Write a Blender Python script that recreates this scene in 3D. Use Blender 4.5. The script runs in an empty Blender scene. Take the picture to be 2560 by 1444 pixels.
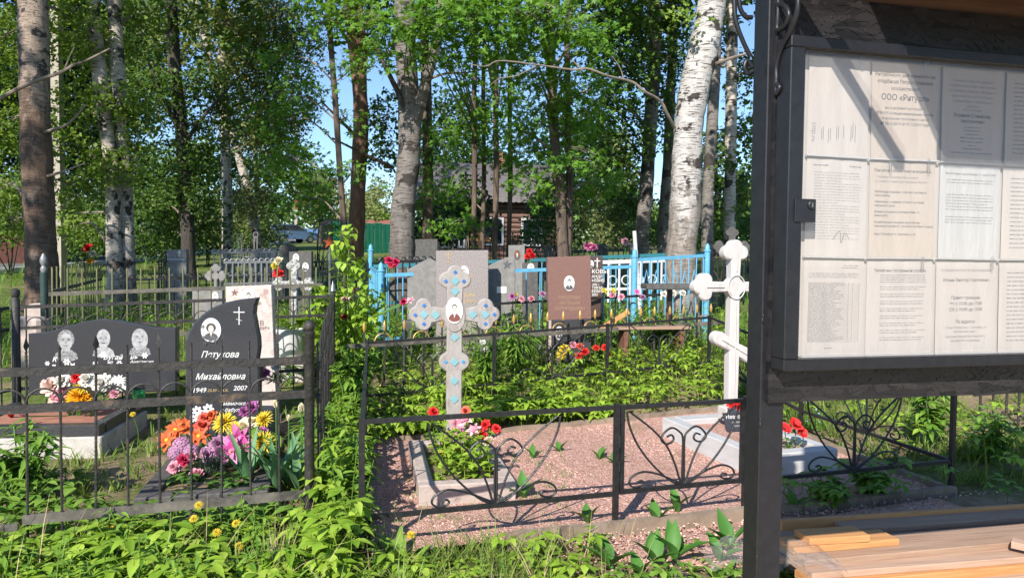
import bpy, math, random
import numpy as np
from mathutils import Vector, Matrix

SC = bpy.context.scene
COL = SC.collection
R = math.radians
rng = random.Random(7)
nrg = np.random.default_rng(11)

# ------------------------------------------------------------------ camera
FPX = 1862.0                      # focal length in pixels of the 2560 px frame
CAM_H, PITCH, ROLL = 1.5, R(2.2), R(0.6)
cam_data = bpy.data.cameras.new('camera')
cam_data.sensor_width = 36.0
cam_data.lens = FPX * 36.0 / 2560.0
cam_data.clip_start, cam_data.clip_end = 0.05, 2000.0
cam = bpy.data.objects.new('camera', cam_data)
COL.objects.link(cam)
CM = Matrix.Rotation(math.pi / 2 - PITCH, 3, 'X') @ Matrix.Rotation(ROLL, 3, 'Z')
cam.matrix_world = Matrix.Translation((0, 0, CAM_H)) @ CM.to_4x4()
SC.camera = cam

# ------------------------------------------------------------------ world, sun, exposure
SUN_EL, SUN_AZ = R(36), R(22)     # the sun stands behind the camera, 22 degrees to its left
world = bpy.data.worlds.new('World')
SC.world = world
world.use_nodes = True
wn, wl = world.node_tree.nodes, world.node_tree.links
wn.clear()
wo = wn.new('ShaderNodeOutputWorld'); wb = wn.new('ShaderNodeBackground'); ws = wn.new('ShaderNodeTexSky')
ws.sky_type = 'NISHITA'; ws.sun_disc = False; ws.sun_elevation = SUN_EL
ws.sun_rotation = math.pi + SUN_AZ      # sky angle is measured from +Y, clockwise seen from above
ws.air_density = 1.0; ws.dust_density = 0.1; ws.ozone_density = 5.0
wb.inputs['Strength'].default_value = 0.105
wl.new(ws.outputs[0], wb.inputs['Color']); wl.new(wb.outputs[0], wo.inputs['Surface'])
sd = bpy.data.lights.new('sun', 'SUN'); sd.energy = 4.3; sd.angle = R(0.55); sd.color = (1.0, 0.94, 0.84)
sun = bpy.data.objects.new('sun', sd); COL.objects.link(sun)
to_sun = Vector((-math.sin(SUN_AZ) * math.cos(SUN_EL), -math.cos(SUN_AZ) * math.cos(SUN_EL), math.sin(SUN_EL)))
sun.rotation_euler = to_sun.to_track_quat('Z', 'Y').to_euler()
sun.location = to_sun * 40
vs = SC.view_settings
vs.view_transform = 'Standard'; vs.look = 'None'; vs.gamma = 1.0; vs.use_curve_mapping = False
vs.exposure = 0.92
SC.cycles.use_denoising = True
SC.cycles.max_bounces = 8; SC.cycles.transparent_max_bounces = 24
SC.cycles.diffuse_bounces = 4; SC.cycles.glossy_bounces = 3; SC.cycles.transmission_bounces = 6
SC.cycles.caustics_reflective = False; SC.cycles.caustics_refractive = False

# ------------------------------------------------------------------ terrain and pixel helpers
def sstep(a, b, x):
    t = min(1, max(0, (x - a) / (b - a))); return t * t * (3 - 2 * t)
def zg(x, y):
    z = 0.36 * sstep(6.0, 9.5, y) + 0.045 * max(0.0, min(y, 120) - 9.5)
    return z
def ray(px, py):
    return CM @ Vector(((px - 1280) / FPX, (722 - py) / FPX, -1))
def P(px, py, Y):
    d = ray(px, py); return Vector((0, 0, CAM_H)) + d * (Y / d.y)
def PZ(px, py, z):
    d = ray(px, py); return Vector((0, 0, CAM_H)) + d * ((z - CAM_H) / d.z)
def G(px, Y, py=850):
    p = P(px, py, Y); return Vector((p.x, p.y, zg(p.x, p.y)))
def ZP(px, py, Y):
    return P(px, py, Y).z

# ------------------------------------------------------------------ materials
def nd(nt, t, **kw):
    n = nt.nodes.new(t)
    for k, v in kw.items(): setattr(n, k, v)
    return n
MATS = {}
def mat(name, c1, c2=None, scale=8.0, rough=0.6, metal=0.0, bump=0.0, bscale=None, spec=0.5, lo=0.35, hi=0.65,
        stretch=(1, 1, 1), c3=None, scale3=2.0, lo3=0.5, hi3=0.65, coat=0.0, detail=6.0, bdist=0.01, island=0.0):
    m = bpy.data.materials.new(name); m.use_nodes = True
    nt = m.node_tree; L = nt.links
    b = nt.nodes['Principled BSDF']
    b.inputs['Roughness'].default_value = rough; b.inputs['Metallic'].default_value = metal
    b.inputs['Specular IOR Level'].default_value = spec; b.inputs['Coat Weight'].default_value = coat
    b.inputs['Base Color'].default_value = (*c1, 1)
    tc = nd(nt, 'ShaderNodeTexCoord'); mp = nd(nt, 'ShaderNodeMapping')
    mp.inputs['Scale'].default_value = stretch
    L.new(tc.outputs['Object'], mp.inputs['Vector'])
    col = None
    if c2 is not None:
        n = nd(nt, 'ShaderNodeTexNoise'); n.inputs['Scale'].default_value = scale; n.inputs['Detail'].default_value = detail
        n.inputs['Roughness'].default_value = 0.65
        L.new(mp.outputs[0], n.inputs['Vector'])
        r = nd(nt, 'ShaderNodeValToRGB')
        r.color_ramp.elements[0].position = lo; r.color_ramp.elements[0].color = (*c1, 1)
        r.color_ramp.elements[1].position = hi; r.color_ramp.elements[1].color = (*c2, 1)
        L.new(n.outputs['Fac'], r.inputs[0]); col = r.outputs[0]
    if c3 is not None:
        n = nd(nt, 'ShaderNodeTexNoise'); n.inputs['Scale'].default_value = scale3; n.inputs['Detail'].default_value = 8
        n.inputs['Roughness'].default_value = 0.7
        L.new(mp.outputs[0], n.inputs['Vector'])
        r = nd(nt, 'ShaderNodeMapRange'); r.inputs['From Min'].default_value = lo3; r.inputs['From Max'].default_value = hi3
        L.new(n.outputs['Fac'], r.inputs[0])
        mx = nd(nt, 'ShaderNodeMix', data_type='RGBA')
        L.new(r.outputs[0], mx.inputs[0]); L.new(col, mx.inputs[6]); mx.inputs[7].default_value = (*c3, 1)
        col = mx.outputs[2]
    if island > 0 and col is not None:
        g = nd(nt, 'ShaderNodeNewGeometry'); h = nd(nt, 'ShaderNodeHueSaturation')
        r = nd(nt, 'ShaderNodeMapRange'); r.inputs['To Min'].default_value = 1 - island; r.inputs['To Max'].default_value = 1 + island
        L.new(g.outputs['Random Per Island'], r.inputs[0]); L.new(r.outputs[0], h.inputs['Value']); L.new(col, h.inputs['Color'])
        col = h.outputs[0]
    if col is not None: L.new(col, b.inputs['Base Color'])
    if bump > 0:
        n = nd(nt, 'ShaderNodeTexNoise'); n.inputs['Scale'].default_value = bscale or scale; n.inputs['Detail'].default_value = 8
        L.new(mp.outputs[0], n.inputs['Vector'])
        bp = nd(nt, 'ShaderNodeBump'); bp.inputs['Strength'].default_value = bump; bp.inputs['Distance'].default_value = bdist
        L.new(n.outputs['Fac'], bp.inputs['Height']); L.new(bp.outputs[0], b.inputs['Normal'])
    MATS[name] = m
    return m

def leaf_mat(name, ca, cb, cc, trans=0.35, rough=0.5, tint=(1.25, 1.15, 0.5)):
    """leaf: colour varies from leaf to leaf, light shines through a little"""
    m = bpy.data.materials.new(name); m.use_nodes = True
    nt = m.node_tree; L = nt.links; nt.nodes.clear()
    out = nd(nt, 'ShaderNodeOutputMaterial'); g = nd(nt, 'ShaderNodeNewGeometry'); r = nd(nt, 'ShaderNodeValToRGB')
    e = r.color_ramp.elements; e[0].color = (*ca, 1); e[1].color = (*cc, 1); e.new(0.5).color = (*cb, 1)
    L.new(g.outputs['Random Per Island'], r.inputs[0])
    p = nd(nt, 'ShaderNodeBsdfPrincipled'); p.inputs['Roughness'].default_value = rough; p.inputs['Specular IOR Level'].default_value = 0.3
    L.new(r.outputs[0], p.inputs['Base Color'])
    t = nd(nt, 'ShaderNodeBsdfTranslucent'); mu = nd(nt, 'ShaderNodeMix', data_type='RGBA', blend_type='MULTIPLY')
    mu.inputs[0].default_value = 1.0; L.new(r.outputs[0], mu.inputs[6]); mu.inputs[7].default_value = (*tint, 1)
    L.new(mu.outputs[2], t.inputs['Color'])
    mx = nd(nt, 'ShaderNodeMixShader'); mx.inputs[0].default_value = trans
    L.new(p.outputs[0], mx.inputs[1]); L.new(t.outputs[0], mx.inputs[2]); L.new(mx.outputs[0], out.inputs['Surface'])
    MATS[name] = m
    return m

# ------------------------------------------------------------------ objects
def setp(o, label=None, cat=None, group=None, kind=None):
    if label: o['label'] = label
    if cat: o['category'] = cat
    if group: o['group'] = group
    if kind: o['kind'] = kind
    return o
MINV = {}
def thing(name, label, cat, loc=(0, 0, 0), rz=0.0, group=None):
    o = bpy.data.objects.new(name, None); COL.objects.link(o)
    o.empty_display_size = 0.1
    o.location = loc; o.rotation_euler = (0, 0, rz)
    MINV[o.name] = (Matrix.Translation(Vector(loc)) @ Matrix.Rotation(rz, 4, 'Z')).inverted()
    return setp(o, label, cat, group)
def link(name, me, m, parent=None, loc=None, rot=None, scale=None):
    o = bpy.data.objects.new(name, me); COL.objects.link(o)
    if m is not None and me is not None and not me.materials: me.materials.append(MATS[m] if isinstance(m, str) else m)
    if parent is not None: o.parent = parent
    if loc is not None: o.location = loc
    if rot is not None: o.rotation_euler = rot
    if scale is not None: o.scale = scale if hasattr(scale, '__len__') else (scale,) * 3
    return o

class MB:
    """collects verts and faces; build() links them as one mesh object"""
    def __init__(s): s.v = []; s.f = []
    def add(s, vs, fs):
        k = len(s.v); s.v += [Vector(v) for v in vs]; s.f += [tuple(i + k for i in f) for f in fs]; return s
    def box(s, x0, x1, y0, y1, z0, z1, M=None, ch=0.0):
        if ch > 0:
            a, b = ch, ch
            ring = [(x0 + a, y0), (x1 - a, y0), (x1, y0 + b), (x1, y1 - b), (x1 - a, y1), (x0 + a, y1), (x0, y1 - b), (x0, y0 + b)]
            inn = [(x0 + 2 * a, y0 + a), (x1 - 2 * a, y0 + a), (x1 - a, y0 + 2 * b), (x1 - a, y1 - 2 * b), (x1 - 2 * a, y1 - a), (x0 + 2 * a, y1 - a), (x0 + a, y1 - 2 * b), (x0 + a, y0 + 2 * b)]
            vs = [(x, y, z0) for x, y in inn] + [(x, y, z0 + a) for x, y in ring] + [(x, y, z1 - a) for x, y in ring] + [(x, y, z1) for x, y in inn]
            fs = [tuple(range(7, -1, -1)), tuple(range(24, 32))]
            for r in range(3):
                for i in range(8):
                    j = (i + 1) % 8; fs.append((r * 8 + i, r * 8 + j, r * 8 + 8 + j, r * 8 + 8 + i))
        else:
            vs = [(x0, y0, z0), (x1, y0, z0), (x1, y1, z0), (x0, y1, z0), (x0, y0, z1), (x1, y0, z1), (x1, y1, z1), (x0, y1, z1)]
            fs = [(3, 2, 1, 0), (4, 5, 6, 7), (0, 1, 5, 4), (1, 2, 6, 5), (2, 3, 7, 6), (3, 0, 4, 7)]
        if M is not None: vs = [M @ Vector(v) for v in vs]
        return s.add(vs, fs)
    def bar(s, p, q, w, h, up=(0, 0, 1)):
        """box from p to q, w wide sideways and h high, centred on the line"""
        p, q = Vector(p), Vector(q); d = (q - p); ln = d.length; d.normalize()
        sd_ = d.cross(Vector(up)).normalized(); u = sd_.cross(d)
        vs = []
        for c in (p, q):
            for a, b in ((-1, -1), (1, -1), (1, 1), (-1, 1)): vs.append(c + sd_ * (a * w / 2) + u * (b * h / 2))
        return s.add(vs, [(3, 2, 1, 0), (4, 5, 6, 7), (0, 1, 5, 4), (1, 2, 6, 5), (2, 3, 7, 6), (3, 0, 4, 7)])
    def tube(s, pts, r, n=8, cap=True, wob=0.0):
        pts = [Vector(p) for p in pts]; m = len(pts)
        rs = r if hasattr(r, '__len__') else [r] * m
        t0 = (pts[1] - pts[0]).normalized()
        ref = Vector((0, 0, 1)) if abs(t0.z) < 0.9 else Vector((1, 0, 0))
        u = t0.cross(ref).normalized(); vs = []
        for i, p in enumerate(pts):
            t = (pts[min(i + 1, m - 1)] - pts[max(i - 1, 0)]).normalized()
            u = (u - t * u.dot(t)).normalized(); w = t.cross(u)
            for k in range(n):
                a = 2 * math.pi * k / n; rr = rs[i] * (1 + (rng.uniform(-wob, wob) if wob else 0))
                vs.append(p + (u * math.cos(a) + w * math.sin(a)) * rr)
        fs = [(i * n + k, i * n + (k + 1) % n, (i + 1) * n + (k + 1) % n, (i + 1) * n + k) for i in range(m - 1) for k in range(n)]
        if cap: fs += [tuple(range(n - 1, -1, -1)), tuple(range((m - 1) * n, m * n))]
        return s.add(vs, fs)
    def lathe(s, prof, n=12, c=(0, 0, 0)):
        c = Vector(c); vs = []; m = len(prof)
        for r, z in prof:
            for k in range(n):
                a = 2 * math.pi * k / n; vs.append(c + Vector((r * math.cos(a), r * math.sin(a), z)))
        fs = [(i * n + k, i * n + (k + 1) % n, (i + 1) * n + (k + 1) % n, (i + 1) * n + k) for i in range(m - 1) for k in range(n)]
        fs += [tuple(range(n - 1, -1, -1)), tuple(range((m - 1) * n, m * n))]
        return s.add(vs, fs)
    def prism(s, poly, y0, y1, ch=0.0):
        """outline in x,z pushed from y0 (front) to y1; ch bevels the front edge"""
        n = len(poly)
        if ch > 0:
            cx = sum(p[0] for p in poly) / n; cz = sum(p[1] for p in poly) / n
            def inset(i):
                a, b, c = Vector(poly[i - 1]), Vector(poly[i]), Vector(poly[(i + 1) % n])
                e1 = (b - a); e2 = (c - b)
                n1 = Vector((-e1.y, e1.x)).normalized() if e1.length > 1e-9 else Vector((0, 0)); n2 = Vector((-e2.y, e2.x)).normalized() if e2.length > 1e-9 else n1
                m_ = (n1 + n2); m_ = m_.normalized() if m_.length > 1e-6 else n1
                return b + m_ * ch * SGN
            area = sum(poly[i - 1][0] * poly[i][1] - poly[i][0] * poly[i - 1][1] for i in range(n))
            SGN = 1 if area > 0 else -1
            front = [inset(i) for i in range(n)]
            vs = [(p.x, y0, p.y) for p in front] + [(p[0], y0 + ch, p[1]) for p in poly] + [(p[0], y1, p[1]) for p in poly]
            rings = 3
        else:
            vs = [(p[0], y0, p[1]) for p in poly] + [(p[0], y1, p[1]) for p in poly]; rings = 2
        fs = [tuple(range(n)), tuple(range(rings * n - 1, (rings - 1) * n - 1, -1))]
        for r in range(rings - 1):
            for i in range(n):
                j = (i + 1) % n; fs.append((r * n + j, r * n + i, (r + 1) * n + i, (r + 1) * n + j))
        return s.add(vs, fs)
    def ball(s, c, r, n=10, m=6):
        c = Vector(c); rr = r if hasattr(r, '__len__') else (r, r, r)
        vs = [c + Vector((0, 0, -rr[2]))]
        for i in range(1, m):
            t = math.pi * i / m
            for k in range(n):
                a = 2 * math.pi * k / n; vs.append(c + Vector((rr[0] * math.sin(t) * math.cos(a), rr[1] * math.sin(t) * math.sin(a), -rr[2] * math.cos(t))))
        vs.append(c + Vector((0, 0, rr[2]))); fs = []
        for k in range(n): fs.append((0, 1 + (k + 1) % n, 1 + k)); fs.append((len(vs) - 1, len(vs) - 1 - n + k, len(vs) - 1 - n + (k + 1) % n))
        for i in range(m - 2):
            for k in range(n): fs.append((1 + i * n + k, 1 + i * n + (k + 1) % n, 1 + (i + 1) * n + (k + 1) % n, 1 + (i + 1) * n + k))
        return s.add(vs, fs)
    def mesh(s, name, smooth=False, M=None):
        me = bpy.data.meshes.new(name)
        vs = [M @ v for v in s.v] if M is not None else s.v
        me.from_pydata([tuple(v) for v in vs], [], s.f)
        fixn(me)
        if smooth: smooth_me(me)
        return me
    def build(s, name, m, parent=None, world=False, smooth=False, loc=None, rot=None):
        M = MINV[parent.name] if (world and parent is not None) else None
        return link(name, s.mesh(name, smooth, M), m, parent, loc, rot)
import bmesh
def fixn(me):
    bm = bmesh.new(); bm.from_mesh(me); bmesh.ops.recalc_face_normals(bm, faces=bm.faces); bm.to_mesh(me); bm.free()
def smooth_me(me, ang=40):
    me.polygons.foreach_set('use_smooth', [True] * len(me.polygons))
    try: me.set_sharp_from_angle(angle=R(ang))
    except Exception: pass

def cr(pts, n=6):
    """smooth curve through points"""
    pts = [Vector(p) for p in pts]; out = []
    for i in range(len(pts) - 1):
        p0 = pts[max(i - 1, 0)]; p1 = pts[i]; p2 = pts[i + 1]; p3 = pts[min(i + 2, len(pts) - 1)]
        for k in range(n):
            t = k / n
            out.append(0.5 * ((2 * p1) + (p2 - p0) * t + (2 * p0 - 5 * p1 + 4 * p2 - p3) * t * t + (3 * p1 - p0 - 3 * p2 + p3) * t ** 3))
    out.append(pts[-1]); return out

def qmesh(name, V, F, smooth=False):
    """numpy quads to mesh"""
    V = np.asarray(V, dtype=np.float32); F = np.asarray(F, dtype=np.int32)
    me = bpy.data.meshes.new(name)
    me.vertices.add(len(V)); me.vertices.foreach_set('co', V.ravel())
    me.loops.add(F.size); me.loops.foreach_set('vertex_index', F.ravel())
    me.polygons.add(len(F)); me.polygons.foreach_set('loop_start', np.arange(0, F.size, 4, dtype=np.int32))
    me.update(calc_edges=True)
    if smooth: me.polygons.foreach_set('use_smooth', np.ones(len(F), dtype=bool))
    return me

def textm(body, size, align='CENTER', shear=0.0, bold=0.0, ex=0.001, spacing=1.0, line=1.0, width=1.0):
    """lettering as a mesh lying in x,z, facing -y"""
    cu = bpy.data.curves.new('lettering', 'FONT'); cu.body = body; cu.size = size; cu.align_x = align; cu.shear = shear
    cu.offset = bold * size; cu.extrude = ex; cu.resolution_u = 3; cu.space_character = spacing; cu.space_line = line
    ob = bpy.data.objects.new('lettering', cu)
    me = bpy.data.meshes.new_from_object(ob)
    bpy.data.objects.remove(ob); bpy.data.curves.remove(cu)
    co = np.zeros(len(me.vertices) * 3, dtype=np.float32); me.vertices.foreach_get('co', co); co = co.reshape(-1, 3)
    n = np.stack([co[:, 0] * width, -co[:, 2], co[:, 1]], 1); me.vertices.foreach_set('co', n.ravel()); me.update()
    me.materials.clear()
    return me

def ellipse(cx, cz, a, b, n=24, rot=0.0):
    return [(cx + a * math.cos(t) * math.cos(rot) - b * math.sin(t) * math.sin(rot), cz + a * math.cos(t) * math.sin(rot) + b * math.sin(t) * math.cos(rot)) for t in [2 * math.pi * k / n for k in range(n)]]

# ------------------------------------------------------------------ leaf shapes for numpy scattering (quads only)
def leaf_t(L=0.06, W=0.03, prof=(0.05, 0.75, 1.0, 0.62, 0.04), fold=0.25, droop=0.25, start=0.0):
    n = len(prof); V = []; F = []
    for i, w in enumerate(prof):
        t = i / (n - 1); y = start + L * t; z = -droop * L * t * t
        V += [(-w * W / 2, y, z + fold * w * W / 2), (0, y, z), (w * W / 2, y, z + fold * w * W / 2)]
    for i in range(n - 1):
        a = i * 3; F += [(a, a + 1, a + 4, a + 3), (a + 1, a + 2, a + 5, a + 4)]
    return np.array(V, dtype=np.float64), np.array(F)
def tube_t(pts, r, n=3):
    b = MB(); b.tube(pts, r, n, cap=False); return np.array([tuple(v) for v in b.v]), np.array(b.f)
def xf(t, M=None, loc=(0, 0, 0), s=1.0):
    V, F = t; V = V * s
    if M is not None: V = V @ np.array(M).T
    return V + np.array(loc), F
def join(ts):
    Vs = []; Fs = []; k = 0
    for V, F in ts: Vs.append(V); Fs.append(F + k); k += len(V)
    return np.concatenate(Vs), np.concatenate(Fs)
def rot3(rz=0.0, rx=0.0, ry=0.0):
    return np.array(Matrix.Rotation(rz, 3, 'Z') @ Matrix.Rotation(ry, 3, 'Y') @ Matrix.Rotation(rx, 3, 'X'))
def scatter(temps, spots, seed=0):
    """spots: list of (x,y,z,scale[,rz,tilt]); returns joined V,F"""
    r = random.Random(seed); ts = []
    for sp in spots:
        x, y, z, s = sp[:4]
        rz = sp[4] if len(sp) > 4 else r.uniform(0, 6.283)
        ti = sp[5] if len(sp) > 5 else r.uniform(-0.15, 0.15)
        ts.append(xf(r.choice(temps), rot3(rz, ti, r.uniform(-0.12, 0.12)), (x, y, z), s))
    return join(ts)

# ================================================================== MATERIALS
mat('black_paint', (0.010, 0.010, 0.012), (0.022, 0.021, 0.022), 30, rough=0.42, bump=0.25, bscale=60, c3=(0.10, 0.085, 0.07), scale3=9, lo3=0.62, hi3=0.8)
mat('old_black_paint', (0.016, 0.015, 0.015), (0.04, 0.036, 0.033), 18, rough=0.6, bump=0.5, bscale=50, c3=(0.17, 0.11, 0.07), scale3=7, lo3=0.56, hi3=0.74)
mat('board_black', (0.009, 0.009, 0.012), (0.015, 0.015, 0.018), 25, rough=0.4, bump=0.05, bscale=140, c3=(0.16, 0.15, 0.15), scale3=55, lo3=0.70, hi3=0.76)
mat('gold_paint', (0.55, 0.33, 0.09), (0.42, 0.25, 0.08), 40, rough=0.45, metal=0.35)
mat('blue_paint', (0.085, 0.31, 0.50), (0.13, 0.38, 0.56), 14, rough=0.5, bump=0.2, bscale=60, c3=(0.30, 0.40, 0.44), scale3=12, lo3=0.60, hi3=0.75)
mat('teal_paint', (0.02, 0.13, 0.17), (0.03, 0.18, 0.22), 14, rough=0.5)
mat('silver_paint', (0.25, 0.255, 0.26), (0.17, 0.17, 0.17), 20, rough=0.5, metal=0.3)
mat('white_paint', (0.60, 0.60, 0.62), (0.50, 0.50, 0.52), 20, rough=0.5)
mat('lime_paint', (0.075, 0.10, 0.055), (0.22, 0.20, 0.075), 3, rough=0.6, c3=(0.20, 0.13, 0.07), scale3=8, lo3=0.6, hi3=0.75)
mat('dark_green_paint', (0.015, 0.035, 0.032), (0.03, 0.06, 0.05), 10, rough=0.5)
mat('rust', (0.11, 0.045, 0.03), (0.2, 0.09, 0.055), 20, rough=0.8, bump=0.4)
mat('rail_grey', (0.08, 0.072, 0.06), (0.17, 0.15, 0.125), 8, rough=0.75, bump=0.3, bscale=40, c3=(0.015, 0.015, 0.015), scale3=5, lo3=0.48, hi3=0.7)
mat('black_granite', (0.028, 0.029, 0.034), (0.052, 0.054, 0.062), 120, rough=0.13, spec=0.5, detail=3)
mat('black_granite_side', (0.03, 0.03, 0.033), (0.055, 0.055, 0.06), 90, rough=0.38, detail=3)
mat('grey_granite', (0.075, 0.062, 0.062), (0.42, 0.37, 0.36), 130, rough=0.5, detail=5, lo=0.38, hi=0.62, bump=0.05, bscale=300)
mat('red_granite', (0.06, 0.028, 0.024), (0.31, 0.17, 0.14), 120, rough=0.42, detail=5, lo=0.40, hi=0.60)
mat('brown_granite', (0.05, 0.028, 0.024), (0.10, 0.062, 0.052), 120, rough=0.35, detail=2)
mat('grey_stone', (0.16, 0.155, 0.15), (0.23, 0.22, 0.21), 14, rough=0.8, bump=0.3, bscale=60, c3=(0.10, 0.10, 0.08), scale3=5, lo3=0.55, hi3=0.72)
mat('dark_stone', (0.055, 0.052, 0.05), (0.10, 0.095, 0.09), 18, rough=0.7, bump=0.25, bscale=60)
mat('pink_stone', (0.47, 0.39, 0.36), (0.56, 0.50, 0.47), 10, rough=0.75, bump=0.4, bscale=45, c3=(0.36, 0.24, 0.21), scale3=11, lo3=0.53, hi3=0.64)
mat('concrete', (0.40, 0.37, 0.34), (0.52, 0.49, 0.45), 12, rough=0.9, bump=0.4, bscale=70, c3=(0.24, 0.22, 0.19), scale3=6, lo3=0.52, hi3=0.72)
mat('concrete_pink', (0.36, 0.29, 0.26), (0.47, 0.39, 0.35), 14, rough=0.9, bump=0.4, bscale=70, c3=(0.22, 0.17, 0.15), scale3=7, lo3=0.54, hi3=0.72)
mat('cast_white', (0.29, 0.265, 0.25), (0.36, 0.335, 0.318), 14, rough=0.8, bump=0.25, bscale=120, c3=(0.24, 0.20, 0.185), scale3=8, lo3=0.50, hi3=0.66, stretch=(2.2, 2.2, 0.7))
mat('plaster_white', (0.47, 0.445, 0.435), (0.53, 0.505, 0.495), 9, rough=0.62, bump=0.12, bscale=90, c3=(0.34, 0.32, 0.30), scale3=5, lo3=0.56, hi3=0.72, stretch=(2, 2, 0.6))
mat('marble', (0.42, 0.42, 0.43), (0.51, 0.51, 0.52), 3, rough=0.45, detail=10, c3=(0.42, 0.43, 0.46), scale3=2.2, lo3=0.54, hi3=0.66, stretch=(1, 1, 4))
mat('tile_teal', (0.17, 0.34, 0.385), (0.205, 0.385, 0.43), 6, rough=0.25)
mat('tile_blue', (0.03, 0.13, 0.40), (0.045, 0.17, 0.45), 6, rough=0.25)
mat('tile_sky', (0.04, 0.25, 0.48), (0.055, 0.29, 0.52), 6, rough=0.25)
mat('ivory', (0.82, 0.79, 0.72), (0.86, 0.83, 0.78), 4, rough=0.25)
mat('enamel_white', (0.62, 0.62, 0.62), (0.68, 0.68, 0.68), 4, rough=0.2)
mat('face_print', (0.52, 0.46, 0.42), (0.62, 0.56, 0.52), 30, rough=0.4)
mat('face_engraved', (0.17, 0.17, 0.175), (0.40, 0.40, 0.41), 26, rough=0.5, lo=0.3, hi=0.6)
mat('engraved_mid', (0.07, 0.07, 0.073), (0.32, 0.32, 0.33), 60, rough=0.5, lo=0.38, hi=0.62)
mat('engraved_dark', (0.035, 0.035, 0.037), (0.10, 0.10, 0.105), 60, rough=0.5)
mat('hair_print', (0.035, 0.03, 0.028), (0.07, 0.06, 0.055), 60, rough=0.5)
mat('suit_print', (0.06, 0.06, 0.065), (0.10, 0.10, 0.11), 30, rough=0.5)
mat('brown_suit', (0.17, 0.06, 0.05), (0.21, 0.08, 0.065), 20, rough=0.4)
mat('letter_white', (0.66, 0.66, 0.66), (0.58, 0.57, 0.55), 20, rough=0.6)
mat('letter_gold', (0.42, 0.29, 0.14), (0.50, 0.36, 0.18), 30, rough=0.5, metal=0.2)
mat('letter_faded', (0.24, 0.15, 0.10), (0.30, 0.20, 0.13), 30, rough=0.6)
mat('letter_dark', (0.16, 0.09, 0.08), (0.2, 0.12, 0.1), 20, rough=0.8)
mat('ink', (0.055, 0.055, 0.06), (0.09, 0.09, 0.1), 30, rough=0.9)
mat('ink_pale', (0.15, 0.145, 0.15), (0.20, 0.195, 0.20), 30, rough=0.9)
mat('paper_warm', (0.385, 0.325, 0.28), (0.41, 0.35, 0.305), 3, rough=0.9, bump=0.35, bscale=9, stretch=(3, 1, 1), bdist=0.012)
mat('paper_white', (0.41, 0.37, 0.345), (0.435, 0.393, 0.368), 3, rough=0.9, bump=0.3, bscale=8, stretch=(3, 1, 1), bdist=0.012)
mat('paper_cool', (0.39, 0.385, 0.385), (0.415, 0.41, 0.41), 3, rough=0.9, bump=0.4, bscale=10, stretch=(4, 1, 1), bdist=0.012)
mat('backing', (0.40, 0.365, 0.345), (0.44, 0.405, 0.385), 7, rough=0.85)
mat('steel', (0.5, 0.5, 0.5), (0.35, 0.35, 0.36), 30, rough=0.35, metal=0.9)
mat('wood_orange', (0.44, 0.20, 0.07), (0.55, 0.28, 0.11), 5, rough=0.7, stretch=(0.6, 9, 9), bump=0.2, bscale=8, c3=(0.30, 0.15, 0.07), scale3=3, lo3=0.55, hi3=0.75)
mat('wood_grey', (0.27, 0.165, 0.11), (0.40, 0.265, 0.185), 5, rough=0.85, stretch=(0.5, 10, 10), bump=0.3, bscale=8, c3=(0.15, 0.11, 0.085), scale3=2.5, lo3=0.52, hi3=0.72)
mat('wood_pinkish', (0.36, 0.225, 0.155), (0.48, 0.325, 0.235), 5, rough=0.8, stretch=(0.5, 10, 10), bump=0.25, bscale=8, c3=(0.28, 0.17, 0.115), scale3=2.5, lo3=0.55, hi3=0.75)
mat('wood_roof', (0.10, 0.05, 0.03), (0.17, 0.09, 0.055), 5, rough=0.8, stretch=(0.5, 8, 8), bump=0.2)
mat('border_timber', (0.20, 0.15, 0.11), (0.30, 0.235, 0.18), 6, rough=0.9, bump=0.4, bscale=20, c3=(0.13, 0.10, 0.075), scale3=5, lo3=0.5, hi3=0.7)
mat('asphalt', (0.10, 0.10, 0.10), (0.145, 0.145, 0.145), 12, rough=0.95, bump=0.2)
mat('kerb_stone', (0.38, 0.38, 0.38), (0.46, 0.46, 0.45), 6, rough=0.9)
mat('green_sheet', (0.0, 0.13, 0.075), (0.005, 0.16, 0.09), 4, rough=0.4)
mat('red_roof', (0.24, 0.085, 0.06), (0.30, 0.12, 0.085), 5, rough=0.7)
mat('slate_roof', (0.105, 0.09, 0.088), (0.155, 0.14, 0.135), 6, rough=0.85)
mat('log_brown', (0.11, 0.06, 0.045), (0.18, 0.105, 0.085), 4, rough=0.8, stretch=(0.6, 6, 6), bump=0.3)
mat('house_cream', (0.20, 0.17, 0.13), (0.25, 0.215, 0.17), 5, rough=0.9)
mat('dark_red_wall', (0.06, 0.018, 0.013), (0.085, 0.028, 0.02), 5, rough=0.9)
mat('wall_pale', (0.42, 0.43, 0.46), (0.5, 0.51, 0.53), 5, rough=0.9)
mat('blue_boards', (0.05, 0.12, 0.28), (0.07, 0.15, 0.33), 5, rough=0.7)
mat('car_paint', (0.12, 0.19, 0.33), (0.135, 0.21, 0.36), 3, rough=0.28, metal=0.4, coat=0.6)
mat('car_glass', (0.012, 0.018, 0.03), (0.02, 0.025, 0.04), 3, rough=0.08)
mat('tyre', (0.015, 0.015, 0.015), (0.025, 0.025, 0.025), 20, rough=0.9)
mat('tail_light', (0.30, 0.01, 0.01), (0.4, 0.02, 0.02), 20, rough=0.25)
mat('red_plastic', (0.55, 0.015, 0.02), (0.68, 0.04, 0.04), 20, rough=0.6)
mat('stem_green', (0.06, 0.16, 0.03), (0.09, 0.22, 0.045), 12, rough=0.6)
mat('dark_needles', (0.012, 0.022, 0.018), (0.02, 0.03, 0.026), 12, rough=0.7)
mat('candle_green', (0.02, 0.22, 0.05), (0.03, 0.30, 0.07), 9, rough=0.15)
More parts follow.
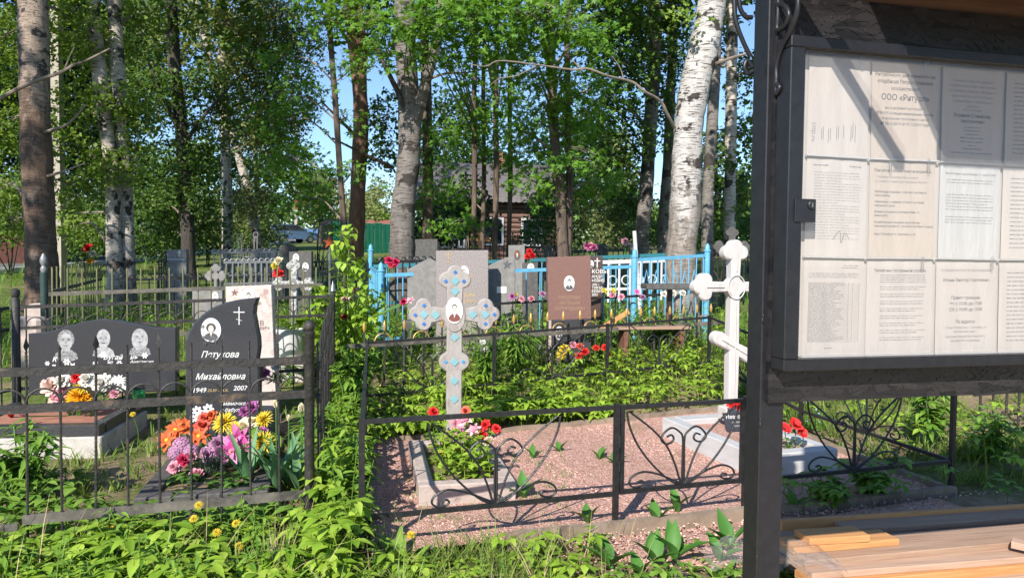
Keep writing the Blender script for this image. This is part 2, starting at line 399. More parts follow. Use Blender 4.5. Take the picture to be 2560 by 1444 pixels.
mat('candle_dark', (0.02, 0.02, 0.02), (0.03, 0.03, 0.03), 9, rough=0.5)
mat('pot_white', (0.55, 0.55, 0.55), (0.62, 0.62, 0.62), 5, rough=0.6, c3=(0.45, 0.44, 0.42), scale3=5, lo3=0.56, hi3=0.7)
mat('brick_red', (0.28, 0.12, 0.08), (0.36, 0.17, 0.11), 9, rough=0.9)
mat('pole_concrete', (0.30, 0.27, 0.22), (0.38, 0.34, 0.28), 5, rough=0.9)

def gravel_mat():
    m = mat('gravel_pink', (0.3, 0.2, 0.2)); nt = m.node_tree; L = nt.links; b = nt.nodes['Principled BSDF']
    tc = nd(nt, 'ShaderNodeTexCoord'); v = nd(nt, 'ShaderNodeTexVoronoi'); v.inputs['Scale'].default_value = 105
    L.new(tc.outputs['Object'], v.inputs['Vector'])
    r = nd(nt, 'ShaderNodeValToRGB'); e = r.color_ramp.elements
    e[0].color = (0.27, 0.125, 0.095, 1); e[1].color = (0.68, 0.46, 0.39, 1); e.new(0.35).color = (0.44, 0.235, 0.185, 1); e.new(0.7).color = (0.55, 0.325, 0.265, 1)
    sp = nd(nt, 'ShaderNodeSeparateColor'); L.new(v.outputs['Color'], sp.inputs[0]); L.new(sp.outputs[0], r.inputs[0])
    n = nd(nt, 'ShaderNodeTexNoise'); n.inputs['Scale'].default_value = 2.2; n.inputs['Detail'].default_value = 9; n.inputs['Roughness'].default_value = 0.7
    L.new(tc.outputs['Object'], n.inputs['Vector'])
    mr = nd(nt, 'ShaderNodeMapRange'); mr.inputs['From Min'].default_value = 0.53; mr.inputs['From Max'].default_value = 0.68; mr.inputs['To Max'].default_value = 0.85
    L.new(n.outputs['Fac'], mr.inputs[0])
    mx = nd(nt, 'ShaderNodeMix', data_type='RGBA'); L.new(mr.outputs[0], mx.inputs[0]); L.new(r.outputs[0], mx.inputs[6]); mx.inputs[7].default_value = (0.27, 0.19, 0.125, 1)
    L.new(mx.outputs[2], b.inputs['Base Color']); b.inputs['Roughness'].default_value = 0.95
    bp = nd(nt, 'ShaderNodeBump'); bp.inputs['Strength'].default_value = 0.9; bp.inputs['Distance'].default_value = 0.01; bp.invert = True
    L.new(v.outputs['Distance'], bp.inputs['Height']); L.new(bp.outputs[0], b.inputs['Normal'])
gravel_mat()

def ground_mat():
    m = mat('ground_soil', (0.1, 0.07, 0.05)); nt = m.node_tree; L = nt.links; b = nt.nodes['Principled BSDF']
    tc = nd(nt, 'ShaderNodeTexCoord')
    def noise(s, d=8, ro=0.65):
        n = nd(nt, 'ShaderNodeTexNoise'); n.inputs['Scale'].default_value = s; n.inputs['Detail'].default_value = d; n.inputs['Roughness'].default_value = ro
        L.new(tc.outputs['Object'], n.inputs['Vector']); return n.outputs['Fac']
    r1 = nd(nt, 'ShaderNodeValToRGB'); e = r1.color_ramp.elements
    e[0].position = 0.3; e[0].color = (0.16, 0.11, 0.07, 1); e[1].position = 0.72; e[1].color = (0.40, 0.30, 0.20, 1)
    L.new(noise(9, 10, 0.75), r1.inputs[0])
    r2 = nd(nt, 'ShaderNodeValToRGB'); e = r2.color_ramp.elements
    e[0].position = 0.3; e[0].color = (0.06, 0.085, 0.022, 1); e[1].position = 0.7; e[1].color = (0.17, 0.22, 0.05, 1)
    L.new(noise(14, 8), r2.inputs[0])
    mr = nd(nt, 'ShaderNodeMapRange'); mr.inputs['From Min'].default_value = 0.46; mr.inputs['From Max'].default_value = 0.60
    sx = nd(nt, 'ShaderNodeSeparateXYZ'); L.new(tc.outputs['Object'], sx.inputs[0])     # turf takes over beyond the plots
    fy = nd(nt, 'ShaderNodeMapRange'); fy.inputs['From Min'].default_value = 6.5; fy.inputs['From Max'].default_value = 9.5; fy.inputs['To Max'].default_value = 0.14; L.new(sx.outputs['Y'], fy.inputs[0])
    ad = nd(nt, 'ShaderNodeMath', operation='ADD'); L.new(noise(0.9, 9, 0.7), ad.inputs[0]); L.new(fy.outputs[0], ad.inputs[1])
    L.new(ad.outputs[0], mr.inputs[0])
    mx = nd(nt, 'ShaderNodeMix', data_type='RGBA'); L.new(mr.outputs[0], mx.inputs[0]); L.new(r1.outputs[0], mx.inputs[6]); L.new(r2.outputs[0], mx.inputs[7])
    L.new(mx.outputs[2], b.inputs['Base Color']); b.inputs['Roughness'].default_value = 0.95; b.inputs['Specular IOR Level'].default_value = 0.2
    bp = nd(nt, 'ShaderNodeBump'); bp.inputs['Strength'].default_value = 0.9; bp.inputs['Distance'].default_value = 0.03
    L.new(noise(35, 8, 0.7), bp.inputs['Height']); L.new(bp.outputs[0], b.inputs['Normal'])
ground_mat()

def film_mat(name, base, a, rough=0.1):
    """thin clear sheet: mostly see-through, a little haze and gloss"""
    m = bpy.data.materials.new(name); m.use_nodes = True; nt = m.node_tree; L = nt.links; nt.nodes.clear()
    o = nd(nt, 'ShaderNodeOutputMaterial'); t = nd(nt, 'ShaderNodeBsdfTransparent'); g = nd(nt, 'ShaderNodeBsdfGlossy'); d = nd(nt, 'ShaderNodeBsdfDiffuse')
    g.inputs['Roughness'].default_value = rough; d.inputs['Color'].default_value = (*base, 1)
    m1 = nd(nt, 'ShaderNodeMixShader'); m1.inputs[0].default_value = a; L.new(t.outputs[0], m1.inputs[1]); L.new(d.outputs[0], m1.inputs[2])
    lw = nd(nt, 'ShaderNodeLayerWeight'); lw.inputs['Blend'].default_value = 0.3
    fr = nd(nt, 'ShaderNodeMapRange'); fr.inputs['From Min'].default_value = 0.3; fr.inputs['To Min'].default_value = 0.03; fr.inputs['To Max'].default_value = 0.5; L.new(lw.outputs['Facing'], fr.inputs[0])
    m2 = nd(nt, 'ShaderNodeMixShader'); L.new(fr.outputs[0], m2.inputs[0]); L.new(m1.outputs[0], m2.inputs[1]); L.new(g.outputs[0], m2.inputs[2])
    L.new(m2.outputs[0], o.inputs['Surface']); MATS[name] = m
film_mat('pane_glass', (0.8, 0.78, 0.76), 0.05, 0.02)
film_mat('plastic_film', (0.7, 0.68, 0.66), 0.10, 0.08)

def osb_mat():
    """black painted strand board: straight flakes lying every which way"""
    m = mat('strand_board', (0.012, 0.011, 0.012)); nt = m.node_tree; L = nt.links; b = nt.nodes['Principled BSDF']
    b.inputs['Roughness'].default_value = 0.34
    tc = nd(nt, 'ShaderNodeTexCoord'); hs = []
    wv = nd(nt, 'ShaderNodeTexVoronoi'); wv.inputs['Scale'].default_value = 13; L.new(tc.outputs['Object'], wv.inputs['Vector'])
    for k, (ry, s) in enumerate(((0.5, 34), (-0.9, 30), (1.4, 26))):
        mp = nd(nt, 'ShaderNodeMapping'); mp.inputs['Rotation'].default_value = (0, ry, 0); mp.inputs['Scale'].default_value = (0.16, 1, 1.5)
        L.new(tc.outputs['Object'], mp.inputs['Vector'])
        v = nd(nt, 'ShaderNodeTexVoronoi'); v.feature = 'F1'; v.inputs['Scale'].default_value = s; L.new(mp.outputs[0], v.inputs['Vector'])
        hs.append(v.outputs['Color'])
    sp = nd(nt, 'ShaderNodeSeparateColor'); L.new(wv.outputs['Color'], sp.inputs[0])
    mx = nd(nt, 'ShaderNodeMix', data_type='RGBA'); gt = nd(nt, 'ShaderNodeMath', operation='GREATER_THAN'); gt.inputs[1].default_value = 0.4
    L.new(sp.outputs[0], gt.inputs[0]); L.new(gt.outputs[0], mx.inputs[0]); L.new(hs[0], mx.inputs[6]); L.new(hs[1], mx.inputs[7])
    mx2 = nd(nt, 'ShaderNodeMix', data_type='RGBA'); gt2 = nd(nt, 'ShaderNodeMath', operation='GREATER_THAN'); gt2.inputs[1].default_value = 0.7
    L.new(sp.outputs[1], gt2.inputs[0]); L.new(gt2.outputs[0], mx2.inputs[0]); L.new(mx.outputs[2], mx2.inputs[6]); L.new(hs[2], mx2.inputs[7])
    bw = nd(nt, 'ShaderNodeSeparateColor'); L.new(mx2.outputs[2], bw.inputs[0])
    bp = nd(nt, 'ShaderNodeBump'); bp.inputs['Strength'].default_value = 1.0; bp.inputs['Distance'].default_value = 0.006
    L.new(bw.outputs[0], bp.inputs['Height']); L.new(bp.outputs[0], b.inputs['Normal'])
    r = nd(nt, 'ShaderNodeValToRGB'); e = r.color_ramp.elements; e[0].color = (0.008, 0.008, 0.009, 1); e[1].color = (0.028, 0.025, 0.026, 1)
    L.new(bw.outputs[1], r.inputs[0]); L.new(r.outputs[0], b.inputs['Base Color'])
osb_mat()

def birch_mat(name, white, dark_low, seed, zrough=1.0, dark=0.5, rim=0.0, patch=1.0):
    """white bark with dark cross marks, black scars and a cracked dark foot below zrough"""
    m = mat(name, white); nt = m.node_tree; L = nt.links; b = nt.nodes['Principled BSDF']; b.inputs['Roughness'].default_value = 0.8
    tc = nd(nt, 'ShaderNodeTexCoord'); sx = nd(nt, 'ShaderNodeSeparateXYZ'); L.new(tc.outputs['Object'], sx.inputs[0])
    def noise(sc, st, d=6, ro=0.6, off=0.0):
        mp = nd(nt, 'ShaderNodeMapping'); mp.inputs['Scale'].default_value = st; mp.inputs['Location'].default_value = (seed * 3.1 + off, seed * 1.7, seed)
        L.new(tc.outputs['Object'], mp.inputs['Vector']); n = nd(nt, 'ShaderNodeTexNoise'); n.inputs['Scale'].default_value = sc; n.inputs['Detail'].default_value = d; n.inputs['Roughness'].default_value = ro
        L.new(mp.outputs[0], n.inputs['Vector']); return n.outputs['Fac']
    def rg(x, a, c, t0=0.0, t1=1.0):
        r = nd(nt, 'ShaderNodeMapRange'); r.inputs['From Min'].default_value = a; r.inputs['From Max'].default_value = c; r.inputs['To Min'].default_value = t0; r.inputs['To Max'].default_value = t1
        L.new(x, r.inputs[0]); return r.outputs[0]
    def mixc(f, a, c):
        x = nd(nt, 'ShaderNodeMix', data_type='RGBA'); L.new(f, x.inputs[0])
        for k, q in ((6, a), (7, c)):
            if isinstance(q, tuple): x.inputs[k].default_value = (*q, 1)
            else: L.new(q, x.inputs[k])
        return x.outputs[2]
    base = mixc(rg(noise(4, (1, 1, 1.5)), 0.35, 0.7), white, tuple(c * 0.72 for c in white))
    lent = rg(noise(7, (1, 1, 9), 4), 0.58, 0.64)                    # thin cross dashes
    c = mixc(lent, base, (0.09, 0.075, 0.065))
    pa = rg(noise(2.3, (1.2, 1.2, 1.5), 5, 0.62, 5.0), 0.605 - 0.03 * patch, 0.63 - 0.03 * patch)   # scars
    c = mixc(pa, c, (0.045, 0.037, 0.032))
    nz = noise(2.6, (1.6, 1.6, 0.6), 9, 0.75, 9.0)
    ad = nd(nt, 'ShaderNodeMath', operation='MULTIPLY_ADD'); ad.inputs[1].default_value = 5.0; L.new(nz, ad.inputs[0]); L.new(sx.outputs['Z'], ad.inputs[2])
    low = rg(ad.outputs[0], zrough + 2.9, zrough + 2.2)
    rough = mixc(rg(noise(9, (1.3, 1.3, 0.35), 8, 0.75, 2.0), 0.4, 0.58), tuple(x * 0.55 for x in dark_low), dark_low)
    rough = mixc(rg(noise(5, (1, 1, 0.5), 8, 0.75, 7.0), 0.56, 0.66), rough, tuple(0.6 * x for x in white))
    c = mixc(low, c, rough)
    L.new(c, b.inputs['Base Color'])
    h = nd(nt, 'ShaderNodeMath', operation='ADD'); L.new(noise(12, (1.2, 1.2, 0.4), 9, 0.75), h.inputs[0]); L.new(rg(noise(7, (1, 1, 9), 4), 0.55, 0.66), h.inputs[1])
    bp = nd(nt, 'ShaderNodeBump'); bp.inputs['Strength'].default_value = 0.7; bp.inputs['Distance'].default_value = 0.035
    L.new(h.outputs[0], bp.inputs['Height']); L.new(bp.outputs[0], b.inputs['Normal'])
birch_mat('birch_big', (0.52, 0.49, 0.47), (0.30, 0.25, 0.215), 1.0, zrough=1.9, patch=1.5)
birch_mat('birch_old', (0.38, 0.29, 0.23), (0.15, 0.095, 0.066), 2.3, zrough=3.4, patch=2.4)
birch_mat('birch_slim', (0.49, 0.435, 0.385), (0.34, 0.28, 0.24), 3.7, zrough=0.4, patch=1.6)
birch_mat('birch_grey', (0.205, 0.18, 0.165), (0.15, 0.125, 0.11), 5.1, zrough=1.2, patch=1.5)
mat('bark_brown', (0.055, 0.040, 0.031), (0.15, 0.105, 0.08), 9, rough=0.9, stretch=(1.3, 1.3, 0.3), bump=1.0, bscale=9, bdist=0.04)
mat('bark_dark', (0.028, 0.024, 0.022), (0.075, 0.062, 0.052), 8, rough=0.9, stretch=(1.3, 1.3, 0.3), bump=0.9, bscale=9, bdist=0.03)
mat('bark_pine', (0.11, 0.052, 0.034), (0.27, 0.145, 0.10), 6, rough=0.9, stretch=(1.3, 1.3, 0.4), bump=1.0, bscale=7, bdist=0.04)
mat('branch_grey', (0.16, 0.125, 0.10), (0.26, 0.215, 0.18), 9, rough=0.9, stretch=(1, 1, 1), bump=0.5)

leaf_mat('maple_leaf', (0.075, 0.185, 0.02), (0.125, 0.275, 0.032), (0.19, 0.36, 0.05), 0.45)
leaf_mat('birch_leaf', (0.10, 0.18, 0.026), (0.17, 0.275, 0.042), (0.27, 0.37, 0.075), 0.42)
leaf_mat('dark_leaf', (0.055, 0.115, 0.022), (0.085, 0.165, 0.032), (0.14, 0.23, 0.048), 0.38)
leaf_mat('shade_leaf', (0.026, 0.06, 0.014), (0.042, 0.09, 0.02), (0.07, 0.13, 0.03), 0.3)  # darker copy of dark_leaf: shade under the canopy put into the colour
leaf_mat('willow_leaf', (0.12, 0.165, 0.045), (0.18, 0.225, 0.07), (0.26, 0.29, 0.11), 0.35)
leaf_mat('elder_leaf', (0.16, 0.29, 0.025), (0.25, 0.40, 0.04), (0.36, 0.49, 0.07), 0.30)
leaf_mat('weed_leaf', (0.10, 0.21, 0.028), (0.16, 0.30, 0.042), (0.24, 0.38, 0.065), 0.30)
leaf_mat('peony_leaf', (0.055, 0.14, 0.022), (0.085, 0.19, 0.03), (0.14, 0.26, 0.045), 0.28)
leaf_mat('lily_leaf', (0.055, 0.17, 0.03), (0.08, 0.22, 0.04), (0.11, 0.28, 0.055), 0.30)
leaf_mat('tulip_leaf', (0.10, 0.23, 0.10), (0.14, 0.28, 0.13), (0.18, 0.33, 0.16), 0.25)
leaf_mat('fern_leaf', (0.20, 0.36, 0.02), (0.26, 0.42, 0.03), (0.33, 0.48, 0.05), 0.35)
leaf_mat('grass_blade', (0.09, 0.17, 0.025), (0.15, 0.25, 0.04), (0.27, 0.31, 0.08), 0.30)
def petal(name, c, d=None, t=0.2):
    d = d or tuple(min(1, x * 1.25 + 0.02) for x in c); e = tuple((a + b) / 2 for a, b in zip(c, d))
    leaf_mat(name, c, e, d, t, 0.6, (1, 1, 1))
petal('petal_orange', (0.55, 0.09, 0.02), (0.66, 0.17, 0.05)); petal('petal_coral', (0.62, 0.09, 0.055), (0.72, 0.18, 0.11))
petal('petal_yellow', (0.62, 0.44, 0.02), (0.70, 0.58, 0.08)); petal('petal_cream', (0.72, 0.64, 0.42), (0.78, 0.72, 0.55))
petal('petal_lilac', (0.42, 0.19, 0.34), (0.55, 0.32, 0.46)); petal('petal_purple', (0.30, 0.07, 0.24), (0.46, 0.17, 0.38))
petal('petal_magenta', (0.52, 0.06, 0.28), (0.68, 0.28, 0.48)); petal('petal_pink', (0.68, 0.24, 0.33), (0.78, 0.50, 0.55))
petal('petal_blush', (0.74, 0.50, 0.42), (0.80, 0.66, 0.58)); petal('petal_white', (0.76, 0.72, 0.64), (0.80, 0.78, 0.73))
petal('petal_red', (0.60, 0.018, 0.022), (0.72, 0.05, 0.045)); petal('petal_gold', (0.76, 0.34, 0.008), (0.80, 0.46, 0.02))
petal('petal_crimson', (0.42, 0.015, 0.07), (0.55, 0.04, 0.12)); petal('petal_blue', (0.22, 0.38, 0.68), (0.32, 0.48, 0.75))

# ================================================================== SETTING
def grid_sheet(name, xs, ys, zf, m, wob=0.0, label=None, cat=None, kind='structure'):
    V = []; F = []
    for y in ys:
        for x in xs: V.append((x, y, zf(x, y) + (rng.uniform(-wob, wob))))
    nx = len(xs)
    for j in range(len(ys) - 1):
        for i in range(nx - 1): F.append((j * nx + i, j * nx + i + 1, (j + 1) * nx + i + 1, (j + 1) * nx + i))
    me = qmesh(name, V, F, True); o = link(name, me, m); setp(o, label, cat, None, kind); return o
def spread(a, b, n, p=1.0): return [a + (b - a) * (i / n) ** p for i in range(n + 1)]
gx = [-600, -300, -150, -100, -70, -50, -38] + spread(-30, 30, 160) + [38, 50, 70, 100, 150, 300, 600]
gy = [-300, -60, -20, -8, -4] + spread(-2, 12, 110) + spread(12.5, 60, 60) + [70, 85, 100, 120, 150, 250, 700]
hum = [(rng.uniform(0.4, 2.6), rng.uniform(0.4, 2.6), rng.uniform(0, 6), rng.uniform(0.004, 0.014)) for _ in range(8)]
def zhum(x, y):
    return sum(a * math.sin(kx * x + ky * y + ph) for kx, ky, ph, a in hum)
# enclosure corners, front left, front right, back right, back left
EA, EB, EC, ED = Vector((-0.741, 3.68, 0)), Vector((2.92, 4.88, 0)), Vector((2.13, 8.0, 0)), Vector((-1.316, 6.77, 0))
def in_encl(x, y, mrg=0.0):
    q = [EA, EB, EC, ED]
    for i in range(4):
        a, b = q[i], q[(i + 1) % 4]
        if (b.x - a.x) * (y - a.y) - (b.y - a.y) * (x - a.x) < -mrg * (b - a).length: return False
    return True
def ground_z(x, y):
    h = zhum(x, y) * (1 if abs(y) < 40 else 0)
    if in_encl(x, y, 0.15) and y < 6.0 + 0.36 * (x + 0.9): h = -0.03
    return zg(x, y) + h
grid_sheet('ground', gx, gy, ground_z, 'ground_soil')

mat('bounce_sand', (0.42, 0.33, 0.24), (0.52, 0.42, 0.32), 20, rough=0.95, bump=0.4, bscale=50)
grid_sheet('path', spread(-3.5, 6, 30), spread(-6, 2.75, 30), lambda x, y: ground_z(x, y) + 0.012, 'bounce_sand')  # unseen sandy sheet added to bounce warm light onto the shaded board
# pink gravel inside the enclosure, sheet plus loose grains
def quad_uv(u, v):
    return (EA * (1 - u) + EB * u) * (1 - v) + (ED * (1 - u) + EC * u) * v
V = []; F = []; NU, NV = 60, 56
for j in range(NV + 1):
    for i in range(NU + 1):
        p = quad_uv(0.015 + 0.97 * i / NU, 0.0 + 0.75 * j / NV); z = zg(p.x, p.y) + 0.012 + 0.004 * math.sin(5 * p.x + 3 * p.y) + rng.uniform(0, 0.006)
        V.append((p.x, p.y, z))
for j in range(NV):
    for i in range(NU): a = j * (NU + 1) + i; F.append((a, a + 1, a + NU + 2, a + NU + 1))
V2 = []; F2 = []
for j in range(13):
    for i in range(41):
        t_ = 1.15 + 2.4 * i / 40; d2 = -0.02 - 0.62 * j / 12; e_ = (EB - EA).normalized(); n_ = Vector((-e_.y, e_.x, 0)); p = EA + e_ * t_ + n_ * (d2 * (0.55 + 0.45 * min(1, i / 10)))
        V2.append((p.x, p.y, ground_z(p.x, p.y) + 0.012 - 0.03 * (j == 12 or i == 0)))
for j in range(12):
    for i in range(40): a = j * 41 + i; F2.append((a, a + 1, a + 42, a + 41))
g2 = link('gravel_path', qmesh('gravel_path', V2, F2, True), 'gravel_pink'); setp(g2, 'pinkish gravel spilled before the gate and notice board', 'gravel', None, 'structure')
gv = link('gravel_bed', qmesh('gravel_bed', V, F), 'gravel_pink'); setp(gv, 'pink crushed stone covering the floor of the low fenced plot', 'gravel', None, 'structure')
chip = np.array([(-1, -0.7, 0), (0.9, -0.8, 0), (1, 0.7, 0), (-0.8, 0.9, 0), (-0.5, -0.3, 0.8), (0.6, -0.4, 0.9), (0.4, 0.5, 0.7), (-0.5, 0.4, 0.95)]) * 0.0065
chipF = np.array([(4, 5, 6, 7), (0, 1, 5, 4), (1, 2, 6, 5), (2, 3, 7, 6), (3, 0, 4, 7)])
N = 9000; uu = nrg.random(N); vv = 0.72 * nrg.random(N) ** 1.1
A_, B_, C_, D_ = (np.array(e) for e in (EA, EB, EC, ED))
pp = ((A_[None] * (1 - uu[:, None]) + B_[None] * uu[:, None]) * (1 - vv[:, None]) + (D_[None] * (1 - uu[:, None]) + C_[None] * uu[:, None]) * vv[:, None])
# also some kicked out in front of the fence
k2 = 2600; ex_ = A_[None] * (1 - nrg.random(k2)[:, None]) ; t2 = nrg.random(k2); pp2 = A_[None] * (1 - t2[:, None]) + B_[None] * t2[:, None]
pp2 = pp2 + np.stack([0.33 * nrg.random(k2), -0.95 * nrg.random(k2) ** 1.2, np.zeros(k2)], 1)
pp = np.concatenate([pp, pp2[(pp2[:, 0] > 0.15)]]); N = len(pp)
an = nrg.random(N) * 6.283; sc_ = 0.5 + 0.9 * nrg.random(N)
ca_, sa_ = np.cos(an), np.sin(an)
cv = chip[None] * sc_[:, None, None]; X = cv[..., 0] * ca_[:, None] - cv[..., 1] * sa_[:, None]; Yv = cv[..., 0] * sa_[:, None] + cv[..., 1] * ca_[:, None]
zz = np.array([zg(a, b) for a, b in pp[:, :2]]) + 0.010
Vg = np.stack([X + pp[:, None, 0], Yv + pp[:, None, 1], cv[..., 2] + zz[:, None]], 2).reshape(-1, 3)
Fg = (chipF[None] + (np.arange(N) * 8)[:, None, None]).reshape(-1, 4)
mat('gravel_chip', (0.34, 0.17, 0.13), (0.66, 0.44, 0.37), 60, rough=0.95, detail=1, island=0.35)
gl = link('gravel_chips', qmesh('gravel_chips', Vg, Fg), 'gravel_chip'); setp(gl, 'loose pink stone chips scattered over the fenced plot', 'gravel', None, 'stuff')

# ================================================================== HELPERS FOR THINGS
FLM = {}
def flower_me(kind, seed=0):
    key = (kind, seed % 3)
    if key in FLM: return FLM[key]
    r = random.Random(hash(kind) % 97 + seed % 3 if False else sum(map(ord, kind)) + seed % 3); ts = []
    def ring(n, L, W, el, prof, fold=0.2, droop=0.2, z=0.0, off=0.0, jit=0.12):
        for k in range(n):
            t = leaf_t(L * r.uniform(0.88, 1.1), W * r.uniform(0.9, 1.1), prof, fold, droop, 0.02)
            ts.append(xf(t, rot3(6.283 * k / n + off + r.uniform(-jit, jit), el + r.uniform(-jit, jit)), (0, 0, z)))
    OV = (0.3, 0.8, 1.0, 0.75, 0.1); TH = (0.6, 0.9, 1, 0.7, 0.1); BR = (0.45, 0.85, 1.0, 0.95, 0.5)
    if kind == 'poinsettia':
        ring(7, 1, 0.45, 0.15, OV, 0.25, 0.25); ring(6, 0.75, 0.38, 0.5, OV, 0.25, 0.2, 0.05, 0.4)
    elif kind == 'lily':
        ring(6, 1, 0.5, 0.65, OV, 0.3, 0.5); ring(5, 0.8, 0.42, 1.0, OV, 0.3, 0.3, 0.0, 0.5)
    elif kind == 'mum':
        for i, (n, el, L) in enumerate(((20, 0.05, 1), (20, 0.3, 0.98), (18, 0.55, 0.9), (14, 0.85, 0.75), (10, 1.15, 0.6), (6, 1.4, 0.5))): ring(n, L, 0.17, el, TH, 0.5, 0.1 - 0.15 * i * 0.2, 0.03 * i, i * 0.15, 0.1)
    elif kind == 'rose':
        for i, (n, el, L, W) in enumerate(((6, 0.35, 0.95, 0.75), (6, 0.7, 0.88, 0.72), (5, 1.0, 0.78, 0.66), (4, 1.25, 0.68, 0.55), (3, 1.45, 0.6, 0.4))): ring(n, L, W, el, BR, 0.35, 0.35 if i < 2 else -0.1, 0.0, i * 0.5, 0.1)
    elif kind == 'carnation':
        for i in range(7): ring(9, 0.9 - 0.05 * i, 0.42, 0.15 + 0.2 * i, BR, r.uniform(-0.5, 0.6), r.uniform(-0.3, 0.4), 0.03 * i, i * 0.3, 0.25)
    elif kind == 'hydrangea':
        for k in range(90):
            a = 2.399963 * k; zc = 1 - 1.35 * (k + 0.5) / 90; rr = math.sqrt(max(0, 1 - zc * zc)); n = Vector((rr * math.cos(a), rr * math.sin(a), zc))
            q = np.array(n.to_track_quat('Z', 'Y').to_matrix())
            for j in range(4):
                t = xf(leaf_t(0.17, 0.15, (0.4, 1, 0.5), 0.2, 0.1), rot3(1.571 * j + k, 0.35)); ts.append((t[0] @ q.T + np.array(n) * 0.8 * r.uniform(0.93, 1.05), t[1]))
    elif kind == 'tulip':
        ring(3, 1.1, 0.75, 1.15, (0.45, 0.95, 1, 0.8, 0.15), 0.4, -0.15); ring(3, 1.15, 0.7, 1.3, (0.45, 0.95, 1, 0.8, 0.15), 0.4, -0.1, 0, 1.05)
    elif kind == 'poppy':
        ring(5, 1, 0.95, 0.5, BR, 0.15, 0.1); ring(5, 0.8, 0.8, 0.9, BR, 0.2, 0.1, 0.02, 0.6)
    elif kind == 'daisy':
        ring(12, 1, 0.3, 0.15, TH, 0.2, 0.1)
    elif kind == 'dandelion':
        for i in range(5): ring(22 - 3 * i, 1 - 0.12 * i, 0.16, 0.1 + 0.27 * i, TH, 0.2, 0.1, 0.03 * i, i * 0.1, 0.1)
    V, F = join(ts); FLM[key] = (V, F); return FLM[key]
FLO = {}
def flower(parent, kind, m, p, size, face=(0, -0.7, 0.7), seed=0, centre=None, name='flower'):
    """p and face are world vectors; returns the flower object"""
    key = (kind, seed % 3, m)
    if key not in FLO:
        V, F = flower_me(kind, seed); me = qmesh('flower_' + kind, V, F, kind in ('rose', 'poppy', 'tulip')); me.materials.append(MATS[m]); FLO[key] = me
    o = link(name, FLO[key], None, parent)
    q = Vector(face).normalized().to_track_quat('Z', 'Y').to_matrix().to_4x4() @ Matrix.Rotation(seed * 1.3, 4, 'Z')
    M = Matrix.Translation(Vector(p)) @ q @ Matrix.Scale(size, 4)
    o.matrix_local = (MINV[parent.name] @ M) if parent is not None else M
    if centre:
        c = MB(); c.ball((0, 0, 0.1), (0.2, 0.2, 0.16), 8, 5); c.build('flower_centre', centre, o, smooth=True)
    return o
def frnd(s=0.5):
    return Vector((rng.uniform(-s, s), -0.75 + rng.uniform(-s, s) * 0.5, 0.65 + rng.uniform(-s, s) * 0.5))
def sprays(parent, spots, m, n=9, L=0.1, W=0.03, name='foliage', up=0.7):
    ts = []; r = random.Random(len(spots) * 7 + n)
    for x, y, z in spots:
        for k in range(n):
            t = leaf_t(L * r.uniform(0.6, 1.2), W * r.uniform(0.7, 1.2), (0.1, 0.8, 1, 0.6, 0.05), 0.25, r.uniform(0.1, 0.6))
            ts.append(xf(t, rot3(r.uniform(0, 6.28), r.uniform(0.1, up)), (x + r.uniform(-0.02, 0.02), y + r.uniform(-0.02, 0.02), z)))
    V, F = join(ts); o = link(name, qmesh(name, V, F, True), m, None); o.parent = parent
    if parent is not None: o.matrix_local = MINV[parent.name]
    return o

def picket_me(name, H, r=0.006, sides=6, ribbed=False, tip=None, square=False):
    b = MB()
    if ribbed:
        n = int(H / 0.011); pts = [(0, 0, H * i / n) for i in range(n + 1)]; b.tube(pts, [r * (1.0 if i % 2 else 0.78) for i in range(n + 1)], 6)
    elif square: b.box(-r, r, -r, r, 0, H)
    else: b.tube([(0, 0, 0), (0, 0, H)], r, sides)
    if tip == 'spear': b.add([(0, 0, H - 0.005), (0.017, 0, H + 0.028), (0, 0.005, H + 0.03), (-0.017, 0, H + 0.028), (0, -0.005, H + 0.03), (0, 0, H + 0.075)], [(0, 1, 2), (0, 2, 3), (0, 3, 4), (0, 4, 1), (5, 2, 1), (5, 3, 2), (5, 4, 3), (5, 1, 4)])
    return b.mesh(name, not square)
def arch_me(name, a, r=0.006, full=False, h=None):
    b = MB(); n = 20 if full else 12; h = h or a
    b.tube([(a * math.cos(t), 0, h * math.sin(t)) for t in [(2 if full else 1) * math.pi * k / n for k in range(n + 1)]], r, 6); return b.mesh(name, True)
def scroll_me(pts, r=0.006, n=5, name='scroll_bar'):
    b = MB(); b.tube(cr([(x, 0, z) for x, z in pts], n), r, 6); return b.mesh(name, True)
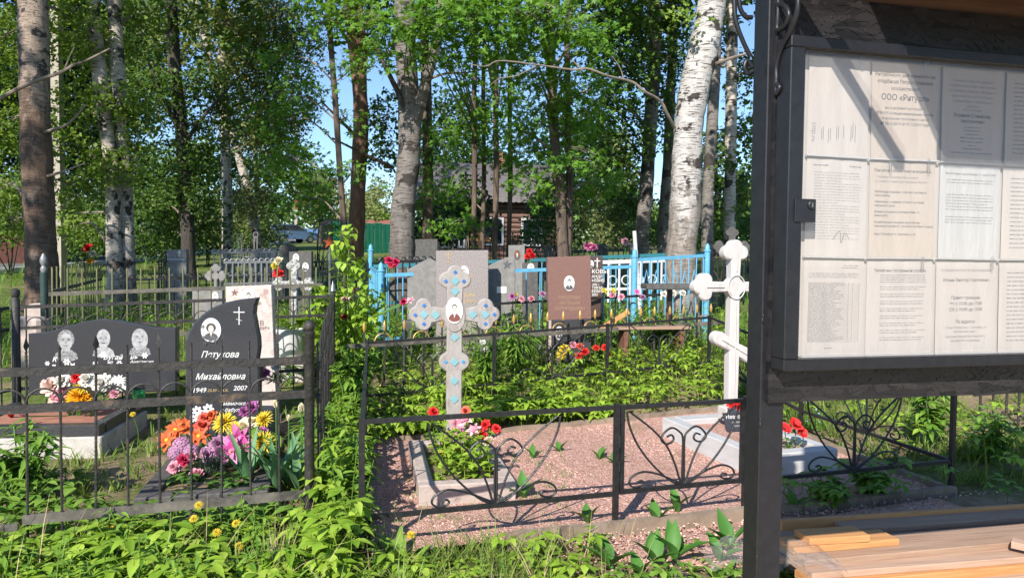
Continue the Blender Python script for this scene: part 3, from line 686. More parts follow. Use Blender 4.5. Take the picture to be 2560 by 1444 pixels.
def fence(name, label, p0, p1, rails, mr, picks=(), arches=(), posts=(), cat='fence', group=None):
    p0, p1 = Vector(p0), Vector(p1); d = p1 - p0; W = math.hypot(d.x, d.y); rz = math.atan2(d.y, d.x)
    root = thing(name, label, cat, p0, rz, group)
    lz = lambda za, zb, t: za + (zb - za) * t - p0.z
    for (za, zb, h, th) in rails:
        b = MB(); b.bar((0, 0, za - p0.z), (W, 0, zb - p0.z), th, h); b.build('rail', mr, root)
    for pk in picks:
        n = pk['n']; a0, a1 = pk.get('x', (0.0, 1.0))
        for i in range(n):
            t = a0 + (a1 - a0) * ((i + 0.5) / n if pk.get('mid', True) else i / max(1, n - 1))
            o = link('picket', pk['me'], pk['m'], root, (W * t, pk.get('y', 0.0), lz(pk['z0'], pk['z1'], t)), (0, rng.uniform(-0.012, 0.012), rng.uniform(0, 3)))
            if 'tip' in pk:
                link('finial', pk['tip'][0], pk['tip'][1], o, (0, 0, pk['tip'][2]))
    for ar in arches:
        n = ar['n']; a0, a1 = ar.get('x', (0.0, 1.0))
        for i in range(n):
            t = a0 + (a1 - a0) * (i + 0.5) / n
            link(ar.get('name', 'arch'), ar['me'], ar['m'], root, (W * t, ar.get('y', -0.004), lz(ar['z0'], ar['z1'], t)))
    for (t, me, m, z) in posts:
        link('post', me, m, root, (W * t, 0, z - p0.z))
    return root
def xy(p, z=None): return Vector((p[0], p[1], zg(p[0], p[1]) if z is None else z))

# ================================================================== LOW WAVE FENCE ROUND THE GRAVEL PLOT
OUT = [(0, 0), (-0.21, 0.05), (-0.55, 0.29), (-0.80, 0.55), (-0.94, 0.79), (-0.985, 0.965)]
INN = [(-0.01, 0.0), (-0.05, 0.04), (-0.16, 0.29), (-0.32, 0.53), (-0.57, 0.74), (-0.94, 0.965)]
CUR = [(0, 0.01), (0, 0.3), (0, 0.59), (-0.07, 0.68), (-0.2, 0.73), (-0.33, 0.67), (-0.38, 0.59), (-0.3, 0.53), (-0.2, 0.545), (-0.16, 0.59), (-0.2, 0.64), (-0.28, 0.62)]
LOW = [(-0.02, 0.01), (-0.14, 0.05), (-0.44, 0.155), (-0.69, 0.2), (-0.87, 0.155), (-0.93, 0.075), (-0.86, 0.02), (-0.74, 0.022), (-0.68, 0.055), (-0.72, 0.09), (-0.79, 0.075)]
def fan(root, xa, xb, z0, z1):
    c = (xa + xb) / 2; hw = min((xb - xa) / 2, 0.37); h = z1 - z0
    k = min(1.0, 0.38 / hw)                        # scrolls keep their round shape on wide panels
    for s in (-1, 1):
        for pts, nm in ((OUT, 'scroll_bar'), (INN, 'scroll_bar'), (CUR, 'scroll_bar'), (LOW, 'scroll_bar')):
            q = []
            for x, z in pts:
                xx = x * hw * (k if pts is CUR else 1.0)
                if pts is LOW and k < 1: xx = x * hw if x > -0.6 else (-0.6 * hw + (x + 0.6) * hw * k * 1.3)
                q.append((s * -xx if s > 0 else xx, z * h))
            if pts is CUR: q = [(x + s * 0.006, z) for x, z in q]
            link(nm, scroll_me(q, 0.0062), 'black_paint', root, (c, 0, z0))
POST25 = MB().box(-0.014, 0.014, -0.014, 0.014, -0.05, 0.712).mesh('post'); 
def lowpost(root, x, z=0.0, h=0.712):
    b = MB(); b.box(-0.014, 0.014, -0.014, 0.014, -0.05, h); b.build('post', 'black_paint', root, loc=(x, 0, z))
def panel(root, xa, xb, z0, z1, za=0, zb=0):
    for z in (z0, z1):
        b = MB(); b.bar((xa, 0, z + za), (xb, 0, z + zb), 0.02, 0.024); b.build('rail', 'black_paint', root)
d = EB - EA; WF = math.hypot(d.x, d.y); RZF = math.atan2(d.y, d.x); uF = Vector((d.x, d.y, 0)) / WF
def along(px, py=1100):
    """distance along the front fence line of the pixel column"""
    r_ = ray(px, py); # intersect ray with vertical plane through EA along uF
    n = Vector((-uF.y, uF.x, 0)); t = (Vector((EA.x, EA.y, 0)).dot(n)) / (r_.x * n.x + r_.y * n.y)
    return (Vector((r_.x * t, r_.y * t, 0)) - EA).dot(uF)
xg0, xg1 = along(1545), along(1860)
f1 = thing('low_fence', 'low black iron fence of fan scrolls before the blue tiled cross', 'fence', EA, RZF, 'low iron fence round the gravel plot')
lowpost(f1, 0); lowpost(f1, xg0 - 0.01); panel(f1, 0.014, xg0 - 0.024, 0.205, 0.69); fan(f1, 0.02, xg0 - 0.03, 0.217, 0.678)
gt = thing('low_gate', 'small black iron gate with fan scrolls next to the notice board post', 'gate', EA + uF * xg0, RZF)
gw = xg1 - xg0
for x in (0.024, gw - 0.012):
    b = MB(); b.box(x - 0.012, x + 0.012, -0.012, 0.012, 0.2, 0.70); b.build('stile', 'black_paint', gt)
for z in (0.212, 0.688):
    b = MB(); b.box(0.036, gw - 0.024, -0.011, 0.011, z - 0.012, z + 0.012); b.build('rail', 'black_paint', gt)
fan(gt, 0.04, gw - 0.03, 0.224, 0.676)
for z in (0.33, 0.47):
    b = MB(); b.tube([(0.0055, -0.01, z), (0.0055, -0.01, z + 0.06)], 0.008, 8); b.build('hinge', 'black_paint', gt, smooth=True)
f3 = thing('low_fence', 'low black iron fan fence seen below the notice board', 'fence', EA + uF * (xg1 + 0.012), RZF, 'low iron fence round the gravel plot')
w3 = WF - xg1 - 0.012
lowpost(f3, 0.0); lowpost(f3, w3, 0, 0.78); panel(f3, 0.014, w3 - 0.014, 0.205, 0.69); fan(f3, 0.05, w3 - 0.05, 0.217, 0.678)
def side(p, q, label, zq, n=2, first=False):
    d_ = q - p; W = math.hypot(d_.x, d_.y); rz = math.atan2(d_.y, d_.x)
    t = thing('low_fence', label, 'fence', (p.x, p.y, zg(p.x, p.y)), rz, 'low iron fence round the gravel plot')
    z0 = zg(p.x, p.y)
    for i in range(n):
        a, b_ = W * i / n, W * (i + 1) / n
        pa, pb = p + d_ * (i / n), p + d_ * ((i + 1) / n); za, zb = zg(pa.x, pa.y) - z0, zg(pb.x, pb.y) - z0
        if i > 0 or first: lowpost(t, a, za)
        panel(t, a + 0.016, b_ - 0.016, 0.205, 0.69, za, zb); fan(t, a + 0.03, b_ - 0.03, 0.217 + (za + zb) / 2, 0.672 + (za + zb) / 2)
    if zq: lowpost(t, W, zg(q.x, q.y) - z0)
    return t
side(EA + Vector((0, 0, 0)), ED, 'low black iron fence running back beside the lush weeds', True, 2)
side(ED, EC, 'low black iron fan fence behind the two crosses', True, 3)
side(EB, EC, 'low black iron fence running back under the notice board', False, 2)
# timber kerbs
def timber(p, q, label, w=0.045, h=0.10, m='border_timber', z=None):
    p, q = Vector(p), Vector(q); d_ = q - p; W = math.hypot(d_.x, d_.y); rz = math.atan2(d_.y, d_.x); n = max(2, int(W / 0.12))
    t = thing('timber_edging', label, 'edging', (p.x, p.y, 0), rz, 'timber edging round the gravel plot'); b = MB()
    vs = []; fs = []
    for i in range(n + 1):
        c = p + d_ * (i / n); zz_ = zg(c.x, c.y); j = rng.uniform(-0.004, 0.004); k = rng.uniform(-0.005, 0.005)
        for yy, zt in ((-w / 2 + j, -0.04), (w / 2 + j, -0.04), (w / 2 + j, h + k), (-w / 2 + j, h + k)): vs.append((W * i / n, yy, zz_ + zt))
    for i in range(n):
        for k in range(4): fs.append((i * 4 + k, i * 4 + (k + 1) % 4, i * 4 + 4 + (k + 1) % 4, i * 4 + 4 + k))
    fs += [(3, 2, 1, 0), tuple(n * 4 + i for i in range(4))]
    b.add(vs, fs); b.build('plank', m, t); return t
nF = Vector((uF.y, -uF.x, 0))
timber(EA + uF * 0.75 + nF * 0.03, EA + uF * 2.45 + nF * 0.03, 'weathered timber edging under the gate and low iron fence', h=0.06)
timber(EA + uF * 2.47 + nF * 0.03, EB + nF * 0.03, 'weathered timber edging under the low fence below the notice board', h=0.05)
dD = (EC - ED).normalized()
tb0, tb1 = quad_uv(0.02, 0.74), quad_uv(0.98, 0.74)
timber(tb0, tb1, 'weathered timber edging along the back of the gravel plot', h=0.05)
timber(EB - Vector((0.06, 0, 0)), EC - Vector((0.06, 0, 0)), 'weathered timber edging beside the white bed under the notice board', h=0.05)
timber(EA + Vector((0.05, 0.1, 0)), ED + Vector((0.05, -0.05, 0)), 'weathered timber edging beside the lush weeds', h=0.035)

# ================================================================== CROSSES
def cap_pts(c, a, cc, r, e, n=40):
    """outline of a three-lobed arm end, arm along +x, half width a, lobe centre line at x=c"""
    circ = [(e, 0.0), (0.0, cc), (0.0, -cc)]; out = []
    for k in range(n + 1):
        th = -math.pi * 0.93 + 2 * math.pi * 0.93 * k / n; dx, dy = math.cos(th), math.sin(th); best = 0
        for (ox, oy) in circ:
            bq = ox * dx + oy * dy; ds = bq * bq - (ox * ox + oy * oy - r * r)
            if ds > 0: best = max(best, bq + math.sqrt(ds))
        x, y = c + best * dx, best * dy
        if abs(y) >= a * 0.98 or x > c: out.append((x, y))
    return out
def trefoil_cross(H, zc, arm, top, a, s, cc, r, e, foot=None):
    """outline (x,z), counter-clockwise, base at z=0"""
    ri = cap_pts(arm, a, cc, r, e); tp = cap_pts(top, s, cc, r, e); k = 0.03
    pts = [(s, 0)]
    if foot: pts += foot(1)
    pts += [(s, zc - a - k), (s + k, zc - a)] + [(x, zc + y) for x, y in ri] + [(s + k, zc + a), (s, zc + a + k)]
    pts += [(-y, zc + x) for x, y in tp]
    pts += [(-s, zc + a + k), (-s - k, zc + a)] + [(-x, zc - y) for x, y in ri] + [(-s - k, zc - a), (-s, zc - a - k)]
    if foot: pts += foot(-1)
    pts += [(-s, 0)]
    return pts
def medal(root, x, z, a, b, y, kind=0, rim='ivory', tilt=0.0, suit='suit_print', hair='hair_print', face='face_print', dome=True):
    """oval portrait plate: plate with rim, head, hair and shoulders in flat relief"""
    m = MB(); m.prism(ellipse(x, z, a, b, 32), y - 0.006, y, 0.002); pl = m.build('portrait_plate', rim, root)
    def flat(nm, poly, mm, dy):
        q = MB(); q.prism(poly, y - 0.006 - dy, y - 0.0058); q.build(nm, mm, pl)
    sh = [(-0.72, -0.62), (-0.55, -0.36), (-0.2, -0.2), (0.2, -0.2), (0.55, -0.36), (0.72, -0.62), (0.5, -0.78), (0, -0.86), (-0.5, -0.78)]
    flat('shoulders', [(x + p * a, z + q * b) for p, q in sh], suit, 0.0006)
    flat('collar', [(x - 0.14 * a, z - 0.2 * b), (x, z - 0.55 * b), (x + 0.14 * a, z - 0.2 * b)], 'enamel_white' if kind != 2 else face, 0.0010)
    hk = {0: (0.33, 0.32, 0.26), 1: (0.30, 0.27, 0.24), 2: (0.46, 0.38, 0.2)}[kind]
    flat('hair', ellipse(x, z + hk[2] * b, hk[0] * a * 1.05, hk[1] * b, 20), hair, 0.0012)
    flat('face', ellipse(x, z + 0.12 * b, 0.27 * a, 0.29 * b, 20), face, 0.0018)
    for s in (-1, 1): flat('eye', ellipse(x + s * 0.11 * a, z + 0.16 * b, 0.05 * a, 0.025 * b, 8), hair, 0.0022)
    flat('mouth', ellipse(x, z - 0.03 * b, 0.08 * a, 0.018 * b, 8), hair, 0.0022)
    return pl

# --- blue tiled cross on its bed
bxl = thing('grave_bed', 'low pinkish concrete bed full of leaves before the tiled cross', 'grave bed', (-0.55, 4.45, 0), R(11))
LB, WB_ = 1.15, 0.60
for (x0, x1, y0, y1) in ((0, WB_, 0, 0.095), (0, 0.095, 0.097, LB), (WB_ - 0.095, WB_, 0.097, LB), (0.097, WB_ - 0.097, LB - 0.095, LB)):
    MB().box(x0, x1, y0, y1, -0.03, 0.135, ch=0.006).build('border', 'concrete_pink', bxl)
MB().box(0.096, WB_ - 0.096, 0.096, LB - 0.096, 0, 0.10).build('soil', 'ground_soil', bxl)
YC = 5.62; kx = YC / FPX
pc = P(1134, 1090, YC)
crs = thing('tiled_cross', 'whitewashed stone cross with blue and teal diamond tiles and an oval portrait', 'cross', (pc.x, YC, 0.08), R(9))
zc = ZP(1132, 785, YC) - 0.08
ft = lambda s: ([(0.06 * s, zc - 0.43)] + [(0.05 * s + 0.066 * math.cos(t) * s, zc - 0.357 + 0.066 * math.sin(t)) for t in [-1.2 + 2.4 * k / 8 for k in range(9)]] + [(0.06 * s, zc - 0.285)]) if s > 0 else ([(-0.06, zc - 0.285)] + [(-0.05 - 0.066 * math.cos(t), zc - 0.357 + 0.066 * math.sin(t)) for t in [1.2 - 2.4 * k / 8 for k in range(9)]] + [(-0.06, zc - 0.43)])
MB().prism(trefoil_cross(0, zc, 0.232, 0.260, 0.047, 0.056, 0.060, 0.061, 0.050, ft), -0.035, 0.035, 0.008).build('body', 'cast_white', crs)
def diamond(x, z, s, m, nm='tile'):
    b = MB(); b.prism([(x, z - s), (x + s, z), (x, z + s), (x - s, z)], -0.040, -0.034, 0.0015); b.build(nm, m, crs)
for x, z in ((0, 0.252), (0, 0.175), (-0.230, 0.0), (-0.145, -0.003), (0.230, 0.0), (0.135, 0.0), (0, -0.17), (0, -0.357), (0, -0.50), (0, -0.64)):
    diamond(x, zc + z, 0.035, 'tile_teal')
for x, z in ((0, 0.318), (-0.070, 0.25), (0.066, 0.25), (-0.230, 0.068), (-0.295, -0.003), (-0.230, -0.07), (0.232, 0.068), (0.300, 0.0), (0.232, -0.07)):
    diamond(x, zc + z, 0.017, 'tile_blue')
for x in (-0.066, 0.066): diamond(x, zc - 0.357, 0.016, 'tile_sky')
MB().prism(ellipse(0, zc - 0.015, 0.078, 0.118, 30), -0.042, -0.034, 0.003).build('medallion_mount', 'cast_white', crs)
medal(crs, -0.004, zc + 0.03, 0.064, 0.099, -0.043, 1, 'ivory', suit='brown_suit')

# --- white cross on marble bed
wb0 = Vector((1.70, 5.10, 0)); rzw = math.atan2(0.22, 0.66)
wbd = thing('marble_bed', 'white marble grave bed under the white cross', 'grave bed', wb0, rzw)
LW, WW = 1.28, 0.70
MB().box(0, WW, 0, 0.11, -0.03, 0.17, ch=0.006).build('border', 'marble', wbd)
MB().box(0, 0.11, 0.112, LW, -0.03, 0.175, ch=0.006).build('border', 'marble', wbd)
MB().box(WW - 0.11, WW, 0.112, LW, -0.03, 0.172, ch=0.006).build('border', 'marble', wbd)
MB().box(0.112, WW - 0.112, LW - 0.16, LW, -0.03, 0.18, ch=0.006).build('border', 'marble', wbd)
MB().box(0.111, WW - 0.111, 0.111, LW - 0.161, 0, 0.135).build('gravel_fill', 'gravel_pink', wbd)
YW = 6.22; pw = P(1826, 1060, YW)
wc = thing('white_cross', 'thick white Orthodox cross with trefoil ends half hidden by the notice board post', 'cross', (pw.x, YW, 0.18), R(14))
zc2 = ZP(1824, 717, YW) - 0.18
zf = zc2 - 0.50
def ft2(s):
    if s > 0: return [(0.045, zf - 0.085)] + [(0.135 + 0.058 * math.cos(t), zf - 0.075 + 0.058 * math.sin(t)) for t in [-2.0 + 3.0 * k / 8 for k in range(9)]] + [(0.045, zf + 0.03)]
    return [(-0.045, zf + 0.085)] + [(-0.135 - 0.058 * math.cos(t), zf + 0.075 - 0.058 * math.sin(t)) for t in [-2.0 + 3.0 * k / 8 for k in range(9)]] + [(-0.045, zf - 0.03)]
MB().prism(trefoil_cross(0, zc2, 0.272, 0.285, 0.042, 0.041, 0.054, 0.060, 0.048, ft2), -0.045, 0.045, 0.012).build('body', 'plaster_white', wc)
b = MB(); b.tube([(0.078 * math.cos(t), -0.052, zc2 + 0.098 * math.sin(t)) for t in [2 * math.pi * k / 28 for k in range(29)]], 0.005, 6); b.build('oval_rim', 'plaster_white', wc, smooth=True)
for (xa, za, xb, zb) in ((0, zc2 + 0.13, 0, zc2 + 0.29), (-0.27, zc2, -0.11, zc2), (0.11, zc2, 0.27, zc2), (0, 0.09, 0, zc2 - 0.13), (-0.12, zf + 0.066, 0.12, zf - 0.066)):
    b = MB(); b.tube([(xa, -0.0515, za), (xb, -0.0515, zb)], 0.004, 6); b.build('bead', 'plaster_white', wc)
MB().box(-0.085, 0.085, -0.075, 0.07, 0.0, 0.115, ch=0.008).build('foot_block', 'plaster_white', wc)
MB().prism([(-0.115, 0), (0.115, 0), (0.115, 0), (0.13, 0.155), (-0.13, 0.155)][0:2] + [(0.13, 0.155), (-0.13, 0.155)], -0.012, 0.0, 0.002)
pq = P(1838, 1075, 5.98)
plq = thing('name_plaque', 'small black stone plaque leaning at the foot of the white cross', 'plaque', (pq.x + 0.02, 5.98, 0.14), R(14))
M_ = Matrix.Rotation(R(-16), 4, 'X')
b = MB(); b.prism([(-0.10, 0), (0.10, 0), (0.12, 0.15), (-0.12, 0.15)], -0.012, 0.0, 0.002); o = b.build('slab', 'black_granite', plq, rot=(R(-16), 0, 0))
for tx, sz, zz_, al in (('Невзоро', 0.045, 0.10, 'LEFT'), ('Петр', 0.035, 0.06, 'LEFT'), ('Иванов', 0.035, 0.025, 'LEFT'))[:1]:
    link('lettering', textm(tx, sz, al), 'letter_white', o, (-0.10, -0.0135, zz_))
for zz_ in (0.065, 0.035): MB().box(-0.05, 0.06, -0.0135, -0.0121, zz_, zz_ + 0.012).build('engraved_line', 'ink_pale', o)
rf = thing('red_poppies', 'red cloth poppies stuck into the marble bed', 'flowers', (2.05, 5.42, 0.135))
for i, (px_, py_, s_) in enumerate(((1985, 1062, 0.062), (2003, 1082, 0.045), (1962, 1072, 0.05))):
    p = P(px_, py_, 5.4); flower(rf, 'poppy', 'petal_red', p, s_, frnd(0.4), i, 'dark_needles')
    b = MB(); b.tube(cr([(2.05 + 0.01 * i, 5.42, 0.12), (p.x + 0.02, p.y + 0.02, (p.z + 0.13) / 2), p]), 0.004, 5); b.build('stem', 'stem_green', rf, True)
sprays(rf, [(2.05, 5.42, 0.2), (2.03, 5.42, 0.16), (2.06, 5.41, 0.26)], 'peony_leaf', 5, 0.06, 0.03)
rf = thing('red_carnations', 'red cloth carnation in front of the white cross stem', 'flowers', (pw.x - 0.02, 6.08, 0.18))
for i, (px_, py_, s_) in enumerate(((1828, 1010, 0.05), (1848, 1016, 0.045))):
    p = P(px_, py_, 6.05); flower(rf, 'carnation', 'petal_red', p, s_, frnd(0.4), i)
    b = MB(); b.tube([(pw.x - 0.02 + 0.02 * i, 6.08, 0.17), p], 0.004, 5); b.build('stem', 'stem_green', rf, True)

# flowers on the tiled cross bed
bq = thing('pink_bouquet', 'pink and red cloth flowers at the foot of the tiled cross', 'flowers', (-0.42, 5.35, 0.1))
for i, (k_, m_, px_, py_, s_) in enumerate((('lily', 'petal_pink', 1140, 1062, 0.07), ('lily', 'petal_pink', 1168, 1050, 0.065), ('lily', 'petal_magenta', 1150, 1085, 0.06), ('rose', 'petal_red', 1215, 1062, 0.045), ('rose', 'petal_red', 1240, 1072, 0.04), ('rose', 'petal_red', 1205, 1088, 0.045), ('rose', 'petal_red', 1083, 1030, 0.045), ('rose', 'petal_coral', 1165, 1027, 0.04), ('lily', 'petal_pink', 1185, 1075, 0.06), ('carnation', 'petal_pink', 1120, 1090, 0.045), ('lily', 'petal_yellow', 1120, 1112, 0.055), ('lily', 'petal_yellow', 1148, 1122, 0.05), ('lily', 'petal_yellow', 1108, 1128, 0.045), ('carnation', 'petal_blush', 1222, 1105, 0.05), ('tulip', 'petal_red', 1198, 1098, 0.04))):
    p = P(px_, py_, 5.3 - 0.1 * (py_ > 1100)); flower(bq, k_, m_, p, s_, frnd(0.6), i)
    b = MB(); b.tube(cr([(-0.42 + rng.uniform(-0.05, 0.05), 5.35, 0.1), (p.x * 0.7 - 0.13, 5.33, p.z * 0.6), p], 4), 0.0035, 5); b.build('stem', 'stem_green', bq, True)
sprays(bq, [(-0.45 + rng.uniform(-0.12, 0.16), 5.3 + rng.uniform(-0.05, 0.05), rng.uniform(0.12, 0.25)) for _ in range(10)], 'weed_leaf', 7, 0.09, 0.035)

# ================================================================== NOTICE BOARD
RB = R(13.5)
B0 = Vector((P(1903, 900, 2.2).x, 2.2, 0))
nb = thing('notice_board', 'black roofed notice board with glazed case of paper notices', 'notice board', B0, RB)
uB = Vector((math.cos(RB), math.sin(RB), 0)); nB = Vector((-math.sin(RB), math.cos(RB), 0))     # along, away
def PB(px, py, yl):
    """pixel to (along, height) on the board plane at local depth yl"""
    d_ = ray(px, py); o_ = B0 + nB * yl; t = o_.dot(nB) / (d_.x * nB.x + d_.y * nB.y)
    w = d_ * t; return (Vector((w.x, w.y, 0)) - B0).dot(uB), CAM_H + w.z
UR = 2.05
for x in (0.0, UR - 0.08):
    MB().box(x, x + 0.08, 0, 0.08, -0.3, 2.42, ch=0.003).build('post', 'board_black', nb)
ul, zb_ = PB(1919, 1003, -0.014); zt_ = PB(2000, 12, -0.014)[1] + 0.028
zb_ = PB(1919, 1006, -0.014)[1]
# weld seams and drips on the post
for z in (0.62, 1.33, 1.02, 0.35):
    b = MB(); b.ball((0.001, -0.001, z), (0.004, 0.004, 0.010), 8, 5); b.ball((0.003, 0.0, z + 0.013), (0.003, 0.003, 0.006), 8, 5); b.build('weld_bead', 'black_paint', nb, smooth=True)
bp_ = MB(); bp_.box(ul, UR - ul, -0.016, -0.001, zb_, zt_); bp_.build('back_board', 'strand_board', nb)
# flakes standing proud of the strand board
r2 = random.Random(3); b = MB()
def flake(x, z, L, W, a, th=0.0016):
    ca, sa = math.cos(a), math.sin(a); q = [(x + ca * l - sa * w, z + sa * l + ca * w) for l, w in ((-L, -W * r2.uniform(0.5, 1)), (L, -W), (L * r2.uniform(0.85, 1), W), (-L, W * r2.uniform(0.6, 1)))]
    if min(p[0] for p in q) < ul + 0.001 or min(p[1] for p in q) < zb_ + 0.001 or max(p[1] for p in q) > zt_: return
    b.prism(q, -0.016 - th * r2.uniform(0.4, 1.3), -0.0155)
fx0 = PB(1962, 900, -0.016)[0]
for _ in range(420): flake(r2.uniform(ul, ul + 0.13), r2.uniform(zb_, zt_), r2.uniform(0.008, 0.045), r2.uniform(0.0015, 0.006), r2.uniform(-1.5, 1.5))
for _ in range(520): flake(r2.uniform(ul, 1.2), r2.uniform(zb_, zb_ + 0.12), r2.uniform(0.012, 0.06), r2.uniform(0.002, 0.008), r2.uniform(-0.9, 0.9))
for _ in range(420): flake(r2.uniform(ul, 1.2), r2.uniform(zt_ - 0.16, zt_), r2.uniform(0.012, 0.06), r2.uniform(0.002, 0.008), r2.uniform(-0.9, 0.9))
o = b.build('wood_flakes', 'strand_board', nb); o['kind'] = 'stuff'
# glazed case
YF = -0.085
fl, fb = PB(1962, 928, YF); ftop = PB(2006, 88, YF)[1]; fl = (PB(1962, 900, YF)[0] + PB(1975, 200, YF)[0]) / 2
il = (PB(1998, 880, YF)[0] + PB(2012, 200, YF)[0]) / 2; ib = PB(2000, 898, YF)[1]; it = PB(2014, 118, YF)[1]
fr = UR - 0.12
for (x0, x1, z0, z1, nm) in ((fl, fr, fb, ib, 'frame_bar'), (fl, fr, it, ftop, 'frame_bar'), (fl, il, ib + 0.0005, it - 0.0005, 'frame_bar'), (fr - (il - fl), fr, ib + 0.0005, it - 0.0005, 'frame_bar')):
    MB().box(x0, x1, YF, -0.017, z0, z1, ch=0.0025).build(nm, 'board_black', nb)
MB().box(il + 0.001, fr - 0.045, -0.030, -0.018, ib + 0.001, it - 0.001).build('pin_board', 'backing', nb)
MB().box(il + 0.001, fr - 0.045, YF + 0.020, YF + 0.023, ib + 0.001, it - 0.001).build('glass_pane', 'pane_glass', nb)
lx0, lz1 = PB(2001, 497, YF); lx1, lz0 = PB(2036, 556, YF)
lk = MB().box(lx0 - 0.02, lx1, YF - 0.006, YF - 0.001, lz0, lz1, ch=0.001).build('lock_plate', 'board_black', nb)
cxk, czk = PB(2025, 513, YF)
b = MB(); b.prism(ellipse(cxk, czk, 0.012, 0.013, 18), YF - 0.012, YF - 0.006, 0.002); b.build('lock_cylinder', 'black_paint', lk)
MB().box(cxk - 0.0015, cxk + 0.0015, YF - 0.0128, YF - 0.0121, czk - 0.006, czk + 0.006).build('keyhole', 'steel', lk)
# scroll brackets: one towards the viewer, one outwards to the left
def PN(px, py, ul_=0.015):
    """pixel to (local y, height) on the plane square to the board"""
    d_ = ray(px, py); o_ = B0 + uB * ul_; t = o_.dot(uB) / (d_.x * uB.x + d_.y * uB.y); w = d_ * t
    return (Vector((w.x, w.y, 0)) - B0).dot(nB), CAM_H + w.z
for q in ([(1936, 213), (1943, 222), (1936, 236), (1924, 238), (1916, 226), (1918, 205), (1930, 170), (1947, 127), (1970, 80), (1986, 35), (1988, -10), (1978, -60), (1950, -95)], [(1937, 46), (1933, 28), (1942, 15), (1958, 22), (1966, 42), (1955, 70), (1937, 78), (1922, 55), (1919, 20), (1924, -40), (1950, -95)]):
    b = MB(); b.tube(cr([(0.015, min(-0.02, PN(*p)[0] - 0.012), PN(*p)[1]) for p in q], 7), 0.0075, 10); b.build('scroll_bracket', 'board_black', nb, smooth=True)
for q in ([(1880, 168), (1868, 152), (1861, 168), (1869, 184), (1882, 178)], [(1876, 142), (1858, 105), (1842, 62), (1836, 20), (1838, -30), (1850, -70)], [(1880, 44), (1864, 42), (1851, 22), (1848, -10), (1850, -70)]):
    b = MB(); b.tube(cr([(PB(p[0], p[1], 0.04)[0], 0.04, PB(p[0], p[1], 0.04)[1]) for p in q], 7), 0.007, 10); b.build('scroll_bracket', 'board_black', nb, smooth=True)
MB().box(-0.3, 0.0, 0.02, 0.06, 2.36, 2.40).build('roof_bearer', 'board_black', nb)
MB().box(0.0, 0.03, -0.62, -0.001, 2.30, 2.34).build('roof_bearer', 'board_black', nb)

# roof: two slopes of boards over the case
U0, U1, PE, ZE, ZR = 0.16, 2.5, 0.62, 2.36, 2.56
for s in (-1,):
    n_ = 6
    for i in range(n_):
        a0, a1 = i / n_, (i + 1) / n_ - 0.012
        y0, y1 = s * PE * (1 - a0), s * PE * (1 - a1); z0, z1 = ZE + (ZR - ZE) * a0, ZE + (ZR - ZE) * a1
        b = MB(); b.add([(U0, y0, z0), (U1, y0, z0), (U1, y1, z1), (U0, y1, z1), (U0, y0, z0 + 0.022), (U1, y0, z0 + 0.022), (U1, y1, z1 + 0.022), (U0, y1, z1 + 0.022)],
                        [(3, 2, 1, 0), (4, 5, 6, 7), (0, 1, 5, 4), (1, 2, 6, 5), (2, 3, 7, 6), (3, 0, 4, 7)])
        b.build('roof_board', 'wood_roof', nb)
for y in (-PE + 0.03, -0.02):
    z = ZE - 0.02 if abs(y) > 0.1 else zt_ + 0.075
    MB().box(U0 + 0.02, U1, y - 0.02, y + 0.02, z - 0.03, z + 0.012).build('purlin', 'wood_roof', nb)
for x in (0.30, 0.95, 1.6):
    for s in (-1,):
        b = MB(); b.bar((x, s * (PE - 0.06), ZE - 0.012), (x, s * 0.01, ZR - 0.045), 0.035, 0.045); b.build('rafter', 'wood_roof', nb)

MB().box(U0 - 0.02, U1, 0.004, 0.026, zt_ - 0.02, ZR + 0.01).build('header_board', 'wood_roof', nb)
MB().box(U0, U1, 0.027, 0.05, ZR - 0.07, ZR + 0.035).build('ridge_board', 'wood_roof', nb)
# papers
def psurf(t, x, z):
    ph, w, h = PH[t.name]; u_, v_ = x / w + 0.5, z / h
    return -0.003 - 0.0022 * math.sin(math.pi * min(1, max(0, u_))) ** 0.5 * abs(math.sin(9 * u_ + ph + 1.5 * v_)) - 0.003 * (1 - v_) * abs(math.sin(2.2 * u_ + ph))
def onpaper(o):
    """lays print on the rippled sheet"""
    me = o.data; t = o.parent; L_ = o.location.copy(); rot = o.rotation_euler.to_matrix()
    for v in me.vertices:
        q = rot @ v.co + L_; q.y = psurf(t, q.x, q.z) - 0.0006 + (q.y - L_.y) * 0.1; v.co = q
    o.location = (0, 0, 0); o.rotation_euler = (0, 0, 0); me.update()
YP = -0.0345
cols = [(2014, 2165), (2174, 2338), (2348, 2498), (2507, 2665)]
urow = [(PB(a, 400, YP)[0], PB(b_, 400, YP)[0]) for a, b_ in cols]
pitch = urow[3][0] - urow[2][0]
urow.append((urow[3][0] + pitch, urow[3][0] + pitch + 0.21)); urow.append((urow[3][0] + 2 * pitch, urow[3][0] + 2 * pitch + 0.21))
ztop = [PB(2014, 140, YP)[1], PB(2014, 396, YP)[1], PB(2014, 650, YP)[1]]
zbot = [PB(2014, 387, YP)[1], PB(2014, 640, YP)[1], PB(2014, 888, YP)[1]]
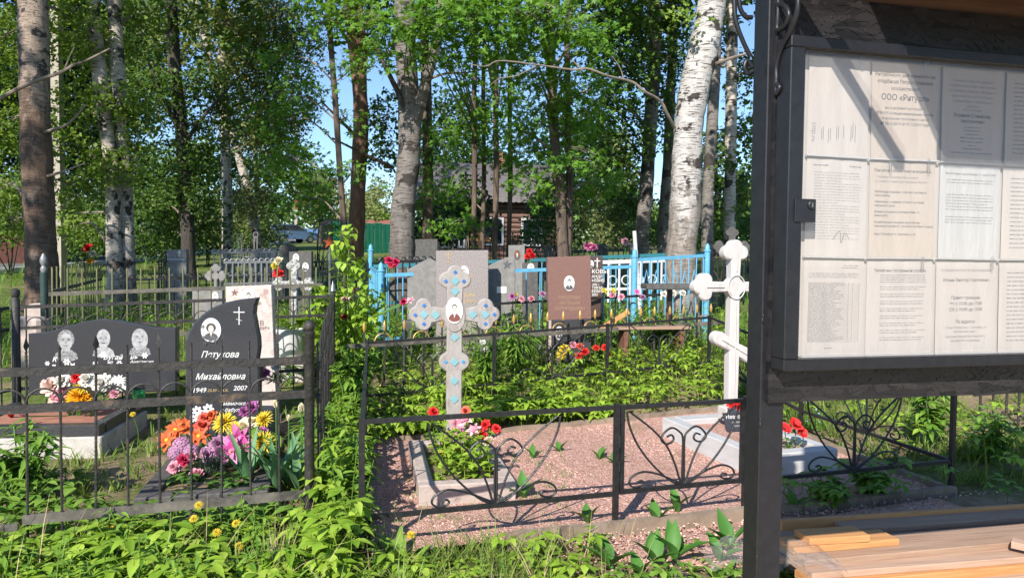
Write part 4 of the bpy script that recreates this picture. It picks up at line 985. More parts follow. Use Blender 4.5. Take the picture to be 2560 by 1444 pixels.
PLAB = [['leftmost sheet of the top row in the glazed case, with grey strips of small print', 'top row sheet with the largest black heading in the notice case', 'top row sheet with a two line bold name in its middle', 'top row sheet cut off by the picture edge', 'top row sheet second from the right end of the case', 'last top row sheet at the right end of the case'],
        ['left sheet of the middle row, partly behind the lock plate', 'warm toned middle row sheet hanging from two paper clips', 'bluish rippled sheet of the middle row', 'middle row sheet cut off by the picture edge', 'middle row sheet second from the right end of the case', 'last middle row sheet at the right end of the case'],
        ['bottom left sheet with a ruled table of prices', 'bottom row sheet of telephone numbers with a wavy edge', 'bottom row sheet giving reception hours under one paper clip', 'bottom row sheet cut off by the picture edge', 'bottom row sheet second from the right end of the case', 'last bottom row sheet at the right end of the case']]
PMAT = [['paper_white', 'paper_warm', 'paper_warm', 'paper_warm', 'paper_white', 'paper_white'], ['paper_white', 'paper_warm', 'paper_cool', 'paper_white', 'paper_white', 'paper_cool'], ['paper_white'] * 6]
PAPERS = {}; PH = {}
for r_ in range(3):
    for c_ in range(6):
        x0, x1 = urow[c_]; z0, z1 = zbot[r_], ztop[r_]; w, h = x1 - x0, z1 - z0
        pw0 = B0 + uB * (x0 + w / 2) + nB * YP
        t = thing('notice_sheet', PLAB[r_][c_], 'notice', (pw0.x, pw0.y, z0), RB, 'paper notices in the glazed case')
        t.rotation_euler[1] = rng.uniform(-0.011, 0.011)
        V = []; F = []; nx, nz = 36, 12; PH[t.name] = (rng.uniform(0, 6), w, h)
        for j in range(nz + 1):
            for i in range(nx + 1):
                u_, v_ = i / nx, j / nz
                V.append((-w / 2 + w * u_, psurf(t, -w / 2 + w * u_, h * v_), h * v_))
        for j in range(nz):
            for i in range(nx): a = j * (nx + 1) + i; F.append((a, a + 1, a + nx + 2, a + nx + 1))
        link('sheet', qmesh('sheet', V, F, True), PMAT[r_][c_], t)
        MB().box(-w / 2 - 0.004, w / 2 + 0.004, -0.0125, -0.001, -0.0045, -0.0005).build('sleeve_lip', 'paper_cool', t)
        PAPERS[(r_, c_)] = (t, w, h)
YT = 0.0
def line(key, txt, z, size, align='CENTER', m='ink', bold=0.0, x=0.0, width=1.0, shear=0.0):
    t, w, h = PAPERS[key]
    X = {'CENTER': x * w, 'LEFT': -w / 2 + 0.018 + x * w, 'RIGHT': w / 2 - 0.018}[align]
    onpaper(link('print_line', textm(txt, size, align, shear, bold, 0.0002, 1.0, 1.0, width), m, t, (X, YT, h * z)))
def rule(key, xa, xb, z, th=0.0012, m='ink_pale', solid=False):
    """one printed line too small to read: a run of word-long marks"""
    t, w, h = PAPERS[key]; b = MB(); x = xa; vs = []; fs = []
    while x < xb - 0.005:
        e = min(xb, x + (0.06 if solid else rng.uniform(0.018, 0.09))); n = max(1, int((e - x) / 0.02))
        for i in range(n + 1):
            j = 0 if solid else rng.uniform(-0.25, 0.35) * th
            for dz in (0, th + j): vs.append((-w / 2 + w * (x + (e - x) * i / n), 0, h * z + dz))
        k0 = len(vs) - 2 * (n + 1); fs += [(k0 + 2 * i, k0 + 2 * i + 2, k0 + 2 * i + 3, k0 + 2 * i + 1) for i in range(n)]
        x = e + (0 if solid else rng.uniform(0.008, 0.016))
    b.add(vs, fs); onpaper(b.build('print_line', m, t))
def para(key, z0, z1, n, xa=0.1, xb=0.9, m='ink_pale', th=0.0014, ragged=0.25):
    for i in range(n): rule(key, xa, xb - (rng.random() * ragged if i % 4 == 3 else rng.random() * 0.03), z0 + (z1 - z0) * i / max(1, n - 1), th, m)
k = (0, 1)
for tx, z, s_, bd in (('Ритуальную деятельность на', 0.86, 0.0150, 0.01), ('кладбище Петро-Славянка', 0.79, 0.0150, 0.01), ('осуществляет', 0.72, 0.0145, 0.01), ('ООО «Ритуал»', 0.615, 0.0245, 0.014), ('на основании договора с', 0.52, 0.0115, 0), ('СПб ГКУ «Специализированная служба', 0.465, 0.0105, 0.006), ('по вопросам похоронного дела»', 0.41, 0.0105, 0), ('№ 20-12-2013 от 27.12.2013 года', 0.355, 0.0118, 0.008)):
    line(k, tx, z, s_, m='ink', bold=bd)
k = (0, 2)
for tx, z, s_, bd, m_ in (('Прием граждан по вопросам', 0.86, 0.0105, 0, 'ink_pale'), ('похорон, подготовки, конфликтных', 0.805, 0.0105, 0, 'ink_pale'), ('ситуаций и вопросов, связанных с', 0.75, 0.0105, 0, 'ink_pale'), ('деятельностью ООО «Ритуал»', 0.695, 0.0105, 0, 'ink_pale'), ('осуществляет Генеральный', 0.64, 0.0105, 0, 'ink_pale'), ('директор', 0.595, 0.009, 0, 'ink_pale'), ('ООО «Ритуал»', 0.55, 0.0105, 0, 'ink_pale'), ('Боринов Станислав', 0.485, 0.0145, 0.014, 'ink'), ('Анатольевич', 0.425, 0.0145, 0.012, 'ink')):
    line(k, tx, z, s_, m=m_, bold=bd)
for z, a in ((0.37, 0.14), (0.335, 0.14), (0.295, 0.12), (0.255, 0.2), (0.215, 0.2), (0.175, 0.06), (0.14, 0.16), (0.095, 0.36)): rule(k, 0.5 - a, 0.5 + a, z, 0.003)
k = (0, 0)
for x in (0.22, 0.25, 0.33, 0.36, 0.46, 0.49, 0.58, 0.70, 0.73, 0.77):
    t, w, h = PAPERS[k]; a = rng.uniform(0.12, 0.2); bz = rng.uniform(0.26, 0.36)
    onpaper(MB().box(-w / 2 + w * x, -w / 2 + w * x + 0.0022, YT - 0.0003, YT + 0.0001, h * a, h * bz).build('print_line', 'ink_pale', t))
o = link('print_line', textm('спр.ru', 0.020, 'LEFT', 0, 0, 0.0002), 'ink_pale', PAPERS[k][0], (-PAPERS[k][1] / 2 + 0.014, YT, PAPERS[k][2] * 0.12), (0, R(90), 0)); o.location.z += 0.06; onpaper(o)
for kk, seed in [((a, b_), 1) for b_ in (3, 4, 5) for a in (0, 1, 2)]: para(kk, 0.88, 0.12, 17, 0.12, 0.88, 'ink_pale', 0.0028)
k = (1, 0); para(k, 0.86, 0.18, 25, 0.12, 0.9, 'ink_pale', 0.0012, 0.5); rule(k, 0.1, 0.35, 0.93, 0.003); rule(k, 0.7, 0.9, 0.93, 0.003)
b = MB(); t, w, h = PAPERS[k]; b.tube(cr([(-0.01, YT, 0.05), (0.012, YT, 0.075), (0.018, YT, 0.04), (0.03, YT, 0.07), (0.045, YT, 0.055)], 5), 0.0008, 4); onpaper(b.build('signature', 'ink', t))
k = (1, 1); line(k, 'При регистрации смерти выдается:', 0.90, 0.0118, 'CENTER', 'ink', 0.008)
line(k, '1. Гербовое свидетельство о смерти', 0.835, 0.0085, 'LEFT', 'ink_pale'); line(k, '2. Справка о смерти для получения пособия', 0.79, 0.0085, 'LEFT', 'ink_pale')
for tx, z in (('Работающие граждане - получают пособие по', 0.68), ('месту работы', 0.64), ('Пенсионеры - в районе, по месту получения', 0.575), ('пенсионного дела', 0.535), ('Военнослужащие и участники войны - в', 0.47), ('военкомате', 0.43), ('Не работающие граждане, не достигшие', 0.36), ('пенсионного возраста - получают пособие по адресу', 0.32), ('Санкт-Петербург, пл. Шевченко, д. 20', 0.235)):
    line(k, tx, z, 0.0088, 'LEFT', 'ink', 0.004, 0, 0.92)
k = (1, 2); line(k, 'Выполнение захоронений с 1 марта 2008', 0.90, 0.0095, 'CENTER', 'ink_pale', 0.006); para(k, 0.84, 0.81, 2, 0.1, 0.9, 'ink_pale', 0.002); para(k, 0.68, 0.52, 6, 0.1, 0.9, 'ink_pale', 0.002); para(k, 0.44, 0.38, 3, 0.1, 0.9, 'ink_pale', 0.002)
k = (2, 0)
for i in range(30): rule(k, 0.08, 0.92, 0.14 + 0.021 * i, 0.0005, 'ink_pale', True)
for i in range(30): rule(k, 0.09, 0.5 + 0.18 * rng.random(), 0.145 + 0.021 * i + 0.006, 0.0014, 'ink_pale')
t, w, h = PAPERS[k]
for x in (0.08, 0.74, 0.81, 0.92): onpaper(MB().box(-w / 2 + w * x, -w / 2 + w * x + 0.0009, YT - 0.0003, YT + 0.0001, h * 0.14, h * 0.77).build('print_line', 'ink_pale', t))
para(k, 0.86, 0.82, 3, 0.08, 0.92, 'ink_pale', 0.0014, 0.1); rule(k, 0.62, 0.9, 0.92, 0.0016); rule(k, 0.66, 0.9, 0.945, 0.0016); rule(k, 0.36, 0.5, 0.07, 0.0025)
k = (2, 1); line(k, 'Телефоны экстренной службы', 0.885, 0.0125, 'CENTER', 'ink', 0.01); para(k, 0.845, 0.77, 4, 0.2, 0.92, 'ink_pale', 0.002)
zz_ = 0.72
for i in range(8):
    rule(k, 0.2, 0.85 + 0.05 * rng.random(), zz_, 0.0016, 'ink_pale'); rule(k, 0.2, 0.7 + 0.2 * rng.random(), zz_ - 0.026, 0.002, 'ink_pale'); zz_ -= 0.078
k = (2, 2)
for tx, z, s_, m_ in (('СТАРШИЙ МАСТЕР ПО ЗАХОРОНЕНИЯМ', 0.895, 0.0095, 'ink_pale'), ('Ильин Виктор Сергеевич', 0.785, 0.0142, 'ink'), ('Прием граждан:', 0.59, 0.0142, 'ink'), ('Чт: с 15:00 до 17:00', 0.525, 0.0142, 'ink'), ('Сб: с 10:00 до 13:00', 0.46, 0.0142, 'ink'), ('По адресу:', 0.325, 0.0142, 'ink'), ('г. Санкт-Петербург, г. Колпино, ул.', 0.265, 0.0098, 'ink_pale'), ('Колпинская, дом 1', 0.22, 0.0098, 'ink_pale'), ('Администрация Колпинского', 0.165, 0.0105, 'ink_pale'), ('городского кладбища', 0.12, 0.0105, 'ink_pale')):
    line(k, tx, z, s_, m=m_, bold=0.004 if m_ == 'ink' else 0)
def clip(key, x, z):
    t, w, h = PAPERS[key]; b = MB(); X = -w / 2 + w * x; Z = h * z
    b.tube(cr([(X, -0.016, Z), (X, -0.016, Z + 0.026), (X + 0.004, -0.016, Z + 0.03), (X + 0.008, -0.016, Z + 0.026), (X + 0.008, -0.016, Z - 0.004), (X + 0.005, -0.016, Z - 0.008), (X + 0.002, -0.016, Z - 0.004), (X + 0.002, -0.016, Z + 0.018)], 4), 0.0007, 5); b.build('paper_clip', 'steel', t, smooth=True)
clip((1, 1), 0.25, 0.93); clip((1, 1), 0.83, 0.94); clip((2, 1), 0.78, 0.94); clip((2, 2), 0.86, 0.95); clip((0, 0), 0.8, 0.95); clip((0, 1), 0.76, 0.95)

# ================================================================== PLANK PILE behind the post
def plank(name, label, px0, py0, px1, py1, z, w, th, m, ext=0.0, group='planks piled behind the notice board', wide=0):
    """long board: its front top edge runs between two pixels at height z"""
    a, b_ = PZ(px0, py0, z), PZ(px1, py1, z); d_ = b_ - a; L_ = d_.length + ext; rz = math.atan2(d_.y, d_.x)
    t = MB(); n = 10; vs = []; fs = []; hh = [rng.uniform(-0.0007, 0.0007) for _ in range(n + 1)]
    c = 0.003
    for i in range(n + 1):
        x = L_ * i / n; k = hh[i]
        for y, zz_ in ((0, -th), (w, -th), (w, -c), (w - c, k), (c, k), (0, -c)): vs.append((x, y + k, zz_))
    for i in range(n):
        for j in range(6): fs.append((i * 6 + j, i * 6 + (j + 1) % 6, i * 6 + 6 + (j + 1) % 6, i * 6 + 6 + j))
    fs += [(5, 4, 3, 2, 1, 0), tuple(n * 6 + i for i in range(6))]
    t.add(vs, fs); o = t.build(name, m); o.location = (a.x, a.y, z); o.rotation_euler = (0, 0, rz)
    setp(o, label, 'plank', group); return o
plank('plank', 'thin orange plank on edge at the back of the wood pile', 1956, 1302, 2560, 1262, 0.262, 0.03, 0.11, 'wood_orange', 0.6)
plank('plank', 'wide brown plank in the shade of the notice board', 2120, 1322, 2560, 1292, 0.245, 0.16, 0.028, 'wood_grey', 0.6)
plank('short_plank', 'topmost short orange board end lying on the wood pile', 2024, 1346, 2175, 1337, 0.31, 0.12, 0.028, 'wood_orange')
plank('short_plank', 'short orange board under the topmost one on the wood pile', 1984, 1368, 2248, 1346, 0.28, 0.13, 0.028, 'wood_orange')
plank('plank', 'grey plank with a slanting end in the middle of the wood pile', 2012, 1401, 2560, 1352, 0.25, 0.20, 0.03, 'wood_grey', 0.6)
plank('plank', 'long dark board beneath the others at the pile end', 1950, 1392, 2100, 1380, 0.215, 0.3, 0.03, 'wood_grey', 1.2)
plank('plank', 'wide pinkish plank at the front of the wood pile', 2030, 1432, 2560, 1392, 0.222, 0.17, 0.026, 'wood_pinkish', 0.6)
plank('plank', 'bright orange plank edge along the front of the wood pile', 2040, 1458, 2560, 1412, 0.195, 0.15, 0.035, 'wood_orange', 0.6)
plank('plank', 'lowest front plank of the wood pile at the picture foot', 2060, 1480, 2560, 1440, 0.16, 0.14, 0.035, 'wood_pinkish', 0.6)
plank('wood_offcut', 'small split offcut on the pile at the picture edge', 2528, 1352, 2575, 1362, 0.275, 0.07, 0.03, 'wood_pinkish', 0.1)
for i, (px_, py_) in enumerate(((2080, 1420), (2500, 1395))):
    a = PZ(px_, py_, 0.1); b = MB(); b.box(-0.05, 0.05, -0.15, 0.40, 0, 0.155); o = b.build('support_beam', 'wood_grey'); o.location = (a.x, a.y, 0.0); o.rotation_euler = (0, 0, RZF)
    setp(o, ['wooden bearer under the end of the wood pile', 'wooden bearer deep under the wood pile'][i], 'beam')
# crumpled clear plastic film
def film(name, label, px, py, z, w, d_, seed):
    r_ = random.Random(seed); a = PZ(px, py, z); V = []; F = []; n = 16
    fr_ = [(r_.uniform(4, 16), r_.uniform(4, 16), r_.uniform(0, 6), r_.uniform(0.01, 0.03)) for _ in range(7)]
    for j in range(n + 1):
        for i in range(n + 1):
            x, y = w * (i / n - 0.5), d_ * (j / n - 0.5); zz_ = sum(A * abs(math.sin(kx_ * x + ky_ * y * 1.3 + p_)) for kx_, ky_, p_, A in fr_) * (1 - 0.5 * (abs(2 * i / n - 1) ** 3))
            V.append((a.x + x + r_.uniform(-0.008, 0.008), a.y + y + r_.uniform(-0.008, 0.008), z + zz_ + r_.uniform(0, 0.008)))
    for j in range(n):
        for i in range(n): q = j * (n + 1) + i; F.append((q, q + 1, q + n + 2, q + n + 1))
    setp(link(name, qmesh(name, V, F), 'plastic_film'), label, 'plastic film')
film('plastic_film', 'crumpled clear plastic film on the gravel left of the notice board post', 1835, 1425, 0.03, 0.28, 0.3, 4)
film('plastic_film', 'crumpled clear plastic film under the end of the wood pile', 2000, 1436, 0.20, 0.30, 0.26, 5)

# ================================================================== GRAVES
def stone(name, label, outl, Y, th, m, rz=0.0, cat='headstone', group=None, ch=0.008, base=None, mbase='dark_stone', part='slab'):
    """slab whose outline is given in picture points on the plane Y; stands on the ground"""
    pts = [P(a, b_, Y) for a, b_ in outl]; cx = sum(p.x for p in pts) / len(pts); g0 = zg(cx, Y)
    t = thing(name, label, cat, (cx, Y, g0), rz, group)
    poly = [((p.x - cx) / max(0.7, math.cos(rz)), p.z - g0) for p in pts]
    MB().prism(poly, 0, th, ch).build(part, m, t)
    t['_cx'] = cx
    if base:
        w = max(abs(x) for x, z in poly) + base[0]; zlo = min(z for x, z in poly)
        MB().box(-w, w, -base[0], th + base[0], -0.1, max(0.03, zlo - 0.002), ch=0.005).build('plinth', mbase, t)
    return t
def LP(t, px, py, Y):
    p = P(px, py, Y); return (p.x - t.location.x) / max(0.7, math.cos(t.rotation_euler.z)), p.z - t.location.z
def letters(t, px, py, Y, txt, hpx, m, align='CENTER', shear=0.0, bold=0.0, width=1.0, y=-0.001, nm='lettering'):
    x, z = LP(t, px, py, Y); link(nm, textm(txt, hpx * Y / FPX / 0.72, align, shear, bold, 0.0008, 1.0, 1.0, width), m, t, (x, y, z))
def busty(t, px, py, Y, s, kind):
    """engraved bust on polished stone"""
    x, z = LP(t, px, py, Y); w = s * Y / FPX
    def flat(nm, poly, mm, dy): MB().prism([(x + a * w, z + b_ * w) for a, b_ in poly], -dy, 0.001).build(nm, mm, t)
    sh = [(-1.15, -1.75), (-1.0, -1.2), (-0.5, -0.85), (0, -0.8), (0.5, -0.85), (1.0, -1.2), (1.15, -1.75), (0.6, -1.95), (-0.6, -1.95)]
    flat('engraved_shoulders', sh, {0: 'engraved_mid', 1: 'face_engraved', 2: 'engraved_mid'}[kind], 0.0006)
    flat('engraved_hair', ellipse(0, {0: 0.22, 1: 0.12, 2: -0.12}[kind], {0: 0.80, 1: 0.72, 2: 0.86}[kind], {0: 0.95, 1: 1.0, 2: 1.2}[kind], 22), {0: 'engraved_mid', 1: 'face_engraved', 2: 'face_engraved'}[kind], 0.0010)
    flat('engraved_neck', [(-0.35, -0.5), (0.35, -0.5), (0.42, -0.98), (-0.42, -0.98)], 'face_engraved', 0.0012)
    flat('engraved_face', ellipse(0, -0.04, 0.62, 0.84, 22), 'face_engraved', 0.0015)
    for sgn in (-1, 1):
        flat('engraved_eye', ellipse(sgn * 0.26, 0.1, 0.13, 0.05, 10), 'engraved_dark', 0.0019); flat('engraved_brow', ellipse(sgn * 0.27, 0.24, 0.17, 0.035, 10), 'engraved_dark', 0.0019)
    flat('engraved_nose', [(-0.05, 0.1), (0.05, 0.1), (0.1, -0.2), (-0.1, -0.2)], 'engraved_mid', 0.0018)
    flat('engraved_mouth', ellipse(0, -0.42, 0.2, 0.05, 10), 'engraved_dark', 0.0019)
    if kind == 1: flat('engraved_moustache', [(-0.34, -0.42), (-0.2, -0.27), (0.2, -0.27), (0.34, -0.42), (0, -0.33)], 'engraved_mid', 0.0021)
def posy(t, px, py, Y, s, m='letter_white', n=6, y=0.0):
    x, z = LP(t, px, py, Y); w = s * Y / FPX; b = MB()
    for k in range(n):
        a = 6.283 * k / n; b.prism(ellipse(x + 0.6 * w * math.cos(a), z + 0.6 * w * math.sin(a), 0.42 * w, 0.26 * w, 10, a), y - 0.0008 - 0.0001 * k, y + 0.001)
    b.build('engraved_flower', m, t)
def orth(t, px, py, Y, h, m, y=-0.003, r=0.003, gold=False):
    """thin three-bar cross emblem"""
    x, z = LP(t, px, py, Y); H = h * Y / FPX; b = MB()
    b.box(x - r, x + r, y, 0.0, z - H / 2, z + H / 2); b.box(x - 0.3 * H, x - r, y, 0.0, z + 0.2 * H - r, z + 0.2 * H + r); b.box(x + r, x + 0.3 * H, y, 0.0, z + 0.2 * H - r, z + 0.2 * H + r)
    b.bar((x - 0.16 * H, y / 2, z - 0.18 * H), (x + 0.16 * H, y / 2, z - 0.28 * H), -y * 0.9, 2 * r, (0, 1, 0)); b.build('cross_emblem', m, t)
def starp(x, z, r): return [(x + (r if k % 2 == 0 else 0.42 * r) * math.sin(math.pi * k / 5), z + (r if k % 2 == 0 else 0.42 * r) * math.cos(math.pi * k / 5)) for k in range(10)]

# --- family headstone with three engraved busts
YA = 6.5
top = [(80, 832), (122, 829), (168, 816), (210, 803), (245, 797), (285, 800), (335, 810), (380, 818), (418, 821), (434, 819)]
fam = stone('family_headstone', 'wide polished black headstone with wavy top and three engraved busts', [(434, 980), (434, 819)] + top[::-1][1:] + [(80, 985)], YA, 0.08, 'black_granite', R(5), ch=0.012)
busty(fam, 170, 852, YA, 25, 0); busty(fam, 259, 848, YA, 23, 1); busty(fam, 346, 846, YA, 23, 2)
letters(fam, 137, 902, YA, 'К', 12, 'letter_white', 'LEFT', 0.3, 0.012); letters(fam, 258, 898, YA, 'Бугай', 12, 'letter_white', 'LEFT', 0.35, 0.012)
letters(fam, 322, 898, YA, 'нь', 12, 'letter_white', 'LEFT', 0.35, 0.012); letters(fam, 322, 908, YA, 'Анастасия', 8, 'letter_white', 'LEFT', 0.35, 0.008); letters(fam, 268, 908, YA, 'ир', 8, 'letter_white', 'LEFT', 0.35, 0.008)
for a, b_, s_ in ((258, 886, 9), (358, 889, 8), (142, 915, 7), (172, 903, 9), (186, 914, 9), (240, 912, 10), (297, 907, 7), (126, 906, 6)): posy(fam, a, b_, YA, s_)
bedA = thing('granite_bed', 'raised grave bed of black granite kerbs on a concrete footing', 'grave bed', (-3.06, 5.52, 0), R(8))
for (x0, x1, y0, y1) in ((-1.12, 0, 0, 0.13), (-1.12, -0.99, 0.132, 1.0), (-0.13, 0, 0.132, 1.0)):
    MB().box(x0 + 0.02, x1 - 0.02, y0 + 0.02, y1 - 0.001, 0.152, 0.235, ch=0.006).build('granite_kerb', 'black_granite_side', bedA)
    MB().box(x0, x1, y0, y1, -0.05, 0.15, ch=0.008).build('footing', 'concrete', bedA)
MB().box(-0.985, -0.135, 0.135, 0.99, 0, 0.20).build('soil', 'brick_red', bedA)
fb = thing('peach_bouquet', 'peach, red and yellow cloth flowers before the wide black headstone', 'flowers', (-3.55, 6.0, 0.2))
for i, (k_, m_, a, b_, s_) in enumerate((('carnation', 'petal_blush', 130, 970, 0.10), ('carnation', 'petal_pink', 150, 985, 0.085), ('carnation', 'petal_white', 160, 955, 0.085), ('carnation', 'petal_blush', 145, 1003, 0.08), ('rose', 'petal_red', 192, 944, 0.05), ('carnation', 'petal_white', 220, 950, 0.08), ('carnation', 'petal_white', 260, 958, 0.095), ('mum', 'petal_yellow', 208, 968, 0.075), ('mum', 'petal_gold', 200, 992, 0.11), ('mum', 'petal_gold', 212, 1000, 0.09), ('daisy', 'petal_white', 296, 950, 0.06), ('daisy', 'petal_white', 305, 965, 0.05), ('carnation', 'petal_pink', 285, 985, 0.045), ('tulip', 'petal_red', 30, 1042, 0.05), ('tulip', 'petal_pink', 60, 1040, 0.04))):
    p = P(a, b_, 5.95 - (0.3 if b_ > 1030 else 0)); flower(fb, k_, m_, p, s_, frnd(0.5), i)
    b = MB(); b.tube([(p.x * 0.3 - 3.55 * 0.7, 6.02, 0.2), p], 0.004, 5); b.build('stem', 'stem_green', fb, True)
sprays(fb, [P(a, b_, 6.0) for a, b_ in ((235, 975), (180, 970), (250, 985), (120, 990), (200, 950))], 'peony_leaf', 6, 0.08, 0.04)
cl = thing('grave_candle', 'green glass grave lantern on the black granite bed', 'lantern', P(347, 995, 6.15))
cl.location.z = 0.235; MINV[cl.name] = Matrix.Translation(cl.location).inverted()
MB().lathe([(0.05, 0), (0.055, 0.01), (0.055, 0.05), (0.05, 0.06)], 16).build('foot', 'candle_dark', cl, smooth=True)
MB().lathe([(0.042, 0.061), (0.052, 0.08), (0.052, 0.15), (0.044, 0.165)], 16).build('glass', 'candle_green', cl, smooth=True)
MB().lathe([(0.046, 0.166), (0.05, 0.175), (0.03, 0.2), (0.008, 0.21)], 16).build('lid', 'candle_dark', cl, smooth=True)
jar = thing('glass_jar', 'small glass jar standing on the soil between two headstones', 'jar', (P(447, 985, 6.1).x, 6.1, 0.0))
MB().lathe([(0.06, 0), (0.068, 0.02), (0.068, 0.10), (0.05, 0.12), (0.05, 0.135), (0.045, 0.135)], 16).build('body', 'plastic_film', jar, smooth=True)
bxs = thing('soil_mound', 'weathered grey stone block behind the black iron fence', 'stone', (P(75, 800, 8.0).x, 8.0, zg(0, 8.0)))
MB().box(-0.16, 0.16, -0.1, 0.1, -0.05, 0.62, ch=0.03).build('block', 'concrete_pink', bxs)

# --- curved black headstone
YH = 5.62
ol = [(470, 1090), (470, 850), (478, 826), (490, 806), (508, 787), (532, 769), (562, 756), (600, 748), (642, 744), (636, 764), (634, 785), (639, 815), (645, 845), (646, 870), (642, 900), (646, 932), (647, 1090)]
hs = stone('curved_headstone', 'curved black granite headstone with an oval portrait of a woman and white script', ol[::-1], YH, 0.09, 'black_granite', R(8), ch=0.014)
mx_, mz_ = LP(hs, 531, 824, YH); medal(hs, mx_, mz_, 0.073, 0.092, -0.001, 2, 'enamel_white')
for a, b_ in ((513, 842), (517, 856), (529, 850), (541, 852), (512, 815)): posy(hs, a, b_, YH, 5, 'suit_print', 5, -0.008)
orth(hs, 597, 789, YH, 45, 'letter_white', r=0.0035)
letters(hs, 551, 892, YH, 'Петухова', 15.5, 'letter_white', 'CENTER', 0.35, 0.012, 0.92); letters(hs, 552, 947, YH, 'Михайловна', 15.5, 'letter_white', 'CENTER', 0.35, 0.012, 0.92)
letters(hs, 486, 978, YH, '1949', 12, 'letter_white', 'LEFT', 0.2, 0.012); letters(hs, 520, 977, YH, '.23.XI - 24.X.', 7, 'letter_gold', 'LEFT', 0.2, 0.01); letters(hs, 583, 975, YH, '2007', 12, 'letter_white', 'LEFT', 0.2, 0.012)
letters(hs, 585, 1012, YH, 'мамочке', 9, 'letter_white', 'CENTER', 0.35, 0.01); letters(hs, 588, 1028, YH, 'и бабулечке', 9, 'letter_white', 'CENTER', 0.35, 0.01)
for a, b_, s_ in ((498, 1024, 13), (524, 1020, 14), (508, 1040, 13), (490, 1042, 10)): posy(hs, a, b_, YH, s_, 'letter_white', 7)
bedP = thing('granite_bed', 'dark grey granite grave frame planted with leaves behind the picket fence', 'grave bed', (-2.16, 4.22, 0), R(13))
for (x0, x1, y0, y1) in ((0, 0.74, 0, 0.11), (0, 0.11, 0.112, 1.35), (0.63, 0.74, 0.112, 1.35), (0.112, 0.628, 1.25, 1.35)):
    MB().box(x0, x1, y0, y1, -0.04, 0.115, ch=0.006).build('border', 'dark_stone', bedP)
MB().box(0.111, 0.629, 0.111, 1.249, 0, 0.09).build('soil', 'ground_soil', bedP)
bb = thing('large_bouquet', 'large bright mixed cloth bouquet before the curved black headstone', 'flowers', (-1.95, 5.0, 0.1))
for i, (k_, m_, a, b_, s_, c_) in enumerate((('poinsettia', 'petal_orange', 440, 1075, 0.085, 'petal_yellow'), ('poinsettia', 'petal_orange', 418, 1100, 0.075, 'petal_yellow'), ('poinsettia', 'petal_orange', 462, 1062, 0.07, None), ('poinsettia', 'petal_orange', 497, 1090, 0.075, 'petal_yellow'), ('rose', 'petal_coral', 512, 1048, 0.052, None), ('rose', 'petal_coral', 506, 1066, 0.058, None), ('rose', 'petal_orange', 530, 1040, 0.05, None), ('mum', 'petal_yellow', 562, 1058, 0.085, None), ('mum', 'petal_yellow', 588, 1072, 0.06, None), ('rose', 'petal_cream', 612, 1065, 0.062, None), ('rose', 'petal_cream', 630, 1055, 0.05, None), ('mum', 'petal_yellow', 660, 1050, 0.072, None), ('carnation', 'petal_purple', 632, 1022, 0.065, None), ('carnation', 'petal_purple', 612, 1030, 0.05, None), ('carnation', 'petal_purple', 655, 1080, 0.045, None), ('hydrangea', 'petal_lilac', 455, 1115, 0.075, None), ('hydrangea', 'petal_lilac', 440, 1132, 0.062, None), ('hydrangea', 'petal_lilac', 478, 1128, 0.06, None), ('lily', 'petal_magenta', 595, 1098, 0.10, 'petal_yellow'), ('lily', 'petal_magenta', 580, 1128, 0.10, 'petal_yellow'), ('lily', 'petal_magenta', 612, 1118, 0.09, None), ('carnation', 'petal_lilac', 545, 1110, 0.065, None), ('carnation', 'petal_purple', 555, 1130, 0.06, None), ('mum', 'petal_yellow', 657, 1108, 0.085, None), ('carnation', 'petal_lilac', 520, 1135, 0.06, None), ('carnation', 'petal_pink', 493, 1190, 0.062, None), ('carnation', 'petal_pink', 435, 1168, 0.048, None), ('carnation', 'petal_crimson', 460, 1150, 0.05, None), ('carnation', 'petal_pink', 475, 1140, 0.05, None))):
    yy = 5.05 - 0.35 * max(0, (b_ - 1040) / 150); p = P(a, b_, yy); flower(bb, k_, m_, p, s_, frnd(0.55), i, c_)
    b = MB(); b.tube(cr([(-2.0 + rng.uniform(-0.1, 0.15), yy + 0.12, 0.1), ((p.x - 2.0) / 2, yy + 0.06, p.z * 0.55), p], 4), 0.004, 5); b.build('stem', 'stem_green', bb, True)
spots = [P(480 + 190 * rng.random(), 1090 + 90 * rng.random(), 4.95) for _ in range(26)]
sprays(bb, [p_ + Vector((0, 0.12, -0.04)) for p_ in spots[:9]], 'peony_leaf', 7, 0.09, 0.04); sprays(bb, [P(500 + 60 * rng.random(), 1150 + 40 * rng.random(), 4.75) for _ in range(9)], 'dark_needles', 26, 0.09, 0.006, 'needle_spray', 1.5)

# --- pale pink headstone behind it
YK = 6.7
ps = stone('pink_headstone', 'pale pink weathered headstone behind the curved black one', [(690, 1035), (677, 712), (566, 716), (572, 1035)], YK, 0.10, 'pink_stone', R(6), base=(0.05, 0))
x, z = LP(ps, 622, 742, YK); medal(ps, x, z, 0.055, 0.072, -0.001, 0, 'enamel_white')
x, z = LP(ps, 588, 731, YK); MB().prism(starp(x, z, 0.035), -0.002, 0.001).build('star_emblem', 'letter_dark', ps)
for tx, a, b_, h in (('ЧЕВ', 659, 813, 12), ('ТРОВИЧ', 672, 824, 8), ('гг', 648, 836, 6)): letters(ps, a, b_, YK, tx, h, 'letter_dark', 'RIGHT', 0, 0.012)
b = MB(); x, z = LP(ps, 640, 763, YK)
for k in range(6): b.bar((x, -0.001, z), (x + 0.05 * math.cos(0.3 + 0.25 * k), -0.001, z + 0.05 * math.sin(0.3 + 0.25 * k)), 0.002, 0.004, (0, 1, 0))
b.build('palm_emblem', 'letter_dark', ps)
fp = thing('pink_posy', 'pink cloth flowers in a stone vase beside the pale headstone', 'flowers', (P(662, 960, 6.3).x, 6.3, zg(0, 6.3)))
